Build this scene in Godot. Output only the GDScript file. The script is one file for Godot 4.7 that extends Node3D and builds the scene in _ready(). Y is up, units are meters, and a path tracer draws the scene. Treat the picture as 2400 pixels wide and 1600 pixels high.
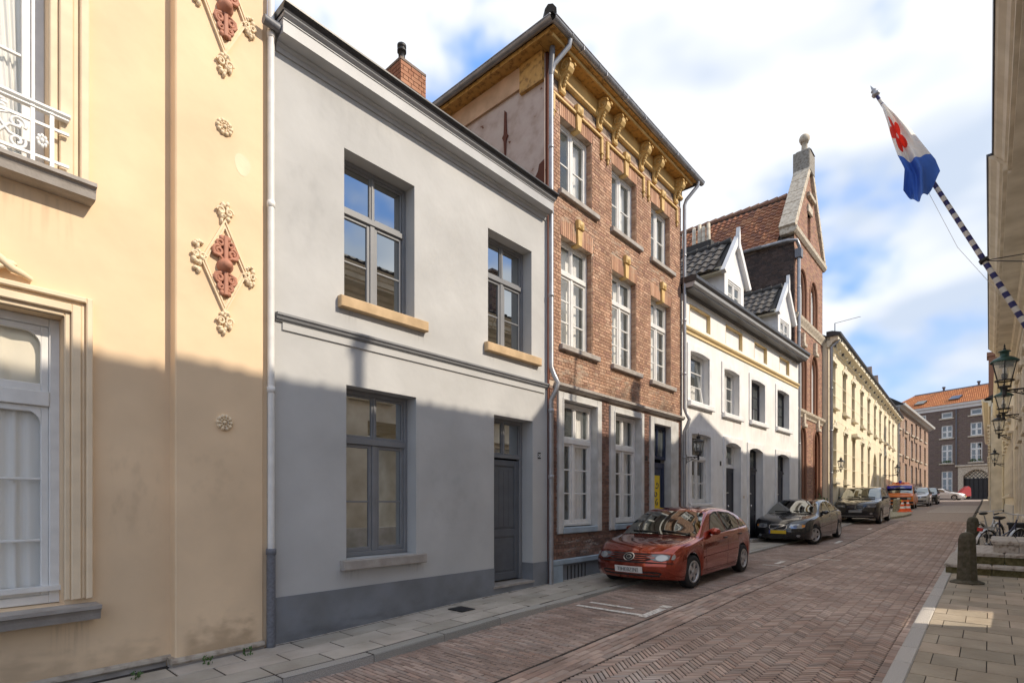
extends Node3D
# A narrow brick-paved street of old town houses, climbing gently away from the camera.
# World: x across the street, y up, -z along the street (s = -z). Units are metres.

const CAM_H := 1.65
var rng := RandomNumberGenerator.new()
var M := {}
var TX := {}

# ------------------------------------------------------------------ mesh collector
class MB:
	var st := SurfaceTool.new()
	var n := 0
	func _init() -> void:
		st.begin(Mesh.PRIMITIVE_TRIANGLES)
		st.set_smooth_group(-1)
	func flat() -> void:
		st.set_smooth_group(-1)
	func smooth(g := 1) -> void:
		st.set_smooth_group(g)
	func tri(a: Vector3, b: Vector3, c: Vector3) -> void:
		st.add_vertex(a)
		st.add_vertex(b)
		st.add_vertex(c)
		n += 1
	func quad(a: Vector3, b: Vector3, c: Vector3, d: Vector3) -> void:
		tri(a, b, c)
		tri(a, c, d)
	func quad_uv(a: Vector3, b: Vector3, c: Vector3, d: Vector3) -> void:
		var p := [a, b, c, a, c, d]
		var t := [Vector2(0, 1), Vector2(1, 1), Vector2(1, 0), Vector2(0, 1), Vector2(1, 0), Vector2(0, 0)]
		for i in 6:
			st.set_uv(t[i])
			st.add_vertex(p[i])
		n += 2
	func bx(x0: float, x1: float, y0: float, y1: float, z0: float, z1: float, xf := Transform3D()) -> void:
		var p := []
		for i in 8:
			p.append(xf * Vector3(x1 if i & 1 else x0, y1 if i & 2 else y0, z1 if i & 4 else z0))
		quad(p[4], p[6], p[7], p[5])
		quad(p[1], p[3], p[2], p[0])
		quad(p[0], p[2], p[6], p[4])
		quad(p[5], p[7], p[3], p[1])
		quad(p[2], p[3], p[7], p[6])
		quad(p[0], p[4], p[5], p[1])
	# box whose front (+z) edges are chamfered by c
	func cbx(x0: float, x1: float, y0: float, y1: float, z0: float, z1: float, c := 0.006, xf := Transform3D()) -> void:
		var b := [Vector3(x0, y0, z0), Vector3(x1, y0, z0), Vector3(x1, y1, z0), Vector3(x0, y1, z0)]
		var m := [Vector3(x0, y0, z1 - c), Vector3(x1, y0, z1 - c), Vector3(x1, y1, z1 - c), Vector3(x0, y1, z1 - c)]
		var f := [Vector3(x0 + c, y0 + c, z1), Vector3(x1 - c, y0 + c, z1), Vector3(x1 - c, y1 - c, z1), Vector3(x0 + c, y1 - c, z1)]
		for i in 4:
			b[i] = xf * b[i]
			m[i] = xf * m[i]
			f[i] = xf * f[i]
		for i in 4:
			var j := (i + 1) % 4
			quad(b[j], b[i], m[i], m[j])
			quad(m[j], m[i], f[i], f[j])
		quad(f[3], f[2], f[1], f[0])
		quad(b[0], b[1], b[2], b[3])
	# polygon in xy, extruded from z0 to z1
	func prism(poly: PackedVector2Array, z0: float, z1: float, xf := Transform3D()) -> void:
		var ix := Geometry2D.triangulate_polygon(poly)
		for i in range(0, ix.size(), 3):
			var a := poly[ix[i]]
			var b := poly[ix[i + 1]]
			var c := poly[ix[i + 2]]
			tri(xf * Vector3(a.x, a.y, z1), xf * Vector3(b.x, b.y, z1), xf * Vector3(c.x, c.y, z1))
			tri(xf * Vector3(a.x, a.y, z0), xf * Vector3(c.x, c.y, z0), xf * Vector3(b.x, b.y, z0))
		for i in poly.size():
			var p := poly[i]
			var q := poly[(i + 1) % poly.size()]
			quad(xf * Vector3(p.x, p.y, z0), xf * Vector3(q.x, q.y, z0), xf * Vector3(q.x, q.y, z1), xf * Vector3(p.x, p.y, z1))
	# moulding: profile given as (z, y), run along x
	func mould(prof: PackedVector2Array, x0: float, x1: float) -> void:
		prism(prof, x0, x1, Transform3D(Basis(Vector3(0, 0, 1), Vector3(0, 1, 0), Vector3(1, 0, 0)), Vector3.ZERO))
	func tube(pts: Array, r: float, sides := 8, r1 := -1.0, caps := true) -> void:
		smooth()
		var rings := []
		var up := Vector3(0.123, 0.97, 0.21)
		for i in pts.size():
			var p: Vector3 = pts[i]
			var d: Vector3 = (pts[mini(i + 1, pts.size() - 1)] - pts[maxi(i - 1, 0)])
			if d.length() < 1e-6:
				d = Vector3.UP
			d = d.normalized()
			var u := up - d * up.dot(d)
			if u.length() < 0.05:
				u = d.cross(Vector3(1, 0.1, 0.3))
			u = u.normalized()
			up = u
			var v := d.cross(u)
			var rr := r if r1 < 0.0 else lerpf(r, r1, float(i) / maxf(1.0, pts.size() - 1.0))
			var ring := []
			for k in sides:
				var a := TAU * k / sides
				ring.append(p + (u * cos(a) + v * sin(a)) * rr)
			rings.append(ring)
		for i in rings.size() - 1:
			for k in sides:
				var l := (k + 1) % sides
				quad(rings[i][k], rings[i + 1][k], rings[i + 1][l], rings[i][l])
		if caps:
			flat()
			for k in range(1, sides - 1):
				tri(rings[0][0], rings[0][k], rings[0][k + 1])
				tri(rings[-1][0], rings[-1][k + 1], rings[-1][k])
		flat()
	# profile of (radius, height), turned about y
	func lathe(prof: Array, sides := 12, xf := Transform3D(), sm := true) -> void:
		if sm:
			smooth()
		for i in prof.size() - 1:
			for k in sides:
				var a := TAU * k / sides
				var b := TAU * (k + 1) / sides
				var p: Vector2 = prof[i]
				var q: Vector2 = prof[i + 1]
				quad(xf * Vector3(p.x * cos(a), p.y, p.x * sin(a)), xf * Vector3(p.x * cos(b), p.y, p.x * sin(b)), xf * Vector3(q.x * cos(b), q.y, q.x * sin(b)), xf * Vector3(q.x * cos(a), q.y, q.x * sin(a)))
		flat()
	func ball(c: Vector3, r: Vector3, sides := 8) -> void:
		var prof := []
		for i in sides / 2 + 1:
			var a := PI * i / (sides / 2) - PI / 2
			prof.append(Vector2(maxf(cos(a), 0.0001), sin(a)))
		lathe(prof, sides, Transform3D(Basis.from_scale(r), c))
	# grid of points rows x cols
	func grid(g: Array, uv := false) -> void:
		smooth()
		var h := g.size() - 1
		var w: int = g[0].size() - 1
		for i in h:
			for j in w:
				var p := [[i, j], [i + 1, j], [i + 1, j + 1], [i, j], [i + 1, j + 1], [i, j + 1]]
				for q in p:
					if uv:
						st.set_uv(Vector2(float(q[1]) / w, float(q[0]) / h))
					st.add_vertex(g[q[0]][q[1]])
				n += 2
		flat()
	func mesh() -> ArrayMesh:
		st.generate_normals()
		st.index()
		return st.commit()

func V(x: float, y: float, z: float) -> Vector3:
	return Vector3(x, y, z)

func put(b: MB, called: String, mat: Material, parent: Node3D, at := Vector3.ZERO) -> MeshInstance3D:
	var o := MeshInstance3D.new()
	o.name = called
	o.mesh = b.mesh()
	o.material_override = mat
	o.position = at
	parent.add_child(o, true)
	return o

func put_mesh(m: Mesh, called: String, mat: Material, parent: Node3D, xf := Transform3D()) -> MeshInstance3D:
	var o := MeshInstance3D.new()
	o.name = called
	o.mesh = m
	o.material_override = mat
	o.transform = xf
	parent.add_child(o, true)
	return o

func one(called: String, mat: Material, parent: Node3D, x0: float, x1: float, y0: float, y1: float, z0: float, z1: float) -> MeshInstance3D:
	var b := MB.new()
	b.bx(x0, x1, y0, y1, z0, z1)
	return put(b, called, mat, parent)

func tag(o: Node, label: String, category := "", group := "") -> void:
	o.set_meta("label", label)
	if category:
		o.set_meta("category", category)
	if group:
		o.set_meta("group", group)

func thing(called: String, label: String, category: String, at := Vector3.ZERO, turn := 0.0, group := "") -> Node3D:
	var o := Node3D.new()
	o.name = called
	o.position = at
	o.rotation.y = turn
	add_child(o, true)
	tag(o, label, category, group)
	return o

# a house front: local x runs away from the camera along the wall, z points to the street
func front(called: String, label: String, ox: float, oz: float, deg: float, category := "house") -> Node3D:
	return thing(called, label, category, V(ox, 0, oz), deg_to_rad(90.0 - deg))

func stuff(o: Node) -> Node:
	o.set_meta("kind", "stuff")
	return o

func structure(o: Node) -> Node:
	o.set_meta("kind", "structure")
	return o

func multi(called: String, mesh: Mesh, mat: Material, xfs: Array, cols: Array, parent: Node3D) -> MultiMeshInstance3D:
	var mm := MultiMesh.new()
	mm.transform_format = MultiMesh.TRANSFORM_3D
	mm.use_colors = true
	mm.mesh = mesh
	mm.instance_count = xfs.size()
	for i in xfs.size():
		mm.set_instance_transform(i, xfs[i])
		mm.set_instance_color(i, cols[i])
	var o := MultiMeshInstance3D.new()
	o.name = called
	o.multimesh = mm
	o.material_override = mat
	parent.add_child(o, true)
	stuff(o)
	return o

# ------------------------------------------------------------------ numbers
func lut(t: Array, x: float) -> float:
	if x <= t[0][0]:
		return t[0][1]
	for i in t.size() - 1:
		if x <= t[i + 1][0]:
			return lerpf(t[i][1], t[i + 1][1], (x - t[i][0]) / (t[i + 1][0] - t[i][0]))
	return t[-1][1]

# smooth version (cubic through the points)
func luts(t: Array, x: float) -> float:
	if x <= t[0][0]:
		return t[0][1]
	for i in t.size() - 1:
		if x <= t[i + 1][0]:
			var a: Array = t[maxi(i - 1, 0)]
			var b: Array = t[i]
			var c: Array = t[i + 1]
			var d: Array = t[mini(i + 2, t.size() - 1)]
			var h: float = c[0] - b[0]
			var m0: float = (c[1] - a[1]) / maxf(c[0] - a[0], 1e-4) * h
			var m1: float = (d[1] - b[1]) / maxf(d[0] - b[0], 1e-4) * h
			var u: float = (x - b[0]) / h
			return (2 * u * u * u - 3 * u * u + 1) * b[1] + (u * u * u - 2 * u * u + u) * m0 + (-2 * u * u * u + 3 * u * u) * c[1] + (u * u * u - u * u) * m1
	return t[-1][1]

const GROUND := [[-40.0, -0.6], [0.0, -0.08], [3.0, -0.06], [6.0, 0.04], [9.0, 0.13], [14.0, 0.2], [19.6, 0.26], [22.0, 0.34], [26.0, 0.46], [30.6, 0.59], [40.0, 0.8], [52.0, 1.06], [61.0, 1.2], [70.0, 1.34], [78.0, 1.58], [88.0, 1.84], [100.0, 1.95], [160.0, 2.3], [600.0, 2.6]]
func gy(s: float) -> float:
	return lut(GROUND, s)
func walk_rise(s: float) -> float:
	return lut([[0.0, 0.085], [5.5, 0.085], [8.6, 0.03], [12.0, 0.02], [13.0, 0.05], [200.0, 0.06]], s)

# ------------------------------------------------------------------ materials
func lin(r: float, g: float, b: float) -> Color:
	return Color(r, g, b).linear_to_srgb()

func noise_tex(sd: int, freq: float, lo: Color, hi: Color, size := 512, oct := 4, normal := 0.0, kind := FastNoiseLite.TYPE_SIMPLEX_SMOOTH, pts := []) -> NoiseTexture2D:
	var n := FastNoiseLite.new()
	n.seed = sd
	n.noise_type = kind
	n.frequency = freq
	n.fractal_octaves = oct
	var t := NoiseTexture2D.new()
	t.width = size
	t.height = size
	t.seamless = true
	t.noise = n
	if normal > 0.0:
		t.as_normal_map = true
		t.bump_strength = normal
	else:
		var g := Gradient.new()
		g.set_color(0, lo)
		g.set_color(1, hi)
		for p in pts:
			g.add_point(p[0], p[1])
		t.color_ramp = g
	return t

func mat(called: String, c: Color, rough := 0.8, o := {}) -> StandardMaterial3D:
	var m := StandardMaterial3D.new()
	m.resource_name = called
	m.albedo_color = c
	m.roughness = rough
	m.metallic = o.get("metal", 0.0)
	if o.has("spec"):
		m.metallic_specular = o.spec
	if o.has("tex"):
		m.albedo_texture = o.tex
	if o.has("nrm"):
		m.normal_enabled = true
		m.normal_texture = o.nrm
		m.normal_scale = o.get("ns", 1.0)
	if o.has("rtex"):
		m.roughness_texture = o.rtex
	if o.has("tri"):
		m.uv1_triplanar = true
		m.uv1_world_triplanar = true
		m.uv1_scale = Vector3.ONE * o.tri
	if o.has("det"):
		m.detail_enabled = true
		m.detail_albedo = o.det
		m.detail_blend_mode = BaseMaterial3D.BLEND_MODE_MUL
		m.detail_uv_layer = BaseMaterial3D.DETAIL_UV_1
	if o.has("streak"):
		m.detail_enabled = true
		m.detail_albedo = o.streak
		m.detail_blend_mode = BaseMaterial3D.BLEND_MODE_MUL
		m.detail_uv_layer = BaseMaterial3D.DETAIL_UV_2
		m.uv2_triplanar = true
		m.uv2_world_triplanar = true
		m.uv2_scale = o.get("ss", V(0.55, 0.05, 0.55))
	if o.has("vc"):
		m.vertex_color_use_as_albedo = true
	if o.has("coat"):
		m.clearcoat_enabled = true
		m.clearcoat = o.coat
		m.clearcoat_roughness = o.get("coatr", 0.03)
	if o.has("back"):
		m.backlight_enabled = true
		m.backlight = o.back
	M[called] = m
	return m

func glass_mat(called: String, c: Color, a: float, rough := 0.02) -> StandardMaterial3D:
	var m := mat(called, Color(c.r, c.g, c.b, a), rough)
	m.transparency = BaseMaterial3D.TRANSPARENCY_ALPHA
	return m

func G(v: float) -> Color:
	return Color(v, v, v)

func make_materials() -> void:
	TX.plaster = noise_tex(1, 0.006, G(0.91), G(1.0), 1024, 6)
	TX.plaster2 = noise_tex(2, 0.004, Color(0.83, 0.82, 0.8), G(1.0), 1024, 7)
	TX.fine = noise_tex(3, 0.06, G(0.0), G(1.0), 512, 4, 3.0)
	TX.lump = noise_tex(4, 0.015, G(0.0), G(1.0), 512, 5, 5.0)
	TX.stone = noise_tex(5, 0.05, G(0.72), G(1.0), 512, 5)
	TX.speck = noise_tex(6, 0.25, G(0.5), G(1.0), 512, 3)
	TX.peel = noise_tex(7, 0.008, Color(0.93, 0.9, 0.88), Color(1, 1, 1), 1024, 7, 0.0, FastNoiseLite.TYPE_SIMPLEX_SMOOTH, [[0.11, Color(0.5, 0.3, 0.22)], [0.14, Color(0.88, 0.84, 0.82)], [0.5, Color(0.97, 0.95, 0.95)]])
	TX.moss = noise_tex(8, 0.012, Color(0.6, 0.61, 0.5), Color(1, 1, 1), 512, 6)
	TX.grime = noise_tex(9, 0.01, Color(0.55, 0.5, 0.46), Color(1, 1, 1), 1024, 6, 0.0, FastNoiseLite.TYPE_SIMPLEX_SMOOTH, [[0.45, Color(0.92, 0.9, 0.88)]])
	TX.roadgrime = noise_tex(11, 0.004, Color(0.74, 0.7, 0.68), Color(1.0, 1.0, 1.0), 1024, 6)
	TX.streak = noise_tex(21, 0.02, Color(0.965, 0.962, 0.955), Color(1, 1, 1), 512, 6, 0.0, FastNoiseLite.TYPE_SIMPLEX_SMOOTH, [[0.45, Color(0.992, 0.992, 0.99)]])
	TX.paving = noise_tex(22, 0.02, Color(0.66, 0.65, 0.62), Color(1, 1, 1), 1024, 7)
	TX.base_stain = stain_image(0, 31)
	TX.drip_stain = stain_image(1, 32)
	TX.blot_stain = stain_image(2, 33)
	TX.bricks = brick_image()
	TX.bricksn = brick_image(true)
	mat("yellow_wall", lin(0.86, 0.645, 0.42), 0.85, {"tex": TX.plaster, "tri": 0.13, "nrm": TX.lump, "ns": 0.14})
	mat("cream_trim", lin(0.86, 0.69, 0.48), 0.7, {"tex": TX.plaster, "tri": 0.5, "nrm": TX.lump, "ns": 0.1})
	mat("cream_relief", lin(0.86, 0.69, 0.47), 0.75, {"tex": TX.plaster, "tri": 1.5})
	mat("terracotta", lin(0.50, 0.225, 0.145), 0.7, {"tex": TX.plaster, "tri": 2.0})
	mat("white_paint", lin(0.80, 0.79, 0.76), 0.4, {"tex": TX.plaster, "tri": 0.7})
	mat("white_iron", lin(0.80, 0.80, 0.78), 0.4)
	mat("sill_grey", lin(0.42, 0.385, 0.355), 0.7, {"tex": TX.plaster2, "tri": 0.8, "nrm": TX.fine, "ns": 0.3})
	mat("base_stone", lin(0.50, 0.45, 0.38), 0.75, {"tex": TX.grime, "tri": 0.6})
	mat("grey_wall", lin(0.52, 0.52, 0.51), 0.8, {"tex": TX.plaster, "tri": 0.12, "nrm": TX.lump, "ns": 0.16})
	mat("grey_plinth", lin(0.23, 0.245, 0.27), 0.75, {"tex": TX.plaster2, "tri": 0.3, "nrm": TX.lump, "ns": 0.15})
	mat("grey_paint", lin(0.22, 0.225, 0.235), 0.45, {"tex": TX.plaster, "tri": 0.4})
	mat("grey_cornice", lin(0.44, 0.45, 0.46), 0.5, {"tex": TX.plaster, "tri": 0.3})
	mat("dark_gutter", lin(0.045, 0.045, 0.05), 0.4, {"tex": TX.stone, "tri": 0.5})
	mat("sand_sill", lin(0.64, 0.46, 0.27), 0.8, {"tex": TX.plaster2, "tri": 0.8})
	mat("grey_door", lin(0.115, 0.125, 0.14), 0.4, {"tex": TX.plaster, "tri": 0.6})
	mat("zinc", lin(0.42, 0.43, 0.46), 0.38, {"metal": 0.55, "tex": TX.plaster2, "tri": 0.8})
	mat("lead", lin(0.20, 0.21, 0.24), 0.5, {"tex": TX.stone, "tri": 0.9})
	mat("mortar", lin(0.60, 0.50, 0.40), 0.95, {"tex": TX.grime, "tri": 0.3})
	mat("mortar_dark", lin(0.25, 0.20, 0.17), 0.95, {"tex": TX.grime, "tri": 0.3})
	mat("brick_any", Color.WHITE, 0.88, {"vc": 1, "tex": TX.plaster2, "tri": 0.35, "nrm": TX.fine, "ns": 0.25})
	mat("paver_any", Color.WHITE, 0.8, {"vc": 1, "tex": TX.roadgrime, "tri": 0.16, "nrm": TX.fine, "ns": 0.35})
	mat("tile_any", Color.WHITE, 0.7, {"vc": 1, "tex": TX.stone, "tri": 0.6})
	mat("ochre", lin(0.74, 0.50, 0.19), 0.55, {"tex": TX.plaster2, "tri": 0.5})
	mat("ochre_board", lin(0.62, 0.36, 0.10), 0.6, {"tex": TX.grime, "tri": 0.7})
	mat("peach_board", lin(0.70, 0.46, 0.29), 0.7, {"tex": TX.plaster2, "tri": 0.5})
	mat("mauve_plaster", lin(0.58, 0.49, 0.43), 0.9, {"tex": TX.peel, "tri": 0.28, "nrm": TX.lump, "ns": 0.25})
	mat("blue_stone", lin(0.40, 0.49, 0.58), 0.6, {"tex": TX.plaster2, "tri": 0.5})
	mat("surround_grey", lin(0.64, 0.64, 0.63), 0.6, {"tex": TX.plaster2, "tri": 0.5})
	mat("navy_door", lin(0.012, 0.022, 0.06), 0.35)
	mat("poster_yellow", lin(0.70, 0.50, 0.02), 0.6)
	mat("white_wall", lin(0.92, 0.90, 0.87), 0.85, {"streak": TX.streak, "tex": TX.plaster, "tri": 0.15, "nrm": TX.lump, "ns": 0.1})
	mat("white_trim", lin(0.87, 0.86, 0.85), 0.6, {"tex": TX.plaster, "tri": 0.4})
	mat("buff_trim", lin(0.68, 0.52, 0.27), 0.8, {"tex": TX.plaster, "tri": 0.4})
	mat("dark_door", lin(0.02, 0.021, 0.03), 0.35)
	mat("dark_tile_flat", lin(0.06, 0.055, 0.05), 0.8, {"tex": TX.stone, "tri": 0.8})
	mat("gothic_brick", lin(0.95, 0.58, 0.42), 0.9, {"tex": TX.bricks, "nrm": TX.bricksn, "ns": 0.6, "tri": 0.9})
	mat("moulded_brick", lin(0.36, 0.175, 0.105), 0.85, {"tex": TX.stone, "tri": 1.2, "nrm": TX.fine, "ns": 0.4})
	mat("pale_stone", lin(0.66, 0.60, 0.49), 0.8, {"tex": TX.grime, "tri": 0.6})
	mat("grey_stone", lin(0.33, 0.315, 0.28), 0.85, {"tex": TX.grime, "tri": 0.8})
	mat("cream_wall", lin(0.86, 0.75, 0.54), 0.8, {"tex": TX.plaster, "tri": 0.15})
	mat("cream_light", lin(0.82, 0.74, 0.56), 0.7, {"tex": TX.plaster, "tri": 0.4})
	mat("blind_olive", lin(0.26, 0.22, 0.13), 0.5)
	mat("beige_wall", lin(1.0, 0.74, 0.57), 0.9, {"tex": TX.bricks, "nrm": TX.bricksn, "ns": 0.4, "tri": 0.9})
	mat("end_brick", lin(0.50, 0.40, 0.36), 0.9, {"tex": TX.bricks, "nrm": TX.bricksn, "ns": 0.5, "tri": 0.9})
	mat("orange_roof", lin(0.75, 0.28, 0.08), 0.75, {"tex": TX.stone, "tri": 0.6})
	mat("right_wall", lin(0.84, 0.78, 0.66), 0.75, {"tex": TX.plaster2, "tri": 0.25})
	mat("right_trim", lin(0.80, 0.73, 0.60), 0.7, {"tex": TX.plaster2, "tri": 0.35})
	mat("concrete", lin(0.45, 0.42, 0.37), 0.85, {"tex": TX.moss, "tri": 0.9})
	mat("stoop_stone", lin(0.58, 0.54, 0.49), 0.8, {"tex": TX.grime, "tri": 0.9, "nrm": TX.lump, "ns": 0.4})
	mat("stoop_moss", lin(0.20, 0.175, 0.09), 0.9, {"tex": TX.moss, "tri": 1.6, "nrm": TX.lump, "ns": 0.5})
	mat("bollard_stone", lin(0.15, 0.13, 0.10), 0.85, {"tex": TX.moss, "tri": 1.6, "nrm": TX.fine, "ns": 0.5})
	mat("granite", lin(0.66, 0.61, 0.55), 0.8, {"tex": TX.speck, "tri": 0.9, "nrm": TX.fine, "ns": 0.6})
	mat("joint_sand", lin(0.045, 0.037, 0.031), 0.95, {"tex": TX.grime, "tri": 0.4})
	mat("far_paving", lin(0.54, 0.435, 0.375), 0.85, {"tex": TX.speck, "tri": 0.6, "nrm": TX.fine, "ns": 0.6})
	mat("soil", lin(0.16, 0.13, 0.10), 0.95, {"tex": TX.grime, "tri": 0.1})
	mat("line_paint", lin(0.88, 0.86, 0.82), 0.8, {"tex": TX.grime, "tri": 1.6})
	mat("plinth_strip", lin(0.58, 0.53, 0.48), 0.85, {"tex": TX.grime, "tri": 0.9})
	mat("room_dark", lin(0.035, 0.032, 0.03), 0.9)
	mat("curtain", lin(0.88, 0.86, 0.81), 0.9, {"back": Color(0.5, 0.48, 0.42)})
	mat("curtain_cream", lin(0.86, 0.79, 0.64), 0.9, {"back": Color(0.5, 0.46, 0.36)})
	mat("iron_black", lin(0.018, 0.018, 0.02), 0.5)
	mat("lamp_green", lin(0.028, 0.075, 0.060), 0.4, {"metal": 0.3})
	mat("rust", lin(0.12, 0.035, 0.018), 0.85)
	mat("rubber", lin(0.018, 0.018, 0.019), 0.75)
	mat("black_plastic", lin(0.022, 0.022, 0.024), 0.5)
	mat("chrome", lin(0.75, 0.75, 0.76), 0.15, {"metal": 1.0})
	mat("alloy", lin(0.50, 0.50, 0.51), 0.35, {"metal": 0.7})
	mat("car_glass", lin(0.26, 0.275, 0.275), 0.02, {"metal": 1.0})
	mat("lamp_lens", lin(0.40, 0.41, 0.42), 0.08, {"coat": 1.0, "metal": 0.4})
	mat("lamp_dark", lin(0.12, 0.13, 0.15), 0.1, {"coat": 1.0})
	mat("lamp_amber", lin(0.75, 0.28, 0.03), 0.2, {"coat": 1.0})
	mat("lamp_red", lin(0.55, 0.03, 0.02), 0.2, {"coat": 1.0})
	mat("paint_red", lin(0.34, 0.050, 0.022), 0.14, {"metal": 0.78, "coat": 1.0})
	mat("paint_black", lin(0.012, 0.013, 0.016), 0.25, {"metal": 0.2, "coat": 1.0})
	mat("paint_graphite", lin(0.018, 0.018, 0.022), 0.25, {"metal": 0.25, "coat": 1.0})
	mat("paint_orange", lin(0.80, 0.20, 0.035), 0.35, {"coat": 0.8})
	mat("paint_silver", lin(0.50, 0.51, 0.53), 0.3, {"metal": 0.5, "coat": 1.0})
	mat("plate_white", lin(0.72, 0.71, 0.70), 0.4)
	mat("plate_yellow", lin(0.70, 0.48, 0.03), 0.4)
	mat("plate_grey", lin(0.30, 0.31, 0.30), 0.4)
	mat("plate_blue", lin(0.02, 0.06, 0.35), 0.4)
	mat("cone_orange", lin(0.85, 0.13, 0.03), 0.5)
	mat("reflect_white", lin(0.8, 0.8, 0.8), 0.4)
	mat("blue_lamp", lin(0.02, 0.02, 0.35), 0.2, {"coat": 1.0})
	mat("flag_blue", lin(0.03, 0.10, 0.50), 0.6)
	mat("pole_blue", lin(0.02, 0.022, 0.13), 0.5)
	mat("pole_white", lin(0.62, 0.60, 0.56), 0.5)
	mat("leaf", lin(0.06, 0.11, 0.03), 0.6, {"back": Color(0.1, 0.2, 0.04)})
	mat("pot", lin(0.10, 0.10, 0.10), 0.8)
	mat("brass", lin(0.55, 0.38, 0.12), 0.3, {"metal": 0.9})
	mat("oak", lin(0.36, 0.15, 0.05), 0.6, {"tex": TX.stone, "tri": 0.8})
	mat("bike_blue", lin(0.03, 0.035, 0.08), 0.35, {"coat": 0.5})
	mat("bike_silver", lin(0.5, 0.5, 0.5), 0.35, {"metal": 0.6})
	mat("saddle_black", lin(0.02, 0.02, 0.02), 0.55)
	glass_mat("glass", lin(0.55, 0.62, 0.62), 0.10)
	glass_mat("glass_lamp", lin(0.8, 0.85, 0.85), 0.22, 0.1)
	mat("glass_far", lin(0.17, 0.175, 0.175), 0.03, {"metal": 1.0})
	mat("glass_coated", lin(0.44, 0.46, 0.465), 0.015, {"metal": 1.0})
	mat("net", lin(0.62, 0.60, 0.56), 0.9, {"tex": TX.stone, "tri": 2.0})

# soft-edged marks left by water: splash at a wall foot, runs under a sill, a worn patch (alpha only)
func stain_image(kind: int, sd: int) -> ImageTexture:
	var n := FastNoiseLite.new()
	n.seed = sd
	n.frequency = 0.03
	n.fractal_octaves = 5
	var im := Image.create(128, 128, false, Image.FORMAT_RGBA8)
	for y in 128:
		for x in 128:
			var u := x / 127.0
			var v := y / 127.0
			var side := smoothstep(0.0, 0.18, u) * smoothstep(0.0, 0.18, 1.0 - u)
			var a := 0.0
			var k := n.get_noise_2d(x, y)
			if kind == 0:
				a = side * smoothstep(0.25, 1.0, v + 0.45 * k)
			elif kind == 1:
				a = side * (1.0 - smoothstep(0.0, 0.9, v)) * smoothstep(-0.1, 0.5, n.get_noise_2d(x * 2.5, y * 0.12))
			else:
				a = side * smoothstep(0.0, 0.3, v) * smoothstep(0.0, 0.3, 1.0 - v) * smoothstep(-0.15, 0.5, k)
			im.set_pixel(x, y, Color(1, 1, 1, clampf(a, 0.0, 1.0)))
	return ImageTexture.create_from_image(im)

func stain(p: Node3D, kind: String, x0: float, x1: float, y0: float, y1: float, z: float, c: Color, a: float) -> void:
	var key := "%s_%s_%.2f" % [kind, c.to_html(), a]
	if not M.has(key):
		var m := StandardMaterial3D.new()
		m.resource_name = key
		m.albedo_color = Color(c.r, c.g, c.b, a)
		m.albedo_texture = TX[kind]
		m.roughness = 0.95
		m.transparency = BaseMaterial3D.TRANSPARENCY_ALPHA
		M[key] = m
	var b := MB.new()
	b.quad_uv(V(x0, y0, z), V(x1, y0, z), V(x1, y1, z), V(x0, y1, z))
	put(b, "water_stain", M[key], p)

# brick courses too small in the picture to build one by one (colour with mortar joints, or its relief)
func brick_image(relief := false) -> ImageTexture:
	var w := 512
	var im := Image.create(w, w, false, Image.FORMAT_RGB8)
	var r := RandomNumberGenerator.new()
	r.seed = 77
	im.fill(Color(0.5, 0.5, 0.5) if relief else Color(0.70, 0.70, 0.69))
	var ch := w / 16
	for row in 16:
		var x := -(row % 2) * 26
		while x < w:
			var l := 102 if row % 2 == 0 else 52
			if x + l > w + 26:
				l = w - x
			var v := r.randf_range(0.42, 0.66)
			var c := Color(v, v * r.randf_range(0.86, 1.0), v * r.randf_range(0.8, 0.96))
			if relief:
				c = Color(0.9, 0.9, 0.9) * r.randf_range(0.9, 1.05)
			var x0 := maxi(x + 3, 0)
			var x1 := mini(x + l - 3, w)
			if x1 > x0:
				im.fill_rect(Rect2i(x0, row * ch + 3, x1 - x0, ch - 6), c)
			x += l
	if relief:
		im.convert(Image.FORMAT_RGBA8)
		im.bump_map_to_normal_map(2.0)
	return ImageTexture.create_from_image(im)

# ------------------------------------------------------------------ the scene
func _ready() -> void:
	rng.seed = 20
	camera_and_light()
	make_materials()
	ground()
	yellow_house()
	grey_house()
	brick_house()
	white_house()
	gothic_house()
	cream_house()
	beige_house()
	end_house()
	right_side()
	vehicles()
	street_things()

func camera_and_light() -> void:
	var cam := Camera3D.new()
	cam.name = "camera"
	cam.projection = Camera3D.PROJECTION_FRUSTUM
	cam.near = 0.1
	cam.far = 900.0
	var f := 1252.0
	cam.keep_aspect = Camera3D.KEEP_HEIGHT
	cam.size = 1600.0 / f * cam.near
	cam.frustum_offset = Vector2(0, (1175.0 - 800.0) / f * cam.near)
	cam.position = V(0, CAM_H, 0)
	cam.rotation.y = atan(1120.0 / f)
	add_child(cam)
	cam.current = true
	var sun := DirectionalLight3D.new()
	sun.name = "sun"
	sun.light_energy = 0.6
	sun.light_color = Color(1.0, 0.945, 0.865)
	sun.light_angular_distance = 0.8
	sun.shadow_enabled = true
	add_child(sun)
	sun.look_at_from_position(Vector3.ZERO, -V(1.0, 0.83, -0.4), Vector3.UP)
	var env := Environment.new()
	env.background_mode = Environment.BG_SKY
	env.tonemap_mode = Environment.TONE_MAPPER_LINEAR
	env.tonemap_exposure = 2.5
	env.sdfgi_enabled = true
	env.ssao_enabled = true
	env.ssil_enabled = true
	var sky := Sky.new()
	var pm := PanoramaSkyMaterial.new()
	pm.panorama = sky_image()
	pm.energy_multiplier = 1.0
	sky.sky_material = pm
	env.sky = sky
	var we := WorldEnvironment.new()
	we.name = "world_environment"
	we.environment = env
	add_child(we)

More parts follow.
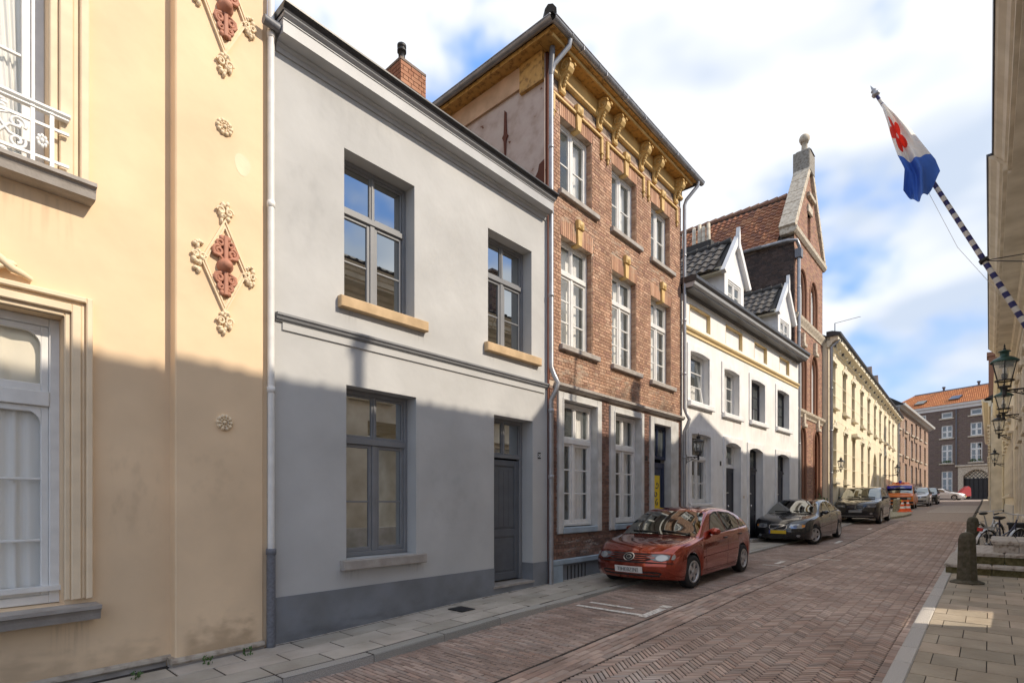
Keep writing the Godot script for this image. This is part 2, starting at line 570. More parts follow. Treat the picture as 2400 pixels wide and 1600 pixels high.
# broken cloud over a clear blue sky, computed from noise along each direction
func sky_image() -> ImageTexture:
	var w := 1024
	var h := 512
	var im := Image.create(w, h, false, Image.FORMAT_RGBF)
	var n := FastNoiseLite.new()
	n.seed = 5
	n.frequency = 1.0
	n.fractal_octaves = 6
	n.fractal_gain = 0.52
	var n2 := FastNoiseLite.new()
	n2.seed = 12
	n2.frequency = 0.8
	n2.fractal_octaves = 4
	for y in h:
		var el := PI * (0.5 - (y + 0.5) / h)
		for x in w:
			var az := TAU * ((x + 0.5) / w - 0.5)
			var d := V(cos(el) * sin(az), sin(el), -cos(el) * cos(az))
			var e := maxf(d.y, 0.0)
			var blue := Color(0.06, 0.165, 0.43).lerp(Color(0.25, 0.34, 0.45), pow(1.0 - e, 2.5))
			var p := V(d.x, d.y * 1.6, d.z) * 2.2
			var c := n.get_noise_3d(p.x, p.y, p.z) * 0.9 + n.get_noise_3d(p.x * 3.1, p.y * 3.1, p.z * 3.1) * 0.28
			# clearer towards the upper left of the view, thick cloud over the street
			var clear := d.dot(V(-0.70, 0.62, -0.33).normalized())
			var wisp := d.dot(V(-0.55, 0.66, -0.51).normalized())
			c += 0.45 - 0.72 * smoothstep(0.955, 0.992, clear) - 0.30 * smoothstep(0.975, 1.0, wisp) - 0.34 * smoothstep(0.985, 0.999, d.dot(V(-0.387, 0.668, -0.634)))
			var cover := smoothstep(0.02, 0.42, c)
			var g := n2.get_noise_3d(p.x * 1.3 + 4.0, p.y * 2.0, p.z * 1.3)
			var cloud := Color(0.42, 0.432, 0.452).lerp(Color(0.27, 0.31, 0.375), clampf(0.45 - 0.4 * smoothstep(0.3, 0.8, e) + g * 2.2, 0.0, 1.0))
			var col := blue.lerp(cloud, cover)
			if d.y < 0.0:
				col = col.lerp(Color(0.30, 0.28, 0.26), smoothstep(0.0, 0.1, -d.y))
			im.set_pixel(x, y, col)
	return ImageTexture.create_from_image(im)

# ------------------------------------------------------------------ ground
func strip(x0: float, x1: float, s0: float, s1: float, dy: Callable, step := 1.0) -> MB:
	var b := MB.new()
	var n := maxi(1, int((s1 - s0) / step))
	for i in n:
		var a := lerpf(s0, s1, float(i) / n)
		var c := lerpf(s0, s1, float(i + 1) / n)
		b.quad(V(x0, gy(a) + dy.call(a), -a), V(x0, gy(c) + dy.call(c), -c), V(x1, gy(c) + dy.call(c), -c), V(x1, gy(a) + dy.call(a), -a))
	return b

func tilt(s: float) -> Basis:
	return Basis(V(1, 0, 0), atan((gy(s + 0.3) - gy(s - 0.3)) / 0.6))

# block with a chamfered top, unit size 1 x 1 x 1, top at y = 0
func block_mesh(c: float, asp: float) -> ArrayMesh:
	var b := MB.new()
	var t := [V(-0.5 + c, 0, -0.5 + c * asp), V(0.5 - c, 0, -0.5 + c * asp), V(0.5 - c, 0, 0.5 - c * asp), V(-0.5 + c, 0, 0.5 - c * asp)]
	var m := [V(-0.5, -0.18, -0.5), V(0.5, -0.18, -0.5), V(0.5, -0.18, 0.5), V(-0.5, -0.18, 0.5)]
	var l := [V(-0.5, -1, -0.5), V(0.5, -1, -0.5), V(0.5, -1, 0.5), V(-0.5, -1, 0.5)]
	b.quad(t[0], t[1], t[2], t[3])
	for i in 4:
		var j := (i + 1) % 4
		b.quad(m[i], m[j], t[j], t[i])
		b.quad(l[i], l[j], m[j], m[i])
	return b.mesh()

func shade_set(key: String, base: String, cols: Array) -> Array:
	var out := []
	for i in cols.size():
		var m: StandardMaterial3D = M[base].duplicate()
		m.vertex_color_use_as_albedo = false
		m.albedo_color = cols[i].linear_to_srgb()
		m.resource_name = "%s_%d" % [key, i]
		out.append(m)
	return out

func ground() -> void:
	var b := MB.new()
	for i in GROUND.size() - 1:
		var s0: float = GROUND[i][0]
		var s1: float = GROUND[i + 1][0]
		b.quad(V(-400, gy(s0) - 0.12, -s0), V(-400, gy(s1) - 0.12, -s1), V(400, gy(s1) - 0.12, -s1), V(400, gy(s0) - 0.12, -s0))
	b.quad(V(-400, gy(-40) - 0.12, 300), V(-400, gy(-40) - 0.12, 40), V(400, gy(-40) - 0.12, 40), V(400, gy(-40) - 0.12, 300))
	structure(put(b, "ground", M.soil, self))
	var road := Node3D.new()
	road.name = "road"
	add_child(road)
	structure(road)
	put(strip(-8.6, 2.6, -12, 34, func(_s): return -0.0065, 0.25), "joint_bed", M.joint_sand, road)
	put(strip(-8.6, 2.6, 34, 130, func(_s): return 0.0, 2.0), "far_paving", M.far_paving, road)
	# herringbone of long narrow clinkers, 45 degrees to the kerb
	var mesh := block_mesh(0.03, 3.6)
	var L := 0.192
	var W := 0.048
	var all := []
	var r := RandomNumberGenerator.new()
	r.seed = 4
	var c45 := Vector2(sqrt(0.5), sqrt(0.5))
	for k in range(-660, 660):
		for m in range(-118, 118):
			for t in 2:
				var u: Vector2
				if t == 0:
					u = Vector2(k + 2.0 + 8.0 * m, k + 0.5)
				else:
					u = Vector2(k + 4.5 + 8.0 * m, k - 1.0)
				u *= W
				var x := (u.x * c45.x - u.y * c45.y) - 2.0
				var s := (u.x * c45.y + u.y * c45.x) + 14.0
				if s < 1.0 or s > 34.0 or x < -3.0 or x > -0.765:
					continue
				if s < 3.2 and x < -2.6:
					continue
				all.append([s, x, PI / 4 if t == 0 else -PI / 4, L - 0.010, W - 0.0105])
	# rows along the kerb and the lane edge, and the parking lane laid crosswise
	for i in range(0, 260):
		var s := 0.6 + i * 0.128
		if s < 34.0:
			all.append([s, -0.745, 0.0, 0.122, 0.085])
	for i in range(0, 150):
		for q in 5:
			all.append([1.5 + i * 0.215 + (q % 2) * 0.107, -3.03 - q * 0.088, 0.0, 0.209, 0.081])
	for i in range(0, 590):
		var s := 1.6 + i * 0.055
		for q in 7:
			var x := -3.57 - q * 0.211 - (i % 2) * 0.105
			if x > -4.98:
				all.append([s, x, PI / 2, 0.203, 0.047])
		if i % 2 == 1:
			all.append([s, -3.517, PI / 2, 0.098, 0.047])
	all.sort_custom(func(a, d): return (a[0] * a[0] + a[1] * a[1]) < (d[0] * d[0] + d[1] * d[1]))
	var pal := [Color(0.54, 0.45, 0.395), Color(0.59, 0.49, 0.43), Color(0.48, 0.40, 0.355), Color(0.64, 0.54, 0.48), Color(0.55, 0.43, 0.37), Color(0.51, 0.45, 0.41)]
	var mats := shade_set("clinker", "paver_any", pal)
	var xfs := []
	var cols := []
	var shown := 0
	for a in all:
		var s: float = a[0]
		var wob := Basis(V(1, 0, 0), r.randf_range(-0.02, 0.02)) * Basis(V(0, 0, 1), r.randf_range(-0.012, 0.012))
		var ba: Basis = tilt(s) * Basis(V(0, 1, 0), PI / 2 + a[2] + r.randf_range(-0.02, 0.02)) * wob * Basis.from_scale(V(a[3], 0.03, a[4]))
		var xf := Transform3D(ba, V(a[1] + r.randf_range(-0.002, 0.002), gy(s) + r.randf_range(-0.003, 0.003) + (0.005 if a[4] > 0.06 else 0.0), -s))
		var ci := r.randi() % pal.size()
		# in view: a third of the frame's width below the horizon
		var inview: bool = s > 2.6 and a[1] > -0.95 * s - 0.9 and s - 0.42 * absf(a[1]) > 2.9
		if inview and shown < 300:
			put_mesh(mesh, "paving_brick", mats[ci], road, xf)
			shown += 1
		else:
			xfs.append(xf)
			var v := r.randf_range(0.82, 1.18)
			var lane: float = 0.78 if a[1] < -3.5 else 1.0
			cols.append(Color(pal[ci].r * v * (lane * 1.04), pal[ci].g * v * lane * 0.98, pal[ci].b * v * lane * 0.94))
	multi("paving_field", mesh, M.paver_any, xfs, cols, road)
	# worn white parking marks
	var lb := MB.new()
	for q in [[-4.7, -3.62, 6.70, 6.79], [-4.66, -3.9, 7.0, 7.08], [-3.62, -3.5, 6.66, 7.28], [-3.66, -3.5, 7.36, 7.5], [-3.82, -3.7, 20.1, 21.0], [-3.76, -3.66, 13.4, 14.0], [-3.9, -3.4, 13.0, 13.08], [-3.85, -3.72, 26.6, 27.3], [-3.4, -2.7, 15.0, 15.08]]:
		var s0: float = q[2]
		var s1: float = q[3]
		lb.quad(V(q[0], gy(s0) + 0.008, -s0), V(q[0], gy(s1) + 0.008, -s1), V(q[1], gy(s1) + 0.008, -s1), V(q[1], gy(s0) + 0.008, -s0))
	put(lb, "parking_mark", M.line_paint, road)
	var dash := MB.new()
	for i in 9:
		var s0 := 46.0 + i * 2.2
		dash.quad(V(-3.2, gy(s0) + 0.008, -s0), V(-3.2, gy(s0 + 0.5) + 0.008, -s0 - 0.5), V(-0.6, gy(s0 + 0.5) + 0.008, -s0 - 0.5), V(-0.6, gy(s0) + 0.008, -s0))
	put(dash, "crossing_mark", M.line_paint, road)
	left_walk()
	right_walk()

func left_walk() -> void:
	var walk := Node3D.new()
	walk.name = "pavement"
	add_child(walk)
	structure(walk)
	put(strip(-6.6, -4.86, -4, 130, func(s): return walk_rise(s) - 0.0045, 0.25), "bed", M.joint_sand, walk)
	var mesh := block_mesh(0.012, 1.0)
	var pal := [Color(0.51, 0.465, 0.40), Color(0.57, 0.52, 0.455), Color(0.45, 0.415, 0.36), Color(0.54, 0.485, 0.425)]
	var mats := shade_set("slab", "paver_any", pal)
	for m in mats:
		m.albedo_texture = TX.plaster2
		m.uv1_scale = Vector3.ONE * 0.35
	var r := RandomNumberGenerator.new()
	r.seed = 8
	var s := 0.4
	var row := 0
	while s < 24.0:
		for q in 3:
			var len := 0.62
			var ss := s + 0.31 + (q % 2) * 0.31
			var x := -5.19 - q * 0.325
			var xf := Transform3D(tilt(ss) * Basis(V(0, 0, 1), r.randf_range(-0.006, 0.006)) * Basis.from_scale(V(0.314, 0.06, len - 0.011)), V(x, gy(ss) + walk_rise(ss) + r.randf_range(0.0, 0.003), -ss))
			if ss > 1.2:
				put_mesh(mesh, "paving_slab", mats[r.randi() % 4], walk, xf)
		s += 0.62
		row += 1
	put(strip(-5.99, -5.02, 24.5, 90, func(q): return walk_rise(q) + 0.004, 1.0), "far_slabs", mats[0], walk)
	# mortar strip against the houses
	put(strip(-6.04, -5.995, 2.66, 13.5, func(q): return walk_rise(q) + 0.006, 0.5), "wall_strip", M.plinth_strip, walk)
	# granite kerb in lengths
	var kp := 0.3
	var cols := shade_set("kerb", "granite", [Color(0.70, 0.66, 0.60), Color(0.76, 0.72, 0.65), Color(0.62, 0.60, 0.54)])
	while kp < 34.0:
		var l := 0.98
		var sm := kp + l / 2
		var rise := walk_rise(sm) + 0.004
		var kb := MB.new()
		kb.cbx(-l / 2 + 0.004, l / 2 - 0.004, -0.075, 0.075, -0.3, 0.0, 0.014, Transform3D(Basis(V(0, 0, -1), V(1, 0, 0), V(0, 1, 0)), Vector3.ZERO))
		var o := put(kb, "kerbstone", cols[r.randi() % 3], walk)
		o.transform = Transform3D(tilt(sm), V(-4.935 + r.randf_range(-0.004, 0.004), gy(sm) + rise, -sm))
		kp += l
	one("drain_grate", M.iron_black, walk, -5.8, -5.5, gy(5.2) + 0.089, gy(5.2) + 0.1, -5.36, -5.1)

func right_walk() -> void:
	var walk := Node3D.new()
	walk.name = "pavement"
	add_child(walk, true)
	structure(walk)
	put(strip(-0.69, 1.4, -6, 130, func(_s): return 0.057, 0.25), "bed", M.joint_sand, walk)
	var mesh := block_mesh(0.007, 1.0)
	var pal := [Color(0.46, 0.39, 0.30), Color(0.51, 0.43, 0.33), Color(0.41, 0.355, 0.275), Color(0.55, 0.45, 0.345)]
	var mats := shade_set("right_slab", "paver_any", pal)
	for m in mats:
		m.albedo_texture = TX.plaster2
		m.uv1_scale = Vector3.ONE * 0.35
	var r := RandomNumberGenerator.new()
	r.seed = 9
	var s := 2.0
	var row := 0
	while s < 26.0:
		var x := -0.42 - (row % 2) * 0.2
		while x < 1.1:
			var wd := 0.398
			var cx := x
			if cx - wd / 2 < -0.545:
				var right := cx + wd / 2
				wd = right + 0.545
				cx = right - wd / 2
			if wd > 0.05:
				var xf := Transform3D(tilt(s) * Basis(V(0, 0, 1), r.randf_range(-0.006, 0.006)) * Basis.from_scale(V(wd - 0.003, 0.06, 0.407)), V(cx, gy(s) + 0.062 + r.randf_range(0.0, 0.003), -s))
				put_mesh(mesh, "paving_slab", mats[r.randi() % 4], walk, xf)
			x += 0.4
		s += 0.42
		row += 1
	put(strip(-0.545, 1.0, 26.1, 90, func(_q): return 0.062, 1.0), "far_slabs", mats[1], walk)
	var kp := 1.2
	var cols := shade_set("kerb_right", "granite", [Color(0.98, 0.92, 0.85), Color(0.92, 0.87, 0.81)])
	var lens := [1.3, 0.9, 1.75, 1.15, 0.62, 0.95, 1.2]
	var i := 0
	while kp < 34.0:
		var l: float = lens[i % lens.size()]
		var sm := kp + l / 2
		var kb := MB.new()
		kb.cbx(-l / 2 + 0.005, l / 2 - 0.005, -0.075, 0.075, -0.3, 0.0, 0.012, Transform3D(Basis(V(0, 0, -1), V(1, 0, 0), V(0, 1, 0)), Vector3.ZERO))
		var o := put(kb, "kerbstone", cols[i % 2], walk)
		o.transform = Transform3D(tilt(sm), V(-0.62 + r.randf_range(-0.004, 0.004), gy(sm) + 0.068, -sm))
		kp += l
		i += 1

# ------------------------------------------------------------------ building pieces
# wall sheet at depth z with rectangular holes [x0, x1, y0, y1] and reveals of the given depth
func wall(p: Node3D, called: String, m: Material, x0: float, x1: float, y0: float, y1: float, holes: Array, z := 0.0, depth := 0.25) -> MeshInstance3D:
	var b := MB.new()
	var xs := [x0, x1]
	var ys := [y0, y1]
	for h in holes:
		xs.append_array([h[0], h[1]])
		ys.append_array([h[2], h[3]])
	xs.sort()
	ys.sort()
	for i in xs.size() - 1:
		for j in ys.size() - 1:
			var cx: float = (xs[i] + xs[i + 1]) / 2
			var cy: float = (ys[j] + ys[j + 1]) / 2
			if xs[i + 1] - xs[i] < 1e-4 or ys[j + 1] - ys[j] < 1e-4 or cx < x0 or cx > x1 or cy < y0 or cy > y1:
				continue
			var inside := false
			for h in holes:
				if cx > h[0] and cx < h[1] and cy > h[2] and cy < h[3]:
					inside = true
			if not inside:
				b.quad(V(xs[i], ys[j], z), V(xs[i], ys[j + 1], z), V(xs[i + 1], ys[j + 1], z), V(xs[i + 1], ys[j], z))
	for h in holes:
		var d: float = z - (h[4] if h.size() > 4 else depth)
		b.quad(V(h[0], h[2], z), V(h[0], h[2], d), V(h[0], h[3], d), V(h[0], h[3], z))
		b.quad(V(h[1], h[2], z), V(h[1], h[3], z), V(h[1], h[3], d), V(h[1], h[2], d))
		b.quad(V(h[0], h[3], z), V(h[0], h[3], d), V(h[1], h[3], d), V(h[1], h[3], z))
		if h[2] > y0 + 1e-3:
			b.quad(V(h[0], h[2], z), V(h[1], h[2], z), V(h[1], h[2], d), V(h[0], h[2], d))
	return put(b, called, m, p)

# the rest of a house: sides, back and roof slabs that stop the light
func shell(p: Node3D, x0: float, x1: float, y0: float, y1: float, deep: float, m: Material, called := "side_wall") -> void:
	var b := MB.new()
	b.bx(x0, x0 + 0.25, y0, y1, -deep, -0.02)
	b.bx(x1 - 0.25, x1, y0, y1, -deep, -0.02)
	b.bx(x0 + 0.25, x1 - 0.25, y0, y1, -deep, -deep + 0.25)
	put(b, called, m, p)

func slope_roof(p: Node3D, x0: float, x1: float, y0: float, y1: float, z0: float, z1: float, m: Material) -> MeshInstance3D:
	var b := MB.new()
	b.mould(PackedVector2Array([Vector2(z0, y0), Vector2((z0 + z1) / 2, y1), Vector2(z1, y0), Vector2(z1, y0 - 0.15), Vector2(z0, y0 - 0.15)]), x0, x1)
	return put(b, "roof", m, p)

func curtain(p: Node3D, x0: float, x1: float, y0: float, y1: float, z: float, m: Material, folds: float, amp := 0.03, tie := 0.0) -> void:
	var b := MB.new()
	var g := []
	var nx := maxi(8, int(folds * 8))
	for j in 9:
		var row := []
		var v := j / 8.0
		for i in nx + 1:
			var u := float(i) / nx
			var x := lerpf(x0, x1, u)
			if tie != 0.0:
				x = lerpf(x, x1 if tie > 0 else x0, pow(v, 1.1) * absf(tie))
			var a: float = amp * (0.55 + 0.45 * sin(u * 17.0 + 2.0))
			row.append(V(x, lerpf(y1, y0, v), z + a * sin(u * folds * TAU + 1.3 * sin(u * 9.0)) * (0.7 + 0.3 * v)))
		g.append(row)
	b.grid(g)
	put(b, "curtain", m, p)

# timber window: frame mesh with a child for each pane, plus the room behind
# o: fm material, fw border, tr transom height (abs y, 0 none), tb transom thickness, mull [fractions] below the transom,
#    top [fractions] above it, bars [fractions] below, sash width, glass material, room bool
func window(p: Node3D, x0: float, x1: float, y0: float, y1: float, z: float, o := {}, called := "window") -> MeshInstance3D:
	var fm: Material = o.get("fm", M.white_paint)
	var fw: float = o.get("fw", 0.06)
	var d: float = o.get("d", 0.07)
	var mw: float = o.get("mw", 0.07)
	var sw: float = o.get("sash", 0.04)
	var bw: float = o.get("bw", 0.028)
	var tr: float = o.get("tr", 0.0)
	var tb: float = o.get("tb", 0.08)
	var gm: Material = o.get("glass", M.glass)
	var b := MB.new()
	var ch := 0.006
	b.cbx(x0, x0 + fw, y0, y1, z - d, z, ch)
	b.cbx(x1 - fw, x1, y0, y1, z - d, z, ch)
	b.cbx(x0 + fw, x1 - fw, y1 - fw, y1, z - d, z, ch)
	b.cbx(x0 + fw, x1 - fw, y0, y0 + fw, z - d, z + o.get("lip", 0.0), ch)
	var ax := x0 + fw
	var bx2 := x1 - fw
	var lo := y0 + fw
	var hi := y1 - fw
	var secs := []   # [y0, y1, mullion fractions, bars, sash]
	if tr > 0.0:
		b.cbx(ax, bx2, tr - tb / 2, tr + tb / 2, z - d, z + 0.012, ch)
		secs.append([tr + tb / 2, hi, o.get("top", []), o.get("topbars", []), o.get("topsash", sw * 0.6), o.get("topmw", bw * 1.3)])
		secs.append([lo, tr - tb / 2, o.get("mull", [0.5]), o.get("bars", []), sw, mw])
	else:
		secs.append([lo, hi, o.get("mull", [0.5]), o.get("bars", []), sw, mw])
	var panes := []
	for s in secs:
		var edges := [ax]
		for f in s[2]:
			var c := lerpf(ax, bx2, f)
			b.cbx(c - s[5] / 2, c + s[5] / 2, s[0], s[1], z - d, z - 0.004, ch)
			edges.append_array([c - s[5] / 2, c + s[5] / 2])
		edges.append(bx2)
		for i in range(0, edges.size(), 2):
			var a0: float = edges[i]
			var a1: float = edges[i + 1]
			var q: float = s[4]
			var zs := z - 0.018
			b.cbx(a0, a0 + q, s[0], s[1], zs - 0.04, zs, ch)
			b.cbx(a1 - q, a1, s[0], s[1], zs - 0.04, zs, ch)
			b.cbx(a0 + q, a1 - q, s[1] - q, s[1], zs - 0.04, zs, ch)
			b.cbx(a0 + q, a1 - q, s[0], s[0] + q * 1.25, zs - 0.04, zs, ch)
			var yb: float = s[0] + q * 1.25
			var yt: float = s[1] - q
			var ye := [yb]
			for f in s[3]:
				var c := lerpf(yb, yt, f)
				b.cbx(a0 + q, a1 - q, c - bw / 2, c + bw / 2, zs - 0.034, zs - 0.008, 0.004)
				ye.append_array([c - bw / 2, c + bw / 2])
			ye.append(yt)
			for k in range(0, ye.size(), 2):
				panes.append([a0 + q, a1 - q, ye[k], ye[k + 1], zs - 0.022])
	var w := put(b, called, fm, p)
	for q in panes:
		var g := MB.new()
		g.quad(V(q[0], q[2], q[4]), V(q[0], q[3], q[4]), V(q[1], q[3], q[4]), V(q[1], q[2], q[4]))
		put(g, "pane", gm, w)
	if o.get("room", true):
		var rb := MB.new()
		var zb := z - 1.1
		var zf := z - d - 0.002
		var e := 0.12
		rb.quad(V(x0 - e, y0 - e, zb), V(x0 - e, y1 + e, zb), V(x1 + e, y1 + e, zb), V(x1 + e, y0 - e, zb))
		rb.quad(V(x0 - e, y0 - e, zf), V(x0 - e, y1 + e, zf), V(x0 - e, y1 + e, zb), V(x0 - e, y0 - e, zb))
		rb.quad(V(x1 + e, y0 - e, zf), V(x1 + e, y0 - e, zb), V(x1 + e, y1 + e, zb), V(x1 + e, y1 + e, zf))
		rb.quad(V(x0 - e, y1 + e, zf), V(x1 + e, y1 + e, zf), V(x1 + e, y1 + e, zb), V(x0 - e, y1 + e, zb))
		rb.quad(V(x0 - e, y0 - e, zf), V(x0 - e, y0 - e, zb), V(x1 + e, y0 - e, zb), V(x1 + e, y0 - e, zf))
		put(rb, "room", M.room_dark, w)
	match o.get("curtain", ""):
		"net":
			curtain(w, x0 + fw, x1 - fw, y0 + fw, y1 - fw, z - 0.17, M.curtain, 7.0)
		"net_pair":
			curtain(w, x0 + fw, lerpf(x0, x1, 0.36), y0 + fw, y1 - fw, z - 0.17, M.curtain, 4.0)
			curtain(w, lerpf(x0, x1, 0.64), x1 - fw, y0 + fw, y1 - fw, z - 0.17, M.curtain, 4.0)
		"right":
			curtain(w, lerpf(x0, x1, 0.66), x1 - fw, y0 + fw, y1 - fw, z - 0.17, M.curtain, 4.0)
		"half":
			curtain(w, x0 + fw, x1 - fw, y0 + fw, lerpf(y0, y1, 0.42), z - 0.17, M.curtain, 6.0)
	return w

func sill(p: Node3D, x0: float, x1: float, y0: float, y1: float, z1: float, m: Material) -> MeshInstance3D:
	var b := MB.new()
	b.cbx(x0, x1, y0, y1, -0.1, z1, 0.01)
	return put(b, "sill", m, p)

# panelled door leaf
func door(p: Node3D, x0: float, x1: float, y0: float, y1: float, z: float, m: Material, panels: Array, called := "door") -> MeshInstance3D:
	var b := MB.new()
	b.bx(x0, x1, y0, y1, z - 0.06, z - 0.02)
	var xs := [x0, x1]
	for q in panels:
		# q: [x0, x1, y0, y1] fractions; raised rails round a recessed field
		var a := lerpf(x0, x1, q[0])
		var c := lerpf(x0, x1, q[1])
		var e := lerpf(y0, y1, q[2])
		var f := lerpf(y0, y1, q[3])
		b.cbx(a + 0.03, c - 0.03, e + 0.03, f - 0.03, z - 0.03, z - 0.008, 0.008)
	# stiles and rails
	b.cbx(x0, lerpf(x0, x1, panels[0][0]), y0, y1, z - 0.05, z, 0.005)
	b.cbx(lerpf(x0, x1, panels[-1][1]), x1, y0, y1, z - 0.05, z, 0.005)
	var ya := y0
	var seen := []
	for q in panels:
		if q[2] in seen:
			continue
		seen.append(q[2])
		var e := lerpf(y0, y1, q[2])
		b.cbx(lerpf(x0, x1, panels[0][0]), lerpf(x0, x1, panels[-1][1]), ya, e, z - 0.05, z - 0.001, 0.005)
		ya = lerpf(y0, y1, q[3])
	b.cbx(lerpf(x0, x1, panels[0][0]), lerpf(x0, x1, panels[-1][1]), ya, y1, z - 0.05, z - 0.001, 0.005)
	return put(b, called, m, p)

# downpipe with collars
func pipe(p: Node3D, pts: Array, r: float, m: Material, collars: Array, called := "downpipe") -> MeshInstance3D:
	var b := MB.new()
	b.tube(pts, r, 10)
	var o := put(b, called, m, p)
	for c in collars:
		var k := MB.new()
		k.lathe([Vector2(r, -0.035), Vector2(r + 0.007, -0.03), Vector2(r + 0.007, 0.03), Vector2(r, 0.035)], 12, Transform3D(Basis(), c))
		put(k, "collar", m, o)
	return o

# brick courses laid in front of a mortar bed: the first `singles` bricks by x become parts, the rest one field
func bricks(p: Node3D, x0: float, x1: float, y0: float, y1: float, holes: Array, z: float, pal: Array, o := {}) -> void:
	var ch: float = o.get("course", 0.066)
	var bl: float = o.get("len", 0.212)
	var dep: float = o.get("dep", 0.012)
	var singles: int = o.get("singles", 0)
	var base: Transform3D = o.get("xf", Transform3D())
	var mkey: String = o.get("mat", "brick_any")
	var r := RandomNumberGenerator.new()
	r.seed = o.get("seed", 31)
	var list := []
	var row := 0
	var y := y0
	while y < y1 - 0.02:
		var h := minf(ch, y1 - y)
		var segs := [[x0, x1]]
		for q in holes:
			if y + h * 0.5 > q[2] and y + h * 0.5 < q[3]:
				var nx := []
				for s in segs:
					if q[1] <= s[0] or q[0] >= s[1]:
						nx.append(s)
					else:
						if q[0] > s[0] + 0.01:
							nx.append([s[0], q[0]])
						if q[1] < s[1] - 0.01:
							nx.append([q[1], s[1]])
				segs = nx
		var l: float = bl if row % 2 == 0 else bl / 2
		var off: float = 0.0 if row % 2 == 0 else -bl / 4 * (1.0 if row % 4 == 1 else 1.0)
		for s in segs:
			var x: float = x0 + off + floorf((s[0] - x0 - off) / l) * l
			while x < s[1] - 0.012:
				var a := maxf(x, s[0])
				var c := minf(x + l, s[1])
				if c - a > 0.03:
					list.append([a, c, y, y + h])
				x += l
		y += ch
		row += 1
	if singles > 0:
		list.sort_custom(func(a, b): return a[0] < b[0])
	var mesh := MB.new()
	mesh.cbx(-0.5, 0.5, -0.5, 0.5, -1, 0, 0.05)
	var bm := mesh.mesh()
	var mats := shade_set("brick", mkey, pal)
	var xfs := []
	var cols := []
	for i in list.size():
		var q: Array = list[i]
		var w: float = q[1] - q[0] - 0.011
		var h: float = q[3] - q[2] - 0.011
		var xf := base * Transform3D(Basis.from_scale(V(w, h, dep)), V((q[0] + q[1]) / 2, (q[2] + q[3]) / 2, z + r.randf_range(-0.0015, 0.002)))
		var ci := r.randi() % pal.size()
		if i < singles:
			put_mesh(bm, "brick", mats[ci], p, xf)
		else:
			var v := r.randf_range(0.85, 1.15)
			xfs.append(xf)
			cols.append(Color(pal[ci].r * v, pal[ci].g * v, pal[ci].b * v))
	if xfs.size():
		multi("brickwork", bm, M[mkey], xfs, cols, p)

# roof tiles on a slope: rows from the eave up, along local x of xf; local y runs up the slope
func tiles(p: Node3D, w: float, h: float, tw: float, th: float, xf: Transform3D, pal: Array, singles: int, sd: int) -> void:
	var mb := MB.new()
	# S-curved pantile, unit size
	var g := []
	for j in 3:
		var row := []
		for i in 7:
			var u := i / 6.0
			row.append(V(u, [0.0, 0.5, 1.12][j], 0.2 + 0.16 * sin(u * TAU) + [0.22, 0.12, 0.0][j]))
		g.append(row)
	mb.grid(g)
	mb.smooth(2)
	for i in 6:
		var a: Vector3 = g[0][i]
		var b: Vector3 = g[0][i + 1]
		mb.quad(a, b, b - V(0, 0, 0.2), a - V(0, 0, 0.2))
	var mesh := mb.mesh()
	var r := RandomNumberGenerator.new()
	r.seed = sd
	var mats := shade_set("tile", "tile_any", pal)
	var xfs := []
	var cols := []
	var n := 0
	for j in int(h / th):
		for i in int(w / tw):
			var t := xf * Transform3D(Basis(V(0, 0, 1), r.randf_range(-0.012, 0.012)) * Basis.from_scale(V(tw * 0.99, th, tw * 0.6)), V(i * tw, j * th, r.randf_range(0, 0.006)))
			var ci := r.randi() % pal.size()
			if n < singles:
				put_mesh(mesh, "tile", mats[ci], p, t)
			else:
				var v := r.randf_range(0.85, 1.15)
				xfs.append(t)
				cols.append(Color(pal[ci].r * v, pal[ci].g * v, pal[ci].b * v))
			n += 1
	if xfs.size():
		multi("tiling", mesh, M.tile_any, xfs, cols, p)

func scroll_pts(c: Vector2, r0: float, r1: float, a0: float, turns: float, z: float, n := 20) -> Array:
	var out := []
	for i in n + 1:
		var t := float(i) / n
		var r := lerpf(r0, r1, t)
		var a := a0 + t * turns * TAU
		out.append(V(c.x + cos(a) * r, c.y + sin(a) * r, z))
	return out

func text(p: Node3D, s: String, h: float, m: Material, xf: Transform3D, called := "lettering") -> void:
	var t := TextMesh.new()
	t.text = s
	t.font = SystemFont.new()
	(t.font as SystemFont).font_names = PackedStringArray(["Droid Sans"])
	t.font_size = 64
	t.pixel_size = h / 46.0
	t.depth = 0.004
	put_mesh(t, called, m, p, xf)

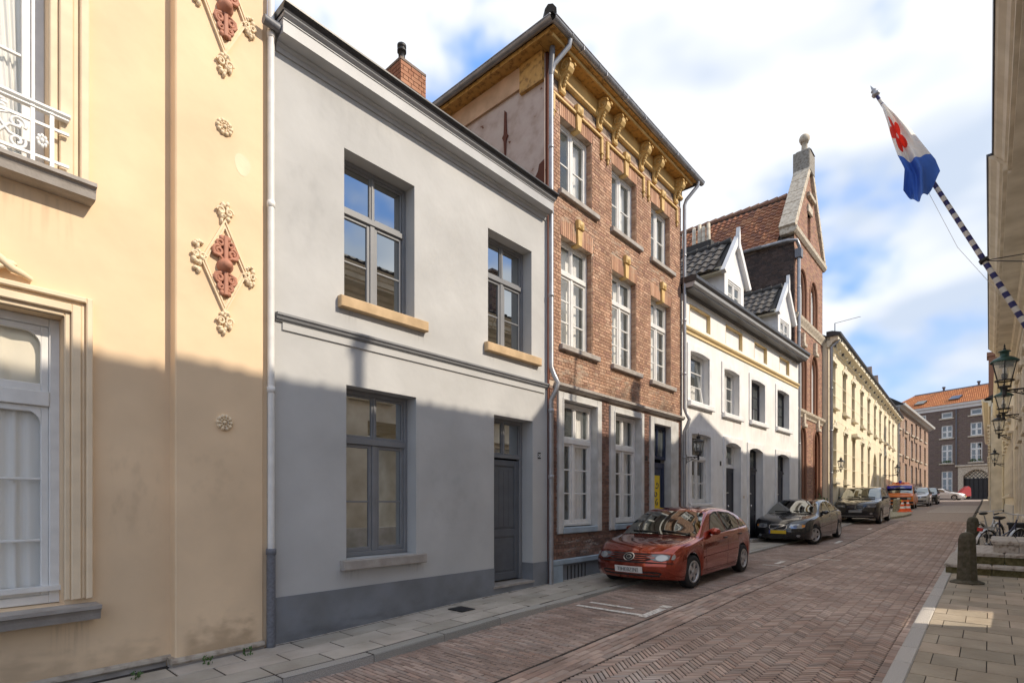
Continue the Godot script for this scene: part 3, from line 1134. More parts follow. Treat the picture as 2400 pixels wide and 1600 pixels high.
# ------------------------------------------------------------------ yellow house (left edge)
func yellow_house() -> void:
	var p := front("plastered_house", "ochre yellow plastered house with diamond ornaments and white windows, at the left edge", -6.04, -2.66, -2.87)
	var up := [-3.55, -1.88, 4.47, 7.6, 0.26]
	var low := [-3.65, -1.78, 0.74, 3.28, 0.26]
	wall(p, "wall", M.yellow_wall, -6.5, -0.95, -0.6, 11.0, [up, low], -0.14, 0.2)
	# corner pilaster, 7 cm proud, with a soft arris
	var pb := MB.new()
	pb.cbx(-0.95, -0.07, -0.6, 11.0, -0.25, 0.0, 0.012)
	put(pb, "pilaster", M.yellow_wall, p)
	shell(p, -6.5, -0.02, -0.6, 11.0, 8.0, M.yellow_wall)
	slope_roof(p, -6.5, -0.02, 11.0, 13.5, 0.2, -8.0, M.dark_tile_flat)
	# moulded window surrounds
	for q in [[-1.88, 4.47, 7.6, -3.55, 1.0], [-1.78, 0.78, 3.28, -3.65, 0.72]]:
		var b := MB.new()
		for st in [[0.0, 0.06, 0.02], [0.06, 0.155, 0.055], [0.155, 0.20, 0.035], [0.20, 0.265, 0.075]]:
			var xa: float = q[0] + st[0] * q[4]
			var xb: float = q[0] + st[1] * q[4]
			b.cbx(xa, xb, q[1], q[2] + st[1] * q[4], -0.16, -0.14 + st[2], 0.008)
			b.cbx(q[3], xa, q[2] + st[0] * q[4], q[2] + st[1] * q[4], -0.16, -0.14 + st[2], 0.008)
		put(b, "window_surround", M.cream_trim, p)
	# upper window: tall casements with a looped-back lace curtain
	var w := window(p, -3.5, -1.88, 4.5, 7.6, -0.32, {"fw": 0.09, "mull": [0.5], "mw": 0.1, "bars": [0.31, 0.66], "sash": 0.06, "bw": 0.025})
	curtain(w, -2.66, -1.97, 4.6, 7.5, -0.43, M.curtain, 9.0, 0.022, 0.62)
	curtain(w, -3.42, -2.7, 4.6, 7.5, -0.43, M.curtain, 9.0, 0.022, -0.62)
	# scalloped lace hem along the drawn-back edge
	var lace := MB.new()
	for i in 46:
		var t := i / 45.0
		var x := lerpf(-2.66, -1.97, pow(t, 1.1) * 0.62) + 0.012 * sin(i * 1.9)
		lace.ball(V(x - 0.012, lerpf(7.5, 4.6, t), -0.422), V(0.034, 0.042, 0.010), 6)
	put(lace, "lace_hem", M.curtain, w)
	# lower window: transom light over tall sashes, cream net curtains, rounded corners
	var w2 := window(p, -3.65, -1.775, 0.745, 3.28, -0.31, {"fw": 0.075, "tr": 2.56, "tb": 0.13, "mull": [0.5], "mw": 0.12, "top": [], "bars": [0.27, 0.62], "sash": 0.055, "topsash": 0.055, "bw": 0.022})
	curtain(w2, -3.6, -1.84, 2.63, 3.2, -0.40, M.curtain_cream, 11.0, 0.03)
	curtain(w2, -2.62, -1.84, 0.88, 2.5, -0.40, M.curtain, 6.0, 0.03)
	curtain(w2, -3.6, -2.82, 0.88, 2.5, -0.40, M.curtain, 6.0, 0.03)
	for c in [[-1.905, 3.15], [-1.905, 2.455]]:
		var poly := PackedVector2Array([Vector2(c[0], c[1])])
		for i in 7:
			var a := PI / 2 * i / 6
			poly.append(Vector2(c[0] - 0.12 + 0.12 * sin(a), c[1] - 0.12 + 0.12 * cos(a)))
		var kb := MB.new()
		kb.prism(poly, -0.36, -0.326)
		put(kb, "corner_piece", M.white_paint, w2)
	one("weather_bar", M.white_paint, w2, -3.65, -1.76, 0.86, 0.90, -0.37, -0.26)
	# moulded stone sills
	for q in [[-3.75, -1.59, 4.47, 0.0], [-3.75, -1.555, 0.74, 0.0]]:
		var b := MB.new()
		var y: float = q[2]
		b.mould(PackedVector2Array([Vector2(-0.3, y), Vector2(0.07, y - 0.008), Vector2(0.07, y - 0.04), Vector2(0.045, y - 0.05), Vector2(0.03, y - 0.08), Vector2(0.02, y - 0.135), Vector2(-0.03, y - 0.145), Vector2(-0.3, y - 0.145)]), q[0], q[1])
		put(b, "sill", M.sill_grey, p)
	balcony_rail(p)
	for y in [6.83, 4.12]:
		diamond(p, -0.49, y)
	for y in [5.59, 2.48, 8.3]:
		rosette(p, -0.49, y)
	# carved shell over the lower window
	var sh := MB.new()
	for i in 7:
		var a := PI * (0.08 + 0.14 * i)
		sh.tube([V(-2.6, 3.57, 0.0), V(-2.6 + cos(a) * 0.3, 3.57 + sin(a) * 0.16, 0.05), V(-2.6 + cos(a) * 0.5, 3.55 + sin(a) * 0.26, 0.02)], 0.045, 7, 0.03)
	sh.tube([V(-2.32, 3.6, 0.02), V(-2.2, 3.63, 0.05), V(-2.13, 3.57, 0.05), V(-2.06, 3.55, 0.03), V(-2.0, 3.53, 0.0)], 0.045, 8, 0.02)
	sh.tube([V(-2.36, 3.55, 0.02), V(-2.24, 3.55, 0.05), V(-2.16, 3.59, 0.04), V(-2.1, 3.62, 0.02)], 0.035, 8, 0.015)
	put(sh, "carved_shell", M.cream_relief, p, V(0, 0, -0.12))
	# torus base moulding stepping round the pilaster, and the stone below
	var bm := MB.new()
	for q in [[-6.5, -0.95, -0.14, 0.09], [-0.95, -0.07, 0.0, 0.075]]:
		var z: float = q[2]
		var y: float = q[3]
		bm.mould(PackedVector2Array([Vector2(z - 0.1, y + 0.03), Vector2(z + 0.012, y + 0.03), Vector2(z + 0.035, y + 0.012), Vector2(z + 0.042, y - 0.012), Vector2(z + 0.03, y - 0.03), Vector2(z - 0.1, y - 0.03)]), q[0] - (0.04 if z == 0.0 else 0.0), q[1])
	put(bm, "base_moulding", M.base_stone, p)
	var bs := MB.new()
	bs.bx(-6.5, -0.99, -0.6, 0.062, -0.2, -0.128)
	bs.bx(-0.985, -0.07, -0.6, 0.047, -0.1, 0.012)
	put(bs, "base_course", M.sill_grey, p)
	# white downpipe in the joint with the next house, grey iron foot
	pipe(p, [V(-0.01, 1.08, 0.05), V(-0.01, 10.9, 0.05)], 0.037, M.white_paint, [V(-0.01, 7.0, 0.05), V(-0.01, 4.97, 0.05), V(-0.01, 2.9, 0.05), V(-0.01, 6.86, 0.05)])
	pipe(p, [V(-0.01, -0.05, 0.05), V(-0.01, 1.12, 0.05)], 0.047, M.lead, [V(-0.01, 1.09, 0.05)], "downpipe_foot")
	var brown := lin(0.16, 0.10, 0.05)
	stain(p, "base_stain", -0.93, -0.09, 0.1, 0.62, 0.0025, brown, 0.25)
	stain(p, "base_stain", -2.6, -1.6, 0.1, 0.55, -0.1375, brown, 0.18)
	stain(p, "base_stain", -1.7, -0.96, 0.1, 0.5, -0.1375, brown, 0.13)
	stain(p, "drip_stain", -2.3, -1.62, 3.7, 4.3, -0.1375, brown, 0.10)
	stain(p, "drip_stain", -1.9, -1.55, 0.15, 0.57, -0.1375, brown, 0.12)
	stain(p, "blot_stain", -1.5, -1.0, 1.2, 2.3, -0.1375, brown, 0.07)
	stain(p, "blot_stain", -0.9, -0.2, 1.5, 2.3, 0.0025, brown, 0.05)
	# pale patch left where a fitting was taken off
	var pp := PackedVector2Array()
	for i in 18:
		var a := TAU * i / 18
		pp.append(Vector2(-0.30 + cos(a) * (0.085 + 0.006 * sin(i * 1.1)), 5.29 + sin(a) * (0.115 + 0.008 * cos(i * 0.9))))
	var pm := MB.new()
	pm.prism(pp, -0.01, 0.0015)
	put(pm, "pale_patch", M.cream_trim, p)

func balcony_rail(p: Node3D) -> void:
	var r := Node3D.new()
	r.name = "window_railing"
	r.position = V(0, 0, -0.05)
	p.add_child(r)
	var top := MB.new()
	top.cbx(-3.6, -1.755, 4.985, 5.015, -0.03, 0.03, 0.008)
	top.cbx(-3.6, -1.765, 4.955, 4.972, -0.022, 0.022, 0.004)
	put(top, "handrail", M.white_iron, r)
	for y in [4.845, 4.565]:
		var b := MB.new()
		b.bx(-3.6, -1.765, y - 0.011, y + 0.011, -0.012, 0.012)
		put(b, "rail", M.white_iron, r)
	for x in [-2.005, -1.88, -3.4]:
		var b := MB.new()
		b.bx(x - 0.014, x + 0.014, 4.47, 4.985, -0.014, 0.014)
		put(b, "upright", M.white_iron, r)
	for sx in [1.0, -1.0]:
		for cx in [-2.30, -3.05]:
			var b := MB.new()
			b.tube([V(cx, 4.62, 0), V(cx + sx * 0.09, 4.66, 0), V(cx + sx * 0.15, 4.74, 0), V(cx + sx * 0.22, 4.745, 0)], 0.0135, 6)
			b.tube([V(cx, 4.79, 0), V(cx + sx * 0.09, 4.75, 0), V(cx + sx * 0.15, 4.67, 0), V(cx + sx * 0.23, 4.655, 0)], 0.0135, 6)
			b.tube(scroll_pts(Vector2(cx + sx * 0.2, 4.775), 0.056, 0.014, -0.5 if sx > 0 else PI + 0.5, 1.35 * sx, 0.0), 0.0125, 6)
			b.tube(scroll_pts(Vector2(cx + sx * 0.2, 4.625), 0.056, 0.014, 0.5 if sx > 0 else PI - 0.5, -1.35 * sx, 0.0), 0.0125, 6)
			b.tube([V(cx, 4.83, 0), V(cx + sx * 0.06, 4.80, 0), V(cx + sx * 0.16, 4.84, 0)], 0.01, 6)
			put(b, "scrollwork", M.white_iron, r)
	for q in [[-2.24, 4.905, 0.085, 0.05], [-2.42, 4.71, 0.05, 0.08], [-2.24, 4.51, 0.1, 0.045], [-1.943, 4.71, 0.042, 0.06]]:
		var b := MB.new()
		for i in 8:
			var a := TAU * i / 8
			b.ball(V(q[0] + cos(a) * q[2] * 0.7, q[1] + sin(a) * q[3] * 0.7, 0), V(q[2] * 0.34, q[3] * 0.34, 0.012), 6)
		b.ball(V(q[0], q[1], 0.004), V(q[2] * 0.4, q[3] * 0.4, 0.014), 6)
		put(b, "cast_flower", M.white_iron, r)

func leafy(b: MB, c: Vector2, sx: float, sy: float, sd: int) -> void:
	var r := RandomNumberGenerator.new()
	r.seed = sd
	for i in 16:
		var x := c.x + r.randf_range(-sx, sx)
		var y := c.y + r.randf_range(-sy, sy)
		var k := 1.0 - absf(y - c.y) / sy * 0.5
		b.ball(V(c.x + (x - c.x) * k, y, 0.015), V(r.randf_range(0.018, 0.032), r.randf_range(0.022, 0.04), 0.03), 6)
	for sgn in [-1.0, 1.0]:
		b.tube(scroll_pts(Vector2(c.x + sgn * sx * 0.6, c.y), sx * 0.6, 0.012, 0.0 if sgn > 0 else PI, 1.2 * sgn, 0.03, 14), 0.013, 5)

func diamond(p: Node3D, cx: float, cy: float) -> void:
	var d := Node3D.new()
	d.name = "diamond_ornament"
	d.position = V(cx, cy, 0)
	p.add_child(d, true)
	var hw := 0.235
	var hh := 0.50
	var c := [Vector2(0, hh), Vector2(hw, 0), Vector2(0, -hh), Vector2(-hw, 0)]
	for i in 4:
		var a: Vector2 = c[i]
		var e: Vector2 = c[(i + 1) % 4]
		var b := MB.new()
		for st in [[1.0, 0.93, 0.03], [0.93, 0.87, 0.016], [0.87, 0.80, 0.026], [0.80, 0.765, 0.012]]:
			b.prism(PackedVector2Array([a * st[0], e * st[0], e * st[1], a * st[1]]), -0.005, st[2])
		put(b, "moulding", M.cream_relief, d)
	for q in [[0.0, hh + 0.07, 0.07, 0.11], [0.0, -hh - 0.08, 0.07, 0.13], [hw + 0.02, -0.03, 0.055, 0.15], [-hw - 0.02, 0.03, 0.055, 0.15]]:
		var b := MB.new()
		leafy(b, Vector2(q[0], q[1]), q[2], q[3], int(q[1] * 100) + int(q[0] * 900))
		put(b, "leaf_boss", M.cream_relief, d)
	# terracotta-red anchor: bar, scrolls and a central knob
	var b := MB.new()
	b.cbx(-0.022, 0.022, -0.31, 0.31, 0.0, 0.06, 0.008)
	b.lathe([Vector2(0.001, 0.13), Vector2(0.03, 0.125), Vector2(0.045, 0.105), Vector2(0.06, 0.07), Vector2(0.075, 0.05), Vector2(0.078, 0.0)], 16, Transform3D(Basis(V(1, 0, 0), PI / 2), V(0, 0.0, -0.0)))
	for sx in [-1.0, 1.0]:
		for sy in [-1.0, 1.0]:
			var k: float = 1.0 if sy > 0 else 0.85
			b.tube(scroll_pts(Vector2(sx * 0.072 * k, sy * 0.14), 0.055 * k, 0.014, PI / 2 * sy, -1.4 * sx * sy, 0.035, 20), 0.017, 6)
			b.tube(scroll_pts(Vector2(sx * 0.05 * k, sy * 0.225), 0.042 * k, 0.012, -PI / 2 * sy, 1.3 * sx * sy, 0.035, 18), 0.015, 6)
			b.tube([V(sx * 0.025, sy * 0.07, 0.03), V(sx * 0.06, sy * 0.09, 0.04), V(sx * 0.115 * k, sy * 0.10, 0.035), V(sx * 0.128 * k, sy * 0.15, 0.03)], 0.017, 6)
			b.ball(V(sx * 0.072 * k, sy * 0.14, 0.02), V(0.05, 0.05, 0.02), 6)
			b.ball(V(sx * 0.035, sy * 0.285, 0.03), V(0.03, 0.035, 0.025), 6)
	put(b, "iron_ornament", M.terracotta, d)

func rosette(p: Node3D, cx: float, cy: float) -> void:
	var b := MB.new()
	var t := Transform3D(Basis(V(1, 0, 0), PI / 2), V(cx, cy, 0))
	b.lathe([Vector2(0.001, 0.012), Vector2(0.085, 0.012), Vector2(0.085, -0.004)], 20, t)
	for i in 10:
		var a := TAU * i / 10
		b.ball(V(cx + cos(a) * 0.066, cy + sin(a) * 0.066, 0.014), V(0.024, 0.024, 0.02), 6)
		b.ball(V(cx + cos(a) * 0.04, cy + sin(a) * 0.04, 0.016), V(0.014, 0.014, 0.014), 6)
	b.ball(V(cx, cy, 0.018), V(0.022, 0.022, 0.024), 8)
	put(b, "rosette", M.cream_relief, p)

# ------------------------------------------------------------------ grey house
func grey_house() -> void:
	var p := front("grey_house", "two-storey house plastered light grey with dark grey plinth and timber windows", -6.04, -2.66, 0.0)
	var holes := [[0.93, 2.03, 4.2, 6.09], [3.51, 4.61, 4.2, 6.07], [0.96, 2.06, 0.92, 3.12], [3.65, 4.64, 0.56, 3.07]]
	wall(p, "wall", M.grey_wall, 0.03, 5.06, 0.56, 7.05, holes, 0.0, 0.3)
	# plinth, 12 mm proud, open at the door
	var pl := MB.new()
	for q in [[0.03, 3.65], [4.64, 5.06]]:
		pl.bx(q[0], q[1], -0.6, 0.56, -0.3, 0.012)
	put(pl, "plinth", M.grey_plinth, p)
	shell(p, 0.03, 5.06, -0.6, 7.0, 9.0, M.grey_wall)
	var rf := MB.new()
	rf.mould(PackedVector2Array([Vector2(-0.1, 7.12), Vector2(-4.0, 7.75), Vector2(-8.9, 7.0), Vector2(-8.9, 6.8), Vector2(0.0, 6.95)]), 0.05, 5.06)
	put(rf, "roof", M.dark_tile_flat, p)
	# box cornice: bed mouldings, plain fascia, crown and dark gutter
	var cb := MB.new()
	cb.mould(PackedVector2Array([Vector2(-0.05, 6.76), Vector2(0.02, 6.76), Vector2(0.03, 6.79), Vector2(0.03, 6.81), Vector2(0.06, 6.83), Vector2(0.065, 6.85), Vector2(0.20, 6.86), Vector2(0.20, 7.0), Vector2(0.21, 7.005), Vector2(0.21, 7.015), Vector2(-0.05, 7.02)]), 0.06, 4.99)
	put(cb, "cornice", M.grey_cornice, p)
	var cr := MB.new()
	cr.mould(PackedVector2Array([Vector2(-0.05, 7.023), Vector2(0.212, 7.023), Vector2(0.225, 7.035), Vector2(0.245, 7.05), Vector2(0.25, 7.06), Vector2(-0.05, 7.06)]), 0.05, 5.0)
	put(cr, "crown_moulding", M.grey_cornice, p)
	var gu := MB.new()
	gu.mould(PackedVector2Array([Vector2(-0.05, 7.063), Vector2(0.248, 7.063), Vector2(0.255, 7.085), Vector2(0.28, 7.115), Vector2(0.305, 7.125), Vector2(0.305, 7.145), Vector2(0.285, 7.148), Vector2(-0.05, 7.148)]), 0.035, 5.02)
	put(gu, "gutter", M.dark_gutter, p)
	var ov := MB.new()
	ov.tube([V(-0.12, 6.93, 0.12), V(0.06, 6.93, 0.12)], 0.05, 10)
	put(ov, "overflow_pipe", M.lead, p)
	# string course
	var sb := MB.new()
	sb.mould(PackedVector2Array([Vector2(-0.02, 3.80), Vector2(0.07, 3.79), Vector2(0.07, 3.765), Vector2(0.052, 3.75), Vector2(0.045, 3.725), Vector2(0.028, 3.715), Vector2(0.022, 3.70), Vector2(-0.02, 3.70)]), 0.06, 5.05)
	put(sb, "string_course", M.grey_paint, p)
	var sb2 := MB.new()
	sb2.mould(PackedVector2Array([Vector2(-0.02, 3.70), Vector2(0.02, 3.698), Vector2(0.02, 3.615), Vector2(-0.02, 3.61)]), 0.14, 4.97)
	put(sb2, "string_band", M.grey_wall, p)
	var fm: Material = M.grey_paint
	for q in [[0.93, 2.03, 4.2, 6.09], [3.51, 4.61, 4.2, 6.07]]:
		window(p, q[0], q[1], q[2], q[3], -0.2, {"fm": fm, "fw": 0.055, "tr": 5.42, "tb": 0.075, "mull": [0.5], "mw": 0.075, "top": [0.5], "bars": [0.46], "sash": 0.045, "bw": 0.024, "glass": M.glass_coated})
		sill(p, q[0] - 0.09, q[1] + 0.19, q[2] - 0.135, q[2] + 0.005, 0.09, M.sand_sill)
	window(p, 0.96, 2.06, 0.925, 3.12, -0.2, {"fm": fm, "fw": 0.06, "tr": 2.45, "tb": 0.085, "mull": [0.5], "mw": 0.075, "top": [0.5], "bars": [0.46], "sash": 0.045, "bw": 0.022, "glass": M.glass_coated})
	sill(p, 0.87, 2.18, 0.79, 0.915, 0.10, M.sill_grey)
	# door under a two-light transom window
	window(p, 3.65, 4.64, 2.40, 3.07, -0.24, {"fm": fm, "fw": 0.06, "mull": [0.5], "mw": 0.05, "sash": 0.02, "glass": M.glass_coated})
	var fr := MB.new()
	fr.cbx(3.65, 3.71, 0.27, 2.40, -0.31, -0.24, 0.005)
	fr.cbx(4.56, 4.64, 0.27, 2.40, -0.31, -0.24, 0.005)
	put(fr, "door_frame", fm, p)
	var dr := door(p, 3.71, 4.56, 0.29, 2.37, -0.26, M.grey_door, [[0.13, 0.87, 0.06, 0.36], [0.13, 0.87, 0.42, 0.95]])
	var kb := MB.new()
	kb.ball(V(3.80, 1.35, -0.24), V(0.022, 0.022, 0.02), 8)
	put(kb, "knob", M.chrome, dr)
	for i in 4:
		one("board_joint", M.dark_gutter, dr, 3.93 + i * 0.12, 3.934 + i * 0.12, 1.22, 2.2, -0.27, -0.2665)
	one("doorstep", M.sill_grey, p, 3.62, 4.66, 0.225, 0.262, -0.4, 0.03)
	one("step_riser", M.grey_plinth, p, 3.65, 4.64, -0.5, 0.225, -0.4, 0.008)
	var nb := one("number_plate", M.iron_black, p, 4.785, 4.865, 2.42, 2.53, 0.0, 0.008)
	text(nb, "20", 0.06, M.white_iron, Transform3D(Basis(), V(4.825, 2.475, 0.011)))
	var soot := lin(0.05, 0.05, 0.055)
	for q in [[0.0, 1.7], [1.5, 3.6]]:
		stain(p, "base_stain", q[0], q[1], -0.1, 0.4, 0.0145, soot, 0.24)
	for q in [[0.8, 1.15], [1.9, 2.25], [3.36, 3.7], [4.6, 4.9]]:
		stain(p, "drip_stain", q[0], q[1], 3.83, 4.06, 0.0025, soot, 0.13)
	for q in [[0.8, 1.2], [1.85, 2.25]]:
		stain(p, "drip_stain", q[0], q[1], 0.57, 0.79, 0.0025, soot, 0.14)
	stain(p, "drip_stain", 0.3, 1.9, 5.8, 6.7, 0.0025, soot, 0.03)
	stain(p, "blot_stain", 2.2, 3.4, 1.0, 2.4, 0.0025, soot, 0.06)
	stain(p, "blot_stain", 0.1, 0.9, 4.4, 5.9, 0.0025, soot, 0.04)
	stain(p, "blot_stain", 2.1, 3.4, 4.6, 6.2, 0.0025, M.white_paint.albedo_color, 0.12)
	# brick chimney with a black cowl
	var ch := Node3D.new()
	ch.name = "chimney"
	p.add_child(ch)
	var cm := MB.new()
	cm.bx(2.54, 3.04, 6.9, 8.75, -1.47, -1.015)
	put(cm, "core", M.mortar, ch)
	var pal := [Color(0.46, 0.215, 0.125), Color(0.50, 0.25, 0.15), Color(0.42, 0.19, 0.11)]
	bricks(ch, 2.53, 3.05, 7.7, 8.76, [], -1.0, pal, {"singles": 90, "len": 0.21, "seed": 3, "course": 0.07})
	bricks(ch, 0.0, 0.47, 7.7, 8.76, [], 0.0, [Color(0.36, 0.16, 0.10), Color(0.40, 0.18, 0.11)], {"singles": 90, "seed": 4, "course": 0.07, "xf": Transform3D(Basis(V(0, 0, 1), V(0, 1, 0), V(-1, 0, 0)), V(2.53, 0, -1.48))})
	var cap := MB.new()
	cap.bx(2.53, 3.05, 8.76, 8.80, -1.48, -1.0)
	put(cap, "cap", M.mortar_dark, ch)
	var cw := MB.new()
	cw.lathe([Vector2(0.10, 8.79), Vector2(0.10, 8.86), Vector2(0.055, 8.90), Vector2(0.055, 9.06), Vector2(0.075, 9.06), Vector2(0.075, 9.10), Vector2(0.06, 9.115), Vector2(0.06, 9.13), Vector2(0.075, 9.14), Vector2(0.075, 9.18), Vector2(0.01, 9.19)], 14, Transform3D(Basis(), V(2.7, 0, -1.2)))
	put(cw, "cowl", M.iron_black, ch)

# ------------------------------------------------------------------ brick house with ochre cornice
func console(p: Node3D, x: float, y0: float, y1: float, out: float) -> void:
	var h := y1 - y0
	var pr := PackedVector2Array()
	# side outline (z, y), S-scroll
	for q in [[0.0, 0.0], [0.05, 0.0], [0.075, 0.06], [0.07, 0.13], [0.05, 0.2], [0.06, 0.3], [0.10, 0.42], [0.17, 0.5], [0.24, 0.56], [0.285, 0.66], [0.29, 0.78], [0.26, 0.88], [0.2, 0.95], [0.2, 1.0], [0.0, 1.0]]:
		pr.append(Vector2(q[0] / 0.29 * out, y0 + q[1] * h))
	var b := MB.new()
	b.mould(pr, x - 0.075, x + 0.075)
	for sx in [-1.0, 1.0]:
		var cz := out * 0.6
		var cy := y0 + 0.75 * h
		var pts := []
		for i in 18:
			var t := i / 17.0
			var a := t * 2.4 * TAU * 0.6
			pts.append(V(x + sx * 0.078, cy + sin(a) * lerpf(0.22 * h, 0.02, t), cz + cos(a) * lerpf(0.22 * h, 0.02, t)))
		b.tube(pts, 0.018, 5)
		b.ball(V(x + sx * 0.078, cy, cz), V(0.02, 0.035, 0.035), 6)
	for i in 4:
		b.ball(V(x, y0 + h * (0.52 - i * 0.09), out * (0.5 - 0.09 * i) + 0.02), V(0.05 - 0.006 * i, 0.05, 0.04), 6)
	put(b, "console", M.ochre, p)

func brick_house() -> void:
	var p := front("brick_house", "tall red brick town house with an ochre bracketed cornice and white windows", -6.04, -7.72, -0.2)
	var X1 := 5.74
	var h3 := [[0.40, 1.48, 7.53, 8.94], [2.26, 3.34, 7.53, 8.92], [4.06, 5.08, 7.5, 8.86]]
	var h2 := [[0.43, 1.50, 4.62, 6.70], [2.28, 3.33, 4.60, 6.64], [4.05, 5.12, 4.56, 6.60]]
	var h1 := [[0.45, 1.62, 1.16, 3.59], [2.32, 3.47, 1.16, 3.57], [4.15, 5.06, 0.3, 3.54]]
	var holes := h3 + h2 + h1
	wall(p, "mortar_wall", M.mortar, 0.08, X1, 3.8, 9.4, h3 + h2, -0.012, 0.2)
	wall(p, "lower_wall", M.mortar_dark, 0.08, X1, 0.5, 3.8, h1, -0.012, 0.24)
	var pal := [Color(0.47, 0.275, 0.18), Color(0.52, 0.32, 0.215), Color(0.425, 0.245, 0.165), Color(0.56, 0.36, 0.25), Color(0.49, 0.295, 0.20), Color(0.39, 0.22, 0.155)]
	# brick courses leave room for the flat arches, sills and stone surrounds
	var cut := []
	for h in h3 + h2:
		cut.append([h[0] - 0.0, h[1] + 0.0, h[2] - 0.1, h[3]])
		cut.append([h[0] - 0.035, h[1] + 0.035, h[3], h[3] + 0.33])
	bricks(p, 0.08, X1, 3.9, 9.36, cut, 0.0, pal, {"singles": 290, "seed": 12})
	var sur := [[0.30, 1.80, 1.04, 3.8], [2.15, 3.64, 1.04, 3.8], [3.97, 5.5, 0.0, 3.8]]
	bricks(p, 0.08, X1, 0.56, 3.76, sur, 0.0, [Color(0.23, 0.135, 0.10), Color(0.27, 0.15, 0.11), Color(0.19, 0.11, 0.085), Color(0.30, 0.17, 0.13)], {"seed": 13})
	# brick reveals of the window openings
	for h in h3 + h2:
		bricks(p, 0.0, 0.15, h[2], h[3], [], 0.0, pal, {"seed": 20 + int(h[0] * 7), "len": 0.22, "dep": 0.01, "xf": Transform3D(Basis(V(0, 0, 1), V(0, 1, 0), V(-1, 0, 0)), V(h[1] - 0.008, 0, -0.16))})
	# flat arches of upright bricks, slanting to the keystone
	for h in h3 + h2:
		var n := 17
		var mid: float = (h[0] + h[1]) / 2
		var xfs := []
		var cols := []
		var mb := MB.new()
		mb.cbx(-0.5, 0.5, -0.5, 0.5, -1, 0, 0.06)
		for i in n:
			var u := (i + 0.5) / n
			var x := lerpf(h[0] - 0.03, h[1] + 0.03, u)
			var lean := (x - mid) * 0.1
			xfs.append(Transform3D(Basis(V(0, 0, 1), -lean) * Basis.from_scale(V(0.056, 0.325, 0.012)), V(x + lean * 0.0, h[3] + 0.163, 0.001)))
			var c: Color = pal[rng.randi() % 6]
			cols.append(Color(c.r * 1.1, c.g * 1.05, c.b))
		multi("flat_arch", mb.mesh(), M.brick_any, xfs, cols, p)
	# pale bloom under the upper sills, soot by the string course
	for h in h2 + h3:
		stain(p, "blot_stain", h[0] - 0.2, h[1] + 0.3, h[2] - 0.75, h[2] - 0.1, 0.006, lin(0.62, 0.52, 0.40), 0.45)
	for q in [[0.1, 1.5], [2.0, 3.4], [4.0, 5.5]]:
		stain(p, "base_stain", q[0], q[1], 3.9, 4.3, 0.006, lin(0.05, 0.035, 0.03), 0.3)
	stain(p, "blot_stain", 0.3, 2.3, 0.55, 1.0, 0.007, lin(0.55, 0.5, 0.46), 0.4)
	# ochre keystones
	for h in h3 + h2:
		var mid: float = (h[0] + h[1]) / 2 + 0.03
		var y: float = h[3]
		var b := MB.new()
		b.prism(PackedVector2Array([Vector2(mid - 0.055, y - 0.03), Vector2(mid + 0.055, y - 0.03), Vector2(mid + 0.08, y + 0.28), Vector2(mid - 0.08, y + 0.28)]), -0.18, 0.05)
		b.cbx(mid - 0.1, mid + 0.1, y + 0.28, y + 0.45, -0.02, 0.085, 0.012)
		b.lathe([Vector2(0.001, 0.03), Vector2(0.05, 0.02), Vector2(0.075, 0.0)], 10, Transform3D(Basis(V(1, 0, 0), PI / 2), V(mid, y + 0.365, 0.085)))
		put(b, "keystone", M.ochre, p)
	# stone sills and windows
	var ix := 0
	for h in h3:
		sill(p, h[0] - 0.06, h[1] + 0.2, h[2] - 0.10, h[2], 0.08, M.sill_grey)
		window(p, h[0], h[1], h[2], h[3], -0.13, {"fw": 0.055, "mull": [0.5], "mw": 0.07, "bars": [0.47], "sash": 0.045, "bw": 0.03, "curtain": ["right", "net_pair", "right"][ix]})
		ix += 1
	ix = 0
	for h in h2:
		sill(p, h[0] - 0.06, h[1] + 0.2, h[2] - 0.10, h[2], 0.08, M.sill_grey)
		window(p, h[0], h[1], h[2], h[3], -0.13, {"fw": 0.06, "tr": h[3] - 0.62, "tb": 0.09, "mull": [0.5], "mw": 0.07, "top": [0.5], "bars": [0.33, 0.66], "sash": 0.045, "bw": 0.03, "curtain": "net"})
		ix += 1
	# ochre label moulds with little drops
	for q in [[0.12, 1.86], [2.02, 3.68], [3.85, 5.48]]:
		var y := 9.2
		var b := MB.new()
		b.cbx(q[0], q[1], y, y + 0.055, -0.02, 0.045, 0.008)
		for x in [q[0], q[1] - 0.075]:
			b.cbx(x, x + 0.075, y - 0.30, y, -0.02, 0.045, 0.008)
			b.cbx(x - 0.015, x + 0.09, y - 0.33, y - 0.30, -0.02, 0.06, 0.008)
			b.lathe([Vector2(0.001, -0.11), Vector2(0.022, -0.1), Vector2(0.03, -0.07), Vector2(0.018, -0.045), Vector2(0.032, -0.02), Vector2(0.03, 0.0)], 8, Transform3D(Basis(), V(x + 0.037, y - 0.33, 0.02)))
		put(b, "label_mould", M.ochre, p)
	# frieze, consoles, soffit boards, gutter
	var fz := MB.new()
	fz.mould(PackedVector2Array([Vector2(-0.02, 9.56), Vector2(0.025, 9.56), Vector2(0.06, 9.59), Vector2(0.06, 9.63), Vector2(0.03, 9.65), Vector2(0.03, 9.92), Vector2(-0.02, 9.92)]), 0.1, X1)
	put(fz, "frieze", M.ochre, p)
	for x in [0.42, 1.72, 2.33, 3.52, 4.18, 5.36]:
		console(p, x, 9.33, 9.91, 0.26)
	var sf := MB.new()
	sf.mould(PackedVector2Array([Vector2(-0.02, 9.92), Vector2(0.27, 9.92), Vector2(0.27, 9.96), Vector2(0.37, 9.96), Vector2(0.37, 10.0), Vector2(-0.02, 10.0)]), -0.28, X1 + 0.12)
	put(sf, "soffit", M.ochre_board, p)
	var fa := MB.new()
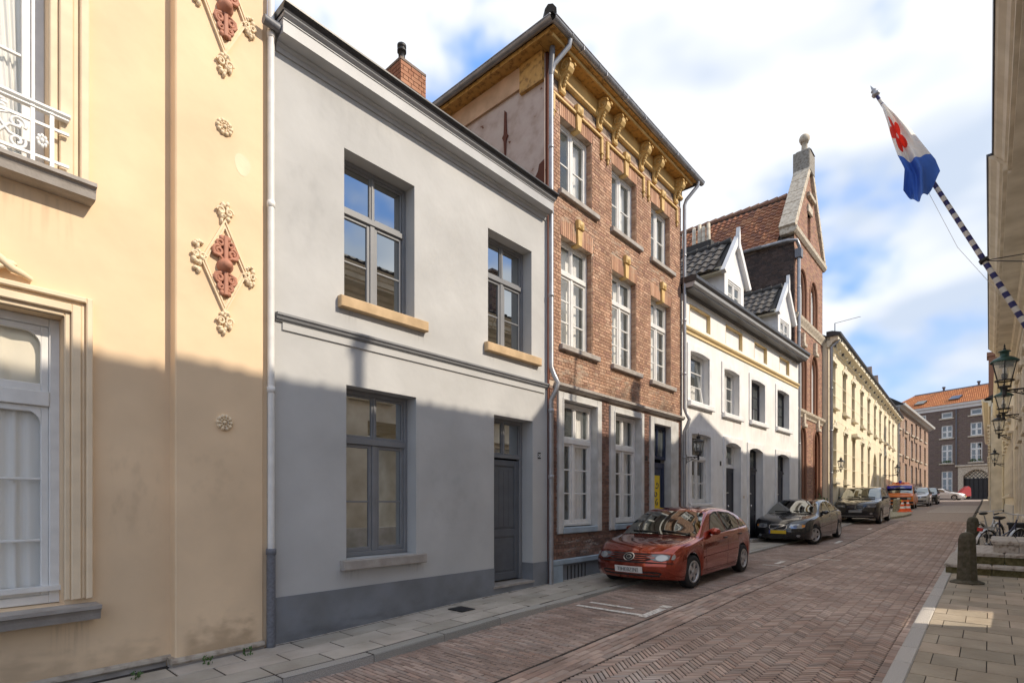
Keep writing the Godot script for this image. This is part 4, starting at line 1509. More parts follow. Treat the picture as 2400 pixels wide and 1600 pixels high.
	fa.mould(PackedVector2Array([Vector2(0.255, 9.895), Vector2(0.285, 9.895), Vector2(0.285, 9.955), Vector2(0.255, 9.955)]), -0.2, X1 + 0.05)
	put(fa, "bed_mould", M.ochre, p)
	var gt := half_gutter([V(-0.36, 10.05, 0.40), V(X1 + 0.4, 10.05, 0.40)], 0.075)
	put(gt, "gutter", M.zinc, p)
	var gs := half_gutter([V(-0.36, 10.05, 0.40), V(-0.36, 10.05, -7.5)], 0.075)
	put(gs, "gutter", M.zinc, p)
	for x in [0.5, 1.3, 2.1, 2.9, 3.7, 4.5, 5.3]:
		var b := MB.new()
		b.bx(x - 0.012, x + 0.012, 9.965, 10.06, 0.31, 0.48)
		put(b, "gutter_bracket", M.zinc, p)
	# hipped roof
	var rf := MB.new()
	var e := [V(-0.40, 10.1, 0.42), V(X1 + 0.4, 10.1, 0.42), V(X1 + 0.4, 10.1, -9.0), V(-0.40, 10.1, -9.0)]
	var rd := [V(2.7, 12.0, -2.6), V(2.7, 12.0, -6.0)]
	rf.quad(e[0], e[1], rd[0], rd[0])
	rf.quad(e[1], e[2], rd[1], rd[0])
	rf.quad(e[3], e[0], rd[0], rd[1])
	rf.tri(e[2], e[3], rd[1])
	rf.quad(e[0] - V(0, 0.06, 0), e[1] - V(0, 0.06, 0), e[2] - V(0, 0.06, 0), e[3] - V(0, 0.06, 0))
	put(rf, "roof", M.dark_tile_flat, p)
	var hip := MB.new()
	hip.tube([V(-0.36, 10.16, 0.36), V(0.2, 10.5, -0.2), V(1.2, 11.1, -1.3)], 0.11, 8)
	put(hip, "hip_tiles", M.dark_tile_flat, p)
	# plastered side wall above the neighbour, with board, anchor and bare brick
	var sw := MB.new()
	sw.bx(0.0, 0.2, -0.5, 9.9, -9.0, -0.06)
	put(sw, "side_wall", M.mauve_plaster, p)
	var ew := MB.new()
	ew.bx(0.03, 0.2, -0.5, 9.9, -0.06, -0.013)
	put(ew, "corner_brick", M.rust, p)
	var sb := MB.new()
	sb.bx(-0.05, 0.0, 9.5, 9.91, -9.0, -0.62)
	put(sb, "side_board", M.peach_board, p)
	var ob := MB.new()
	ob.bx(-0.29, 0.02, 9.915, 10.0, -9.0, -0.025)
	ob.bx(-0.07, 0.03, 9.38, 9.912, -0.615, -0.065)
	put(ob, "corner_board", M.ochre_board, p)
	var an := MB.new()
	an.prism(PackedVector2Array([Vector2(-1.03, 8.05), Vector2(-1.0, 8.7), Vector2(-0.95, 8.78), Vector2(-0.985, 8.84), Vector2(-1.0, 9.25), Vector2(-1.04, 9.3), Vector2(-1.06, 8.84), Vector2(-1.1, 8.78), Vector2(-1.06, 8.7)]), -0.03, 0.0, Transform3D(Basis(V(0, 0, 1), V(0, 1, 0), V(1, 0, 0)), Vector3.ZERO))
	put(an, "wall_anchor", M.rust, p)
	var bp := PackedVector2Array([Vector2(-0.062, 7.0), Vector2(-0.14, 7.0), Vector2(-0.16, 7.15), Vector2(-0.22, 7.25), Vector2(-0.2, 7.4), Vector2(-0.27, 7.5), Vector2(-0.24, 7.62), Vector2(-0.3, 7.68), Vector2(-0.22, 7.78), Vector2(-0.19, 7.9), Vector2(-0.062, 7.95)])
	var bb := MB.new()
	bb.prism(bp, -0.004, 0.0, Transform3D(Basis(V(0, 0, 1), V(0, 1, 0), V(1, 0, 0)), Vector3.ZERO))
	put(bb, "bare_brick_patch", M.rust, p)
	var sw2 := MB.new()
	sw2.bx(X1 - 0.2, X1, -0.5, 9.92, -9.0, -0.02)
	sw2.bx(0.2, X1 - 0.2, -0.5, 9.92, -9.0, -8.8)
	sw2.bx(0.08, X1 - 0.2, 9.4, 9.91, -0.3, -0.02)
	put(sw2, "rear_wall", M.mortar_dark, p)
	# stone string course over the ground floor
	var st := MB.new()
	st.mould(PackedVector2Array([Vector2(-0.05, 3.88), Vector2(0.10, 3.87), Vector2(0.10, 3.82), Vector2(0.05, 3.78), Vector2(-0.05, 3.77)]), 0.22, X1 + 0.03)
	put(st, "string_course", M.sill_grey, p)
	# ground floor: wide grey surrounds, blue-grey sills
	for h in [[0.30, 1.80, 1.04, 3.72, 0.45, 1.62, 3.58], [2.15, 3.64, 1.04, 3.70, 2.32, 3.47, 3.56]]:
		var b := MB.new()
		b.cbx(h[0], h[4], h[2], h[3], -0.1, 0.045, 0.01)
		b.cbx(h[5], h[1], h[2], h[3], -0.1, 0.045, 0.01)
		b.cbx(h[4], h[5], h[6], h[3], -0.1, 0.045, 0.01)
		b.cbx(h[4] - 0.03, h[4], h[2] + 0.1, h[6], 0.045, 0.06, 0.004)
		b.cbx(h[5], h[5] + 0.03, h[2] + 0.1, h[6] + 0.03, 0.045, 0.06, 0.004)
		b.cbx(h[4] - 0.03, h[5], h[6], h[6] + 0.03, 0.045, 0.06, 0.004)
		# deep reveal lining
		b.bx(h[5] - 0.012, h[5] - 0.001, h[2] + 0.1, h[6], -0.24, 0.044)
		b.bx(h[4] + 0.001, h[4] + 0.012, h[2] + 0.1, h[6], -0.24, 0.044)
		put(b, "window_surround", M.surround_grey, p)
		var s := MB.new()
		s.cbx(h[4], h[5], h[2], h[2] + 0.12, -0.24, 0.06, 0.012)
		put(s, "sill", M.blue_stone, p)
	window(p, 0.463, 1.607, 1.17, 3.57, -0.1, {"fw": 0.06, "tr": 2.83, "tb": 0.10, "mull": [0.42], "mw": 0.07, "top": [0.5], "bars": [0.36, 0.68], "sash": 0.05, "bw": 0.03, "curtain": "right"})
	window(p, 2.333, 3.457, 1.17, 3.55, -0.1, {"fw": 0.06, "tr": 2.83, "tb": 0.10, "mull": [0.5], "mw": 0.07, "top": [0.5], "bars": [0.36, 0.68], "sash": 0.05, "bw": 0.03, "curtain": "net_pair"})
	# door: stone surround, blue door with a yellow poster, fanlight
	var ds := MB.new()
	ds.cbx(3.97, 4.15, 0.1, 3.69, -0.1, 0.045, 0.01)
	ds.cbx(5.06, 5.5, 0.1, 3.69, -0.1, 0.045, 0.01)
	ds.cbx(4.15, 5.06, 3.53, 3.69, -0.1, 0.045, 0.01)
	ds.bx(5.05, 5.059, 0.3, 3.53, -0.24, 0.044)
	put(ds, "door_surround", M.surround_grey, p)
	window(p, 4.16, 5.05, 2.7, 3.53, -0.1, {"fm": M.navy_door, "fw": 0.06, "mull": [0.5], "mw": 0.04, "sash": 0.02})
	var dr := door(p, 4.2, 5.01, 0.32, 2.62, -0.12, M.navy_door, [[0.14, 0.86, 0.05, 0.3], [0.14, 0.86, 0.36, 0.94]])
	var po := MB.new()
	po.bx(4.32, 4.74, 1.2, 2.3, -0.14, -0.115)
	put(po, "poster", M.poster_yellow, dr)
	for i in 4:
		var pt := MB.new()
		pt.tube(scroll_pts(Vector2(4.53 + 0.06 * (i % 2), 1.4 + i * 0.22), 0.09, 0.03, i * 1.3, 0.9, -0.113, 10), 0.012, 4)
		put(pt, "poster_figure", M.navy_door, dr)
	one("doorstep", M.blue_stone, p, 4.0, 5.3, -0.3, 0.31, -0.4, 0.08)
	one("number_plate", M.iron_black, p, 3.78, 3.86, 2.62, 2.73, 0.0, 0.012)
	# plinth: blue-grey coping, dark recess, stone blocks
	var pl := MB.new()
	pl.cbx(0.06, 3.97, 0.46, 0.56, -0.1, 0.06, 0.012)
	put(pl, "plinth_coping", M.blue_stone, p)
	var pd := MB.new()
	pd.bx(0.08, 3.97, -0.4, 0.46, -0.1, 0.0)
	pd.bx(5.5, X1, -0.4, 0.6, -0.1, 0.0)
	put(pd, "plinth", M.grey_plinth, p)
	for q in [[0.06, 0.42], [1.85, 2.2]]:
		one("plinth_block", M.blue_stone, p, q[0], q[1], -0.4, 0.455, -0.05, 0.05)
	var vg := MB.new()
	for i in 6:
		vg.bx(0.62 + i * 0.12, 0.64 + i * 0.12, 0.14, 0.42, 0.0, 0.012)
	put(vg, "cellar_grille", M.iron_black, p)
	# downpipes at both corners: swan neck at the gutter, kick out over the string course
	pipe(p, [V(0.16, 9.98, 0.40), V(0.16, 9.88, 0.38), V(0.03, 9.6, 0.13), V(0.0, 9.42, 0.09), V(0.0, 4.1, 0.09), V(0.02, 3.95, 0.14), V(0.06, 3.8, 0.2), V(0.04, 3.66, 0.16), V(0.0, 3.5, 0.09), V(0.0, 0.1, 0.09)], 0.045, M.zinc, [V(0, 8.1, 0.09), V(0, 6.9, 0.09), V(0, 5.4, 0.09), V(0, 3.3, 0.09), V(0, 2.1, 0.09)])
	pipe(p, [V(-0.0, 9.9, 0.12), V(0.0, 9.4, 0.09)], 0.05, M.lead, [], "pipe_stub")
	pipe(p, [V(5.9, 9.98, 0.40), V(5.9, 9.88, 0.38), V(5.77, 9.55, 0.13), V(5.75, 9.42, 0.09), V(5.75, 4.1, 0.09), V(5.77, 3.95, 0.14), V(5.80, 3.8, 0.2), V(5.78, 3.66, 0.16), V(5.75, 3.5, 0.09), V(5.75, 0.2, 0.09)], 0.045, M.zinc, [V(5.75, 8.1, 0.09), V(5.75, 6.4, 0.09), V(5.75, 5.0, 0.09), V(5.75, 2.8, 0.09)])

func half_gutter(pts: Array, r: float) -> MB:
	var b := MB.new()
	var a: Vector3 = pts[0]
	var e: Vector3 = pts[1]
	var d := (e - a).normalized()
	var side := d.cross(Vector3.UP)
	var g := []
	for k in 11:
		var t := PI * k / 10
		g.append([a + side * cos(t) * r - V(0, sin(t) * r, 0), e + side * cos(t) * r - V(0, sin(t) * r, 0)])
	b.grid(g)
	b.tube([a + side * r, e + side * r], 0.012, 6)
	b.tube([a - side * r, e - side * r], 0.012, 6)
	var n := int((e - a).length() / 0.9)
	for i in n:
		var c := a + d * (0.5 + i * 0.9)
		var h := []
		for k in 11:
			var t := PI * k / 10
			h.append([c + side * cos(t) * (r + 0.006) - V(0, sin(t) * (r + 0.006), 0), c + d * 0.03 + side * cos(t) * (r + 0.006) - V(0, sin(t) * (r + 0.006), 0)])
		b.grid(h)
	return b

# ------------------------------------------------------------------ white house with dormers
func seg_head(b: MB, x0: float, x1: float, y1: float, rise: float, z0: float, z1: float) -> void:
	# fills the corners above a flat segmental arch whose crown touches y1
	for side in 2:
		var poly := PackedVector2Array()
		var xa := x0 if side == 0 else x1
		poly.append(Vector2(xa, y1 + 0.001))
		for i in 7:
			var u := i / 6.0 * 0.5
			if side == 1:
				u = 1.0 - u
			var x := lerpf(x0, x1, u)
			poly.append(Vector2(x, y1 - rise * pow(2.0 * u - 1.0, 2)))
		b.prism(poly, z0, z1)

func white_house() -> void:
	var p := front("white_house", "white plastered house with two gabled tiled dormers behind a red car", -6.06, -13.5, 1.97)
	var up := [[0.46, 1.68, 4.37, 5.76], [2.72, 3.90, 4.32, 5.68], [4.93, 6.22, 4.34, 5.72], [7.51, 8.86, 4.38, 5.77]]
	var lo := [[0.53, 1.76, 1.6, 3.52], [2.84, 4.02, 0.35, 3.46], [4.76, 6.0, 0.4, 3.43], [7.51, 8.88, 0.45, 3.40]]
	var pan := [[0.45, 1.79, 6.45, 7.0, 0.1], [2.88, 4.22, 6.45, 7.03, 0.1], [5.27, 6.5, 6.46, 7.03, 0.1], [7.81, 8.97, 6.47, 7.04, 0.1]]
	wall(p, "wall", M.white_wall, 0.02, 10.1, -0.4, 7.25, up + lo + pan, 0.0, 0.26)
	for q in pan:
		# sunk attic panels, buff edged
		one("panel_back", M.white_wall, p, q[0], q[1], q[2], q[3], -0.12, -0.098)
		var b := MB.new()
		b.bx(q[0], q[0] + 0.02, q[2], q[3], -0.097, 0.004)
		b.bx(q[1] - 0.02, q[1], q[2], q[3], -0.097, 0.004)
		b.bx(q[0] + 0.02, q[1] - 0.02, q[3] - 0.02, q[3], -0.097, 0.004)
		put(b, "panel_edge", M.buff_trim, p)
	shell(p, 0.02, 10.1, -0.4, 7.25, 8.0, M.white_wall)
	var rf := MB.new()
	rf.mould(PackedVector2Array([Vector2(0.1, 7.3), Vector2(-3.6, 9.9), Vector2(-7.2, 7.3)]), 0.02, 10.0)
	put(rf, "roof", M.dark_tile_flat, p)
	# buff string moulding
	var sb := MB.new()
	sb.mould(PackedVector2Array([Vector2(-0.02, 6.36), Vector2(0.06, 6.34), Vector2(0.075, 6.30), Vector2(0.05, 6.26), Vector2(0.02, 6.24), Vector2(0.02, 6.18), Vector2(0.035, 6.16), Vector2(-0.02, 6.15)]), 0.04, 10.08)
	put(sb, "string_course", M.buff_trim, p)
	# eaves: grey box gutter on a dark board
	var cb := MB.new()
	cb.mould(PackedVector2Array([Vector2(-0.05, 7.16), Vector2(0.06, 7.16), Vector2(0.10, 7.20), Vector2(0.30, 7.21), Vector2(0.30, 7.24), Vector2(-0.05, 7.24)]), 0.0, 10.1)
	put(cb, "soffit", M.dark_gutter, p)
	var cg := MB.new()
	cg.mould(PackedVector2Array([Vector2(0.05, 7.243), Vector2(0.31, 7.243), Vector2(0.37, 7.29), Vector2(0.39, 7.36), Vector2(0.05, 7.36)]), -0.05, 10.1)
	put(cg, "gutter", M.grey_cornice, p)
	var ct := MB.new()
	ct.mould(PackedVector2Array([Vector2(0.0, 7.363), Vector2(0.40, 7.363), Vector2(0.44, 7.42), Vector2(0.44, 7.50), Vector2(0.40, 7.52), Vector2(0.0, 7.52)]), -0.07, 10.12)
	put(ct, "gutter_edge", M.dark_gutter, p)
	# upper windows, raised surrounds and sills
	var k := 0
	for h in up:
		var b := MB.new()
		b.bx(h[0] - 0.16, h[0], h[2], h[3] + 0.16, -0.02, 0.03)
		b.bx(h[1], h[1] + 0.16, h[2], h[3] + 0.16, -0.02, 0.03)
		b.bx(h[0], h[1], h[3], h[3] + 0.16, -0.02, 0.03)
		seg_head(b, h[0], h[1], h[3], 0.045, -0.15, 0.028)
		put(b, "window_surround", M.white_trim, p)
		var s := MB.new()
		s.cbx(h[0] - 0.12, h[1] + 0.24, h[2] - 0.14, h[2], -0.1, 0.1, 0.015)
		put(s, "sill", M.white_trim, p)
		var fm: Material = M.white_paint if k < 2 else M.dark_door
		var w := window(p, h[0], h[1], h[2], h[3], -0.16, {"fm": fm, "fw": 0.06, "mull": [] if k == 0 else [0.5], "mw": 0.06, "bars": [0.33, 0.66], "sash": 0.045, "bw": 0.03, "curtain": "" if k == 3 else "half", "d": 0.06})
		if k == 0:
			# top-hung sash tilted inwards at the head
			var sb2 := MB.new()
			var t := Transform3D(Basis(V(1, 0, 0), -0.16), V(0, h[2] + 0.05, -0.17))
			sb2.cbx(h[0] + 0.08, h[0] + 0.13, 0, 1.26, 0, 0.05, 0.005, t)
			sb2.cbx(h[1] - 0.13, h[1] - 0.08, 0, 1.26, 0, 0.05, 0.005, t)
			sb2.cbx(h[0] + 0.13, h[1] - 0.13, 1.21, 1.26, 0, 0.05, 0.005, t)
			sb2.cbx(h[0] + 0.13, h[1] - 0.13, 0.0, 0.05, 0, 0.05, 0.005, t)
			put(sb2, "tilted_sash", M.white_paint, w)
		k += 1
	k = 0
	for h in lo:
		var b := MB.new()
		var top: float = h[3]
		b.bx(h[0] - 0.16, h[0], h[2], top + 0.15, -0.02, 0.035)
		b.bx(h[1], h[1] + 0.16, h[2], top + 0.15, -0.02, 0.035)
		b.bx(h[0], h[1], top, top + 0.15, -0.02, 0.035)
		seg_head(b, h[0], h[1], top, 0.10 if k > 0 else 0.04, -0.17, 0.033)
		put(b, "surround", M.white_trim, p)
		if k == 0:
			window(p, h[0], h[1], h[2], h[3], -0.11, {"fw": 0.07, "tr": 2.86, "tb": 0.09, "mull": [0.5], "mw": 0.06, "top": [], "bars": [0.42], "sash": 0.045, "curtain": "half"})
			sill(p, h[0] - 0.1, h[1] + 0.1, h[2] - 0.08, h[2], 0.06, M.white_trim)
		else:
			var y: float = 2.74
			window(p, h[0], h[1], y, h[3], -0.2, {"fm": M.white_paint if k == 1 else M.dark_door, "fw": 0.06, "mull": [0.5] if k == 1 else [], "mw": 0.04, "sash": 0.02, "curtain": "half" if k == 1 else ""})
			var d := door(p, h[0] + 0.02, h[1] - 0.02, h[2], y - 0.04, -0.2, M.dark_door, [[0.07, 0.45, 0.06, 0.34], [0.55, 0.93, 0.06, 0.34], [0.07, 0.45, 0.4, 0.94], [0.55, 0.93, 0.4, 0.94]])
			one("transom_bar", M.white_trim if k == 1 else M.dark_door, p, h[0], h[1], y - 0.04, y + 0.02, -0.24, -0.17)
			var hb := MB.new()
			hb.ball(V((h[0] + h[1]) / 2 + 0.06, 1.5, -0.17), V(0.03, 0.05, 0.03), 6)
			hb.bx((h[0] + h[1]) / 2 - 0.12, (h[0] + h[1]) / 2 + 0.12, 1.9, 1.94, -0.2, -0.18)
			put(hb, "door_handle", M.chrome, d)
			one("doorstep", M.sill_grey, p, h[0] - 0.05, h[1] + 0.05, -0.2, h[2], -0.4, 0.12)
		k += 1
	one("number_plate", M.iron_black, p, 2.45, 2.53, 2.72, 2.85, 0.0, 0.015)
	one("letter_slot", M.brass, p, 4.22, 4.26, 1.75, 1.83, 0.036, 0.045)
	for q in [[0.1, 2.0], [2.3, 4.4], [4.5, 7.0], [7.2, 9.2]]:
		stain(p, "drip_stain", q[0], q[1], 3.6, 4.25, 0.0025, lin(0.2, 0.18, 0.15), 0.14)
	dormer(p, 3.95, -0.15)
	dormer(p, 8.93, -0.15)
	# row of clay flue pots on a lead-covered stack
	var st := MB.new()
	st.bx(5.3, 5.6, 9.2, 10.97, -2.85, -1.5)
	var so := put(st, "chimney", M.dark_tile_flat, p)
	for i in 5:
		var b := MB.new()
		b.lathe([Vector2(0.075, 10.97), Vector2(0.06, 11.58 + 0.06 * (i % 3)), Vector2(0.045, 11.58 + 0.06 * (i % 3))], 10, Transform3D(Basis(), V(5.46, 0, [-2.6, -2.2, -1.99, -1.84, -1.66][i])))
		put(b, "flue_pot", M.pale_stone, so)

func dormer(p: Node3D, cx: float, zf: float) -> void:
	var d := Node3D.new()
	d.name = "dormer"
	d.position = V(cx, 0, zf)
	p.add_child(d, true)
	var hw := 0.78
	var eave := 8.86
	var top := 9.95
	var deep := 3.3
	# face with window
	var b := MB.new()
	b.bx(-hw, -0.52, 7.3, eave, -0.1, 0.0)
	b.bx(0.52, hw, 7.3, eave, -0.1, 0.0)
	b.bx(-0.52, 0.52, 7.3, 7.85, -0.1, 0.0)
	b.bx(-0.52, 0.52, 8.6, eave, -0.1, 0.0)
	b.prism(PackedVector2Array([Vector2(-hw, eave), Vector2(hw, eave), Vector2(0, top - 0.15)]), -0.1, 0.0)
	put(b, "face", M.white_trim, d)
	window(d, -0.52, 0.52, 7.85, 8.6, -0.02, {"fw": 0.06, "mull": [0.5], "mw": 0.07, "bars": [0.45], "sash": 0.05, "bw": 0.035, "curtain": "net"})
	for sx in [-1.0, 1.0]:
		var c := MB.new()
		c.bx(minf(sx * hw, sx * (hw - 0.08)), maxf(sx * hw, sx * (hw - 0.08)), 7.3, eave + 0.02, -deep, -0.1)
		put(c, "cheek", M.white_trim, d)
		# raking bargeboards
		var e := MB.new()
		e.prism(PackedVector2Array([Vector2(sx * (hw + 0.32), eave - 0.16), Vector2(sx * (hw + 0.18), eave - 0.24), Vector2(0, top - 0.12), Vector2(0, top + 0.16)]), 0.0, 0.14)
		put(e, "bargeboard", M.white_trim, d)
		var f := MB.new()
		f.bx(minf(sx * (hw + 0.24), sx * (hw - 0.0)), maxf(sx * (hw + 0.24), sx * hw), eave - 0.18, eave - 0.02, -deep, -0.0)
		put(f, "eave_board", M.cream_light, d)
	var fi := MB.new()
	fi.prism(PackedVector2Array([Vector2(-0.05, top - 0.3), Vector2(0.05, top - 0.3), Vector2(0.05, top + 0.15), Vector2(0.0, top + 0.42), Vector2(-0.05, top + 0.15)]), 0.06, 0.18)
	put(fi, "finial", M.white_trim, d)
	var rf := MB.new()
	rf.prism(PackedVector2Array([Vector2(-hw - 0.3, eave - 0.12), Vector2(hw + 0.3, eave - 0.12), Vector2(0, top)]), -deep, -0.06)
	var ro := put(rf, "roof", M.dark_tile_flat, d)
	var pal := [Color(0.15, 0.13, 0.11), Color(0.19, 0.165, 0.14), Color(0.115, 0.10, 0.09)]
	var run := hw + 0.3
	var rise := top - (eave - 0.12)
	var l := sqrt(run * run + rise * rise)
	for sx in [-1.0, 1.0]:
		var yv := V(-sx * run / l, rise / l, 0)
		var zv := V(sx * rise / l, run / l, 0)
		var xv := yv.cross(zv)
		var o := V(sx * run, eave - 0.12, -deep if xv.z > 0 else -0.04) + zv * 0.02
		tiles(ro, deep - 0.06, l + 0.02, 0.26, 0.30, Transform3D(Basis(xv, yv, zv), o), pal, 60 if sx < 0 else 0, 5)
	var rb := MB.new()
	for i in 8:
		rb.tube([V(0, top + 0.05, -0.1 - i * 0.37), V(0, top + 0.02, -0.1 - i * 0.37 - 0.4)], 0.12, 8, 0.10)
	put(rb, "ridge_tiles", M.dark_tile_flat, d)

# ------------------------------------------------------------------ tall gabled brick house
func point_arch(b: MB, x0: float, x1: float, ytop: float, spring: float, z0: float, z1: float) -> void:
	# fills a rectangular hole above a pointed arch
	var mid := (x0 + x1) / 2
	for side in 2:
		var poly := PackedVector2Array([Vector2(x0 if side == 0 else x1, ytop + 0.001)])
		for i in 9:
			var u := i / 8.0
			var x := lerpf(x0 if side == 0 else x1, mid, u)
			poly.append(Vector2(x, spring + (ytop - spring) * sqrt(1.0 - pow(1.0 - u, 2.2))))
		if side == 1:
			poly.reverse()
		b.prism(poly, z0, z1)

func arch_ring(p: Node3D, x0: float, x1: float, y0: float, ytop: float, spring: float, z: float, w: float, m: Material) -> void:
	var b := MB.new()
	var pts := [V(x0, y0, z)]
	for i in 17:
		var u := i / 16.0
		var e := 1.0 - absf(u * 2.0 - 1.0)
		pts.append(V(lerpf(x0, x1, u), spring + (ytop - spring) * sqrt(maxf(0.0, 1.0 - pow(1.0 - e, 2.2))), z))
	pts.append(V(x1, y0, z))
	b.tube(pts, w, 6)
	put(b, "arch_moulding", m, p)

func gothic_house() -> void:
	var p := front("gabled_brick_house", "tall narrow red brick house with pointed arches and a steep stone-coped gable", -5.947, -23.946, 0.23)
	var W := 4.87
	var holes := [[0.57, 1.92, 9.4, 11.55], [2.45, 3.82, 9.4, 11.55], [0.55, 1.9, 5.55, 8.25], [2.6, 3.9, 5.55, 8.25], [0.7, 1.85, 1.6, 4.9], [3.1, 4.35, 0.6, 4.95], [2.1, 2.62, 12.95, 14.3]]
	wall(p, "wall", M.gothic_brick, 0.0, W, -0.4, 12.75, holes.slice(0, 6), 0.0, 0.35)
	# gable triangle with its slit window
	var gb := MB.new()
	var z0 := -0.35
	gb.prism(PackedVector2Array([Vector2(0, 12.75), Vector2(2.1, 12.75), Vector2(2.1, 15.75)]), z0, 0.0)
	gb.prism(PackedVector2Array([Vector2(W, 12.75), Vector2(2.62, 12.75), Vector2(2.62, 15.75)]), z0, 0.0)
	gb.prism(PackedVector2Array([Vector2(2.1, 14.3), Vector2(2.62, 14.3), Vector2(2.62, 15.75), Vector2(2.43, 16.3), Vector2(2.1, 15.75)]), z0, 0.0)
	gb.bx(2.1, 2.62, 12.75, 12.95, z0, 0.0)
	put(gb, "gable", M.gothic_brick, p)
	var sw := MB.new()
	sw.quad(V(2.1, 12.95, -0.2), V(2.1, 14.3, -0.2), V(2.62, 14.3, -0.2), V(2.62, 12.95, -0.2))
	put(sw, "slit_window", M.white_paint, p)
	var hd := MB.new()
	hd.cbx(2.0, 2.72, 14.3, 14.62, -0.1, 0.08, 0.02)
	hd.cbx(1.95, 3.0, 14.95, 15.12, -0.1, 0.14, 0.02)
	put(hd, "lintel", M.pale_stone, p)
	# arches: fillers, roll mouldings, tall white windows
	var af := MB.new()
	for h in [[0.57, 1.92, 11.55, 10.7], [2.45, 3.82, 11.55, 10.7], [0.55, 1.9, 8.25, 7.5], [2.6, 3.9, 8.25, 7.5], [0.7, 1.85, 4.9, 4.2], [3.1, 4.35, 4.95, 4.3]]:
		point_arch(af, h[0], h[1], h[2], h[3], -0.35, -0.002)
	put(af, "arch_infill", M.gothic_brick, p)
	for h in [[0.57, 1.92, 9.4, 11.55, 10.7], [2.45, 3.82, 9.4, 11.55, 10.7], [0.55, 1.9, 5.55, 8.25, 7.5], [2.6, 3.9, 5.55, 8.25, 7.5], [0.7, 1.85, 1.6, 4.9, 4.2], [3.1, 4.35, 0.6, 4.95, 4.3]]:
		for k in 2:
			var e := 0.07 + k * 0.1
			arch_ring(p, h[0] - 0.06 + e, h[1] + 0.06 - e, h[2], h[3] + 0.06 - e, h[4], -0.01 - k * 0.09, 0.06, M.moulded_brick)
	for h in [[0.7, 1.78, 9.45, 11.2], [2.58, 3.68, 9.45, 11.2], [0.68, 1.76, 5.6, 7.95], [2.73, 3.77, 5.6, 7.95], [0.83, 1.72, 1.65, 4.6]]:
		window(p, h[0], h[1], h[2], h[3], -0.15, {"fw": 0.13, "mull": [0.5], "mw": 0.1, "bars": [0.4, 0.7], "sash": 0.06, "room": false, "glass": M.glass_far})
	door(p, 3.3, 4.15, 0.6, 4.7, -0.3, M.oak, [[0.1, 0.9, 0.05, 0.45], [0.1, 0.9, 0.5, 0.97]])
	# stone string courses, keystones, quoin slips
	for y in [[9.02, 9.38], [5.22, 5.52]]:
		var b := MB.new()
		b.mould(PackedVector2Array([Vector2(-0.05, y[0]), Vector2(0.03, y[0]), Vector2(0.05, y[0] + 0.08), Vector2(0.14, y[1] - 0.12), Vector2(0.16, y[1] - 0.02), Vector2(-0.05, y[1])]), -0.02, W + 0.08)
		put(b, "string_course", M.pale_stone, p)
	var gc := MB.new()
	gc.mould(PackedVector2Array([Vector2(-0.5, 12.6), Vector2(0.05, 12.6), Vector2(0.14, 12.7), Vector2(0.16, 12.84), Vector2(-0.5, 12.86)]), -0.2, W + 0.2)
	put(gc, "gable_string", M.pale_stone, p)
	for q in [[1.22, 8.25], [3.25, 8.25], [1.27, 4.85], [3.72, 4.9]]:
		var b := MB.new()
		b.cbx(q[0] - 0.13, q[0] + 0.13, q[1] + 0.1, q[1] + 0.55, -0.05, 0.12, 0.02)
		b.cbx(q[0] - 0.22, q[0] + 0.22, q[1] - 0.05, q[1] + 0.1, -0.05, 0.16, 0.02)
		put(b, "keystone", M.pale_stone, p)
	# raking coping slabs, kneelers and the ball-topped pinnacle
	for sx in [-1.0, 1.0]:
		for k in 5:
			var t0 := k / 5.0
			var t1 := (k + 1) / 5.0 - 0.008
			var a := Vector2(2.435 + sx * 2.62, 12.84).lerp(Vector2(2.435 + sx * 0.3, 16.2), t0)
			var e := Vector2(2.435 + sx * 2.62, 12.84).lerp(Vector2(2.435 + sx * 0.3, 16.2), t1)
			var n := Vector2(sx * 0.82, 0.57) * 0.125
			var b := MB.new()
			b.prism(PackedVector2Array([a - n, e - n, e + n, a + n]), -0.52, 0.1)
			put(b, "coping_stone", M.pale_stone, p)
	var pn := MB.new()
	pn.cbx(1.98, 2.90, 16.1, 17.0, -0.55, 0.12, 0.04)
	pn.lathe([Vector2(0.5, 17.0), Vector2(0.36, 17.16), Vector2(0.14, 17.24)], 4, Transform3D(Basis(V(0, 1, 0), PI / 4), V(2.44, 0, -0.2)), false)
	put(pn, "pinnacle_block", M.grey_stone, p)
	var ball := MB.new()
	ball.lathe([Vector2(0.14, 17.2), Vector2(0.11, 17.55), Vector2(0.16, 17.57)], 12, Transform3D(Basis(), V(2.44, 0, -0.2)))
	ball.ball(V(2.44, 17.76, -0.2), V(0.22, 0.22, 0.22), 14)
	put(ball, "ball_finial", M.pale_stone, p)
	# dark brick flank with its own courses
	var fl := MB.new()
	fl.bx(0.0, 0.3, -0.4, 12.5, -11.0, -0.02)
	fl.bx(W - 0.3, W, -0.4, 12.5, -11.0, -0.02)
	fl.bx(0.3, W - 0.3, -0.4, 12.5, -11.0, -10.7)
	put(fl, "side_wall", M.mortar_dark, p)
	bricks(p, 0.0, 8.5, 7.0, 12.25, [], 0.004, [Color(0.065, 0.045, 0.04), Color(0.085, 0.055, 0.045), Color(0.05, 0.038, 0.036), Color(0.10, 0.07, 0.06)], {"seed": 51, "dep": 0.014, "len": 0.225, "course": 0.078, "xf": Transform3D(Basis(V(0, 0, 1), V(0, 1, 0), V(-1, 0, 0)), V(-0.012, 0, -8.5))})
	# steep pantiled roof
	var rb := MB.new()
	rb.prism(PackedVector2Array([Vector2(-0.05, 12.42), Vector2(W + 0.05, 12.42), Vector2(2.435, 15.42)]), -11.0, -0.36)
	var ro := put(rb, "roof", M.dark_tile_flat, p)
	var run := 2.55
	var rise := 3.06
	var l := sqrt(run * run + rise * rise)
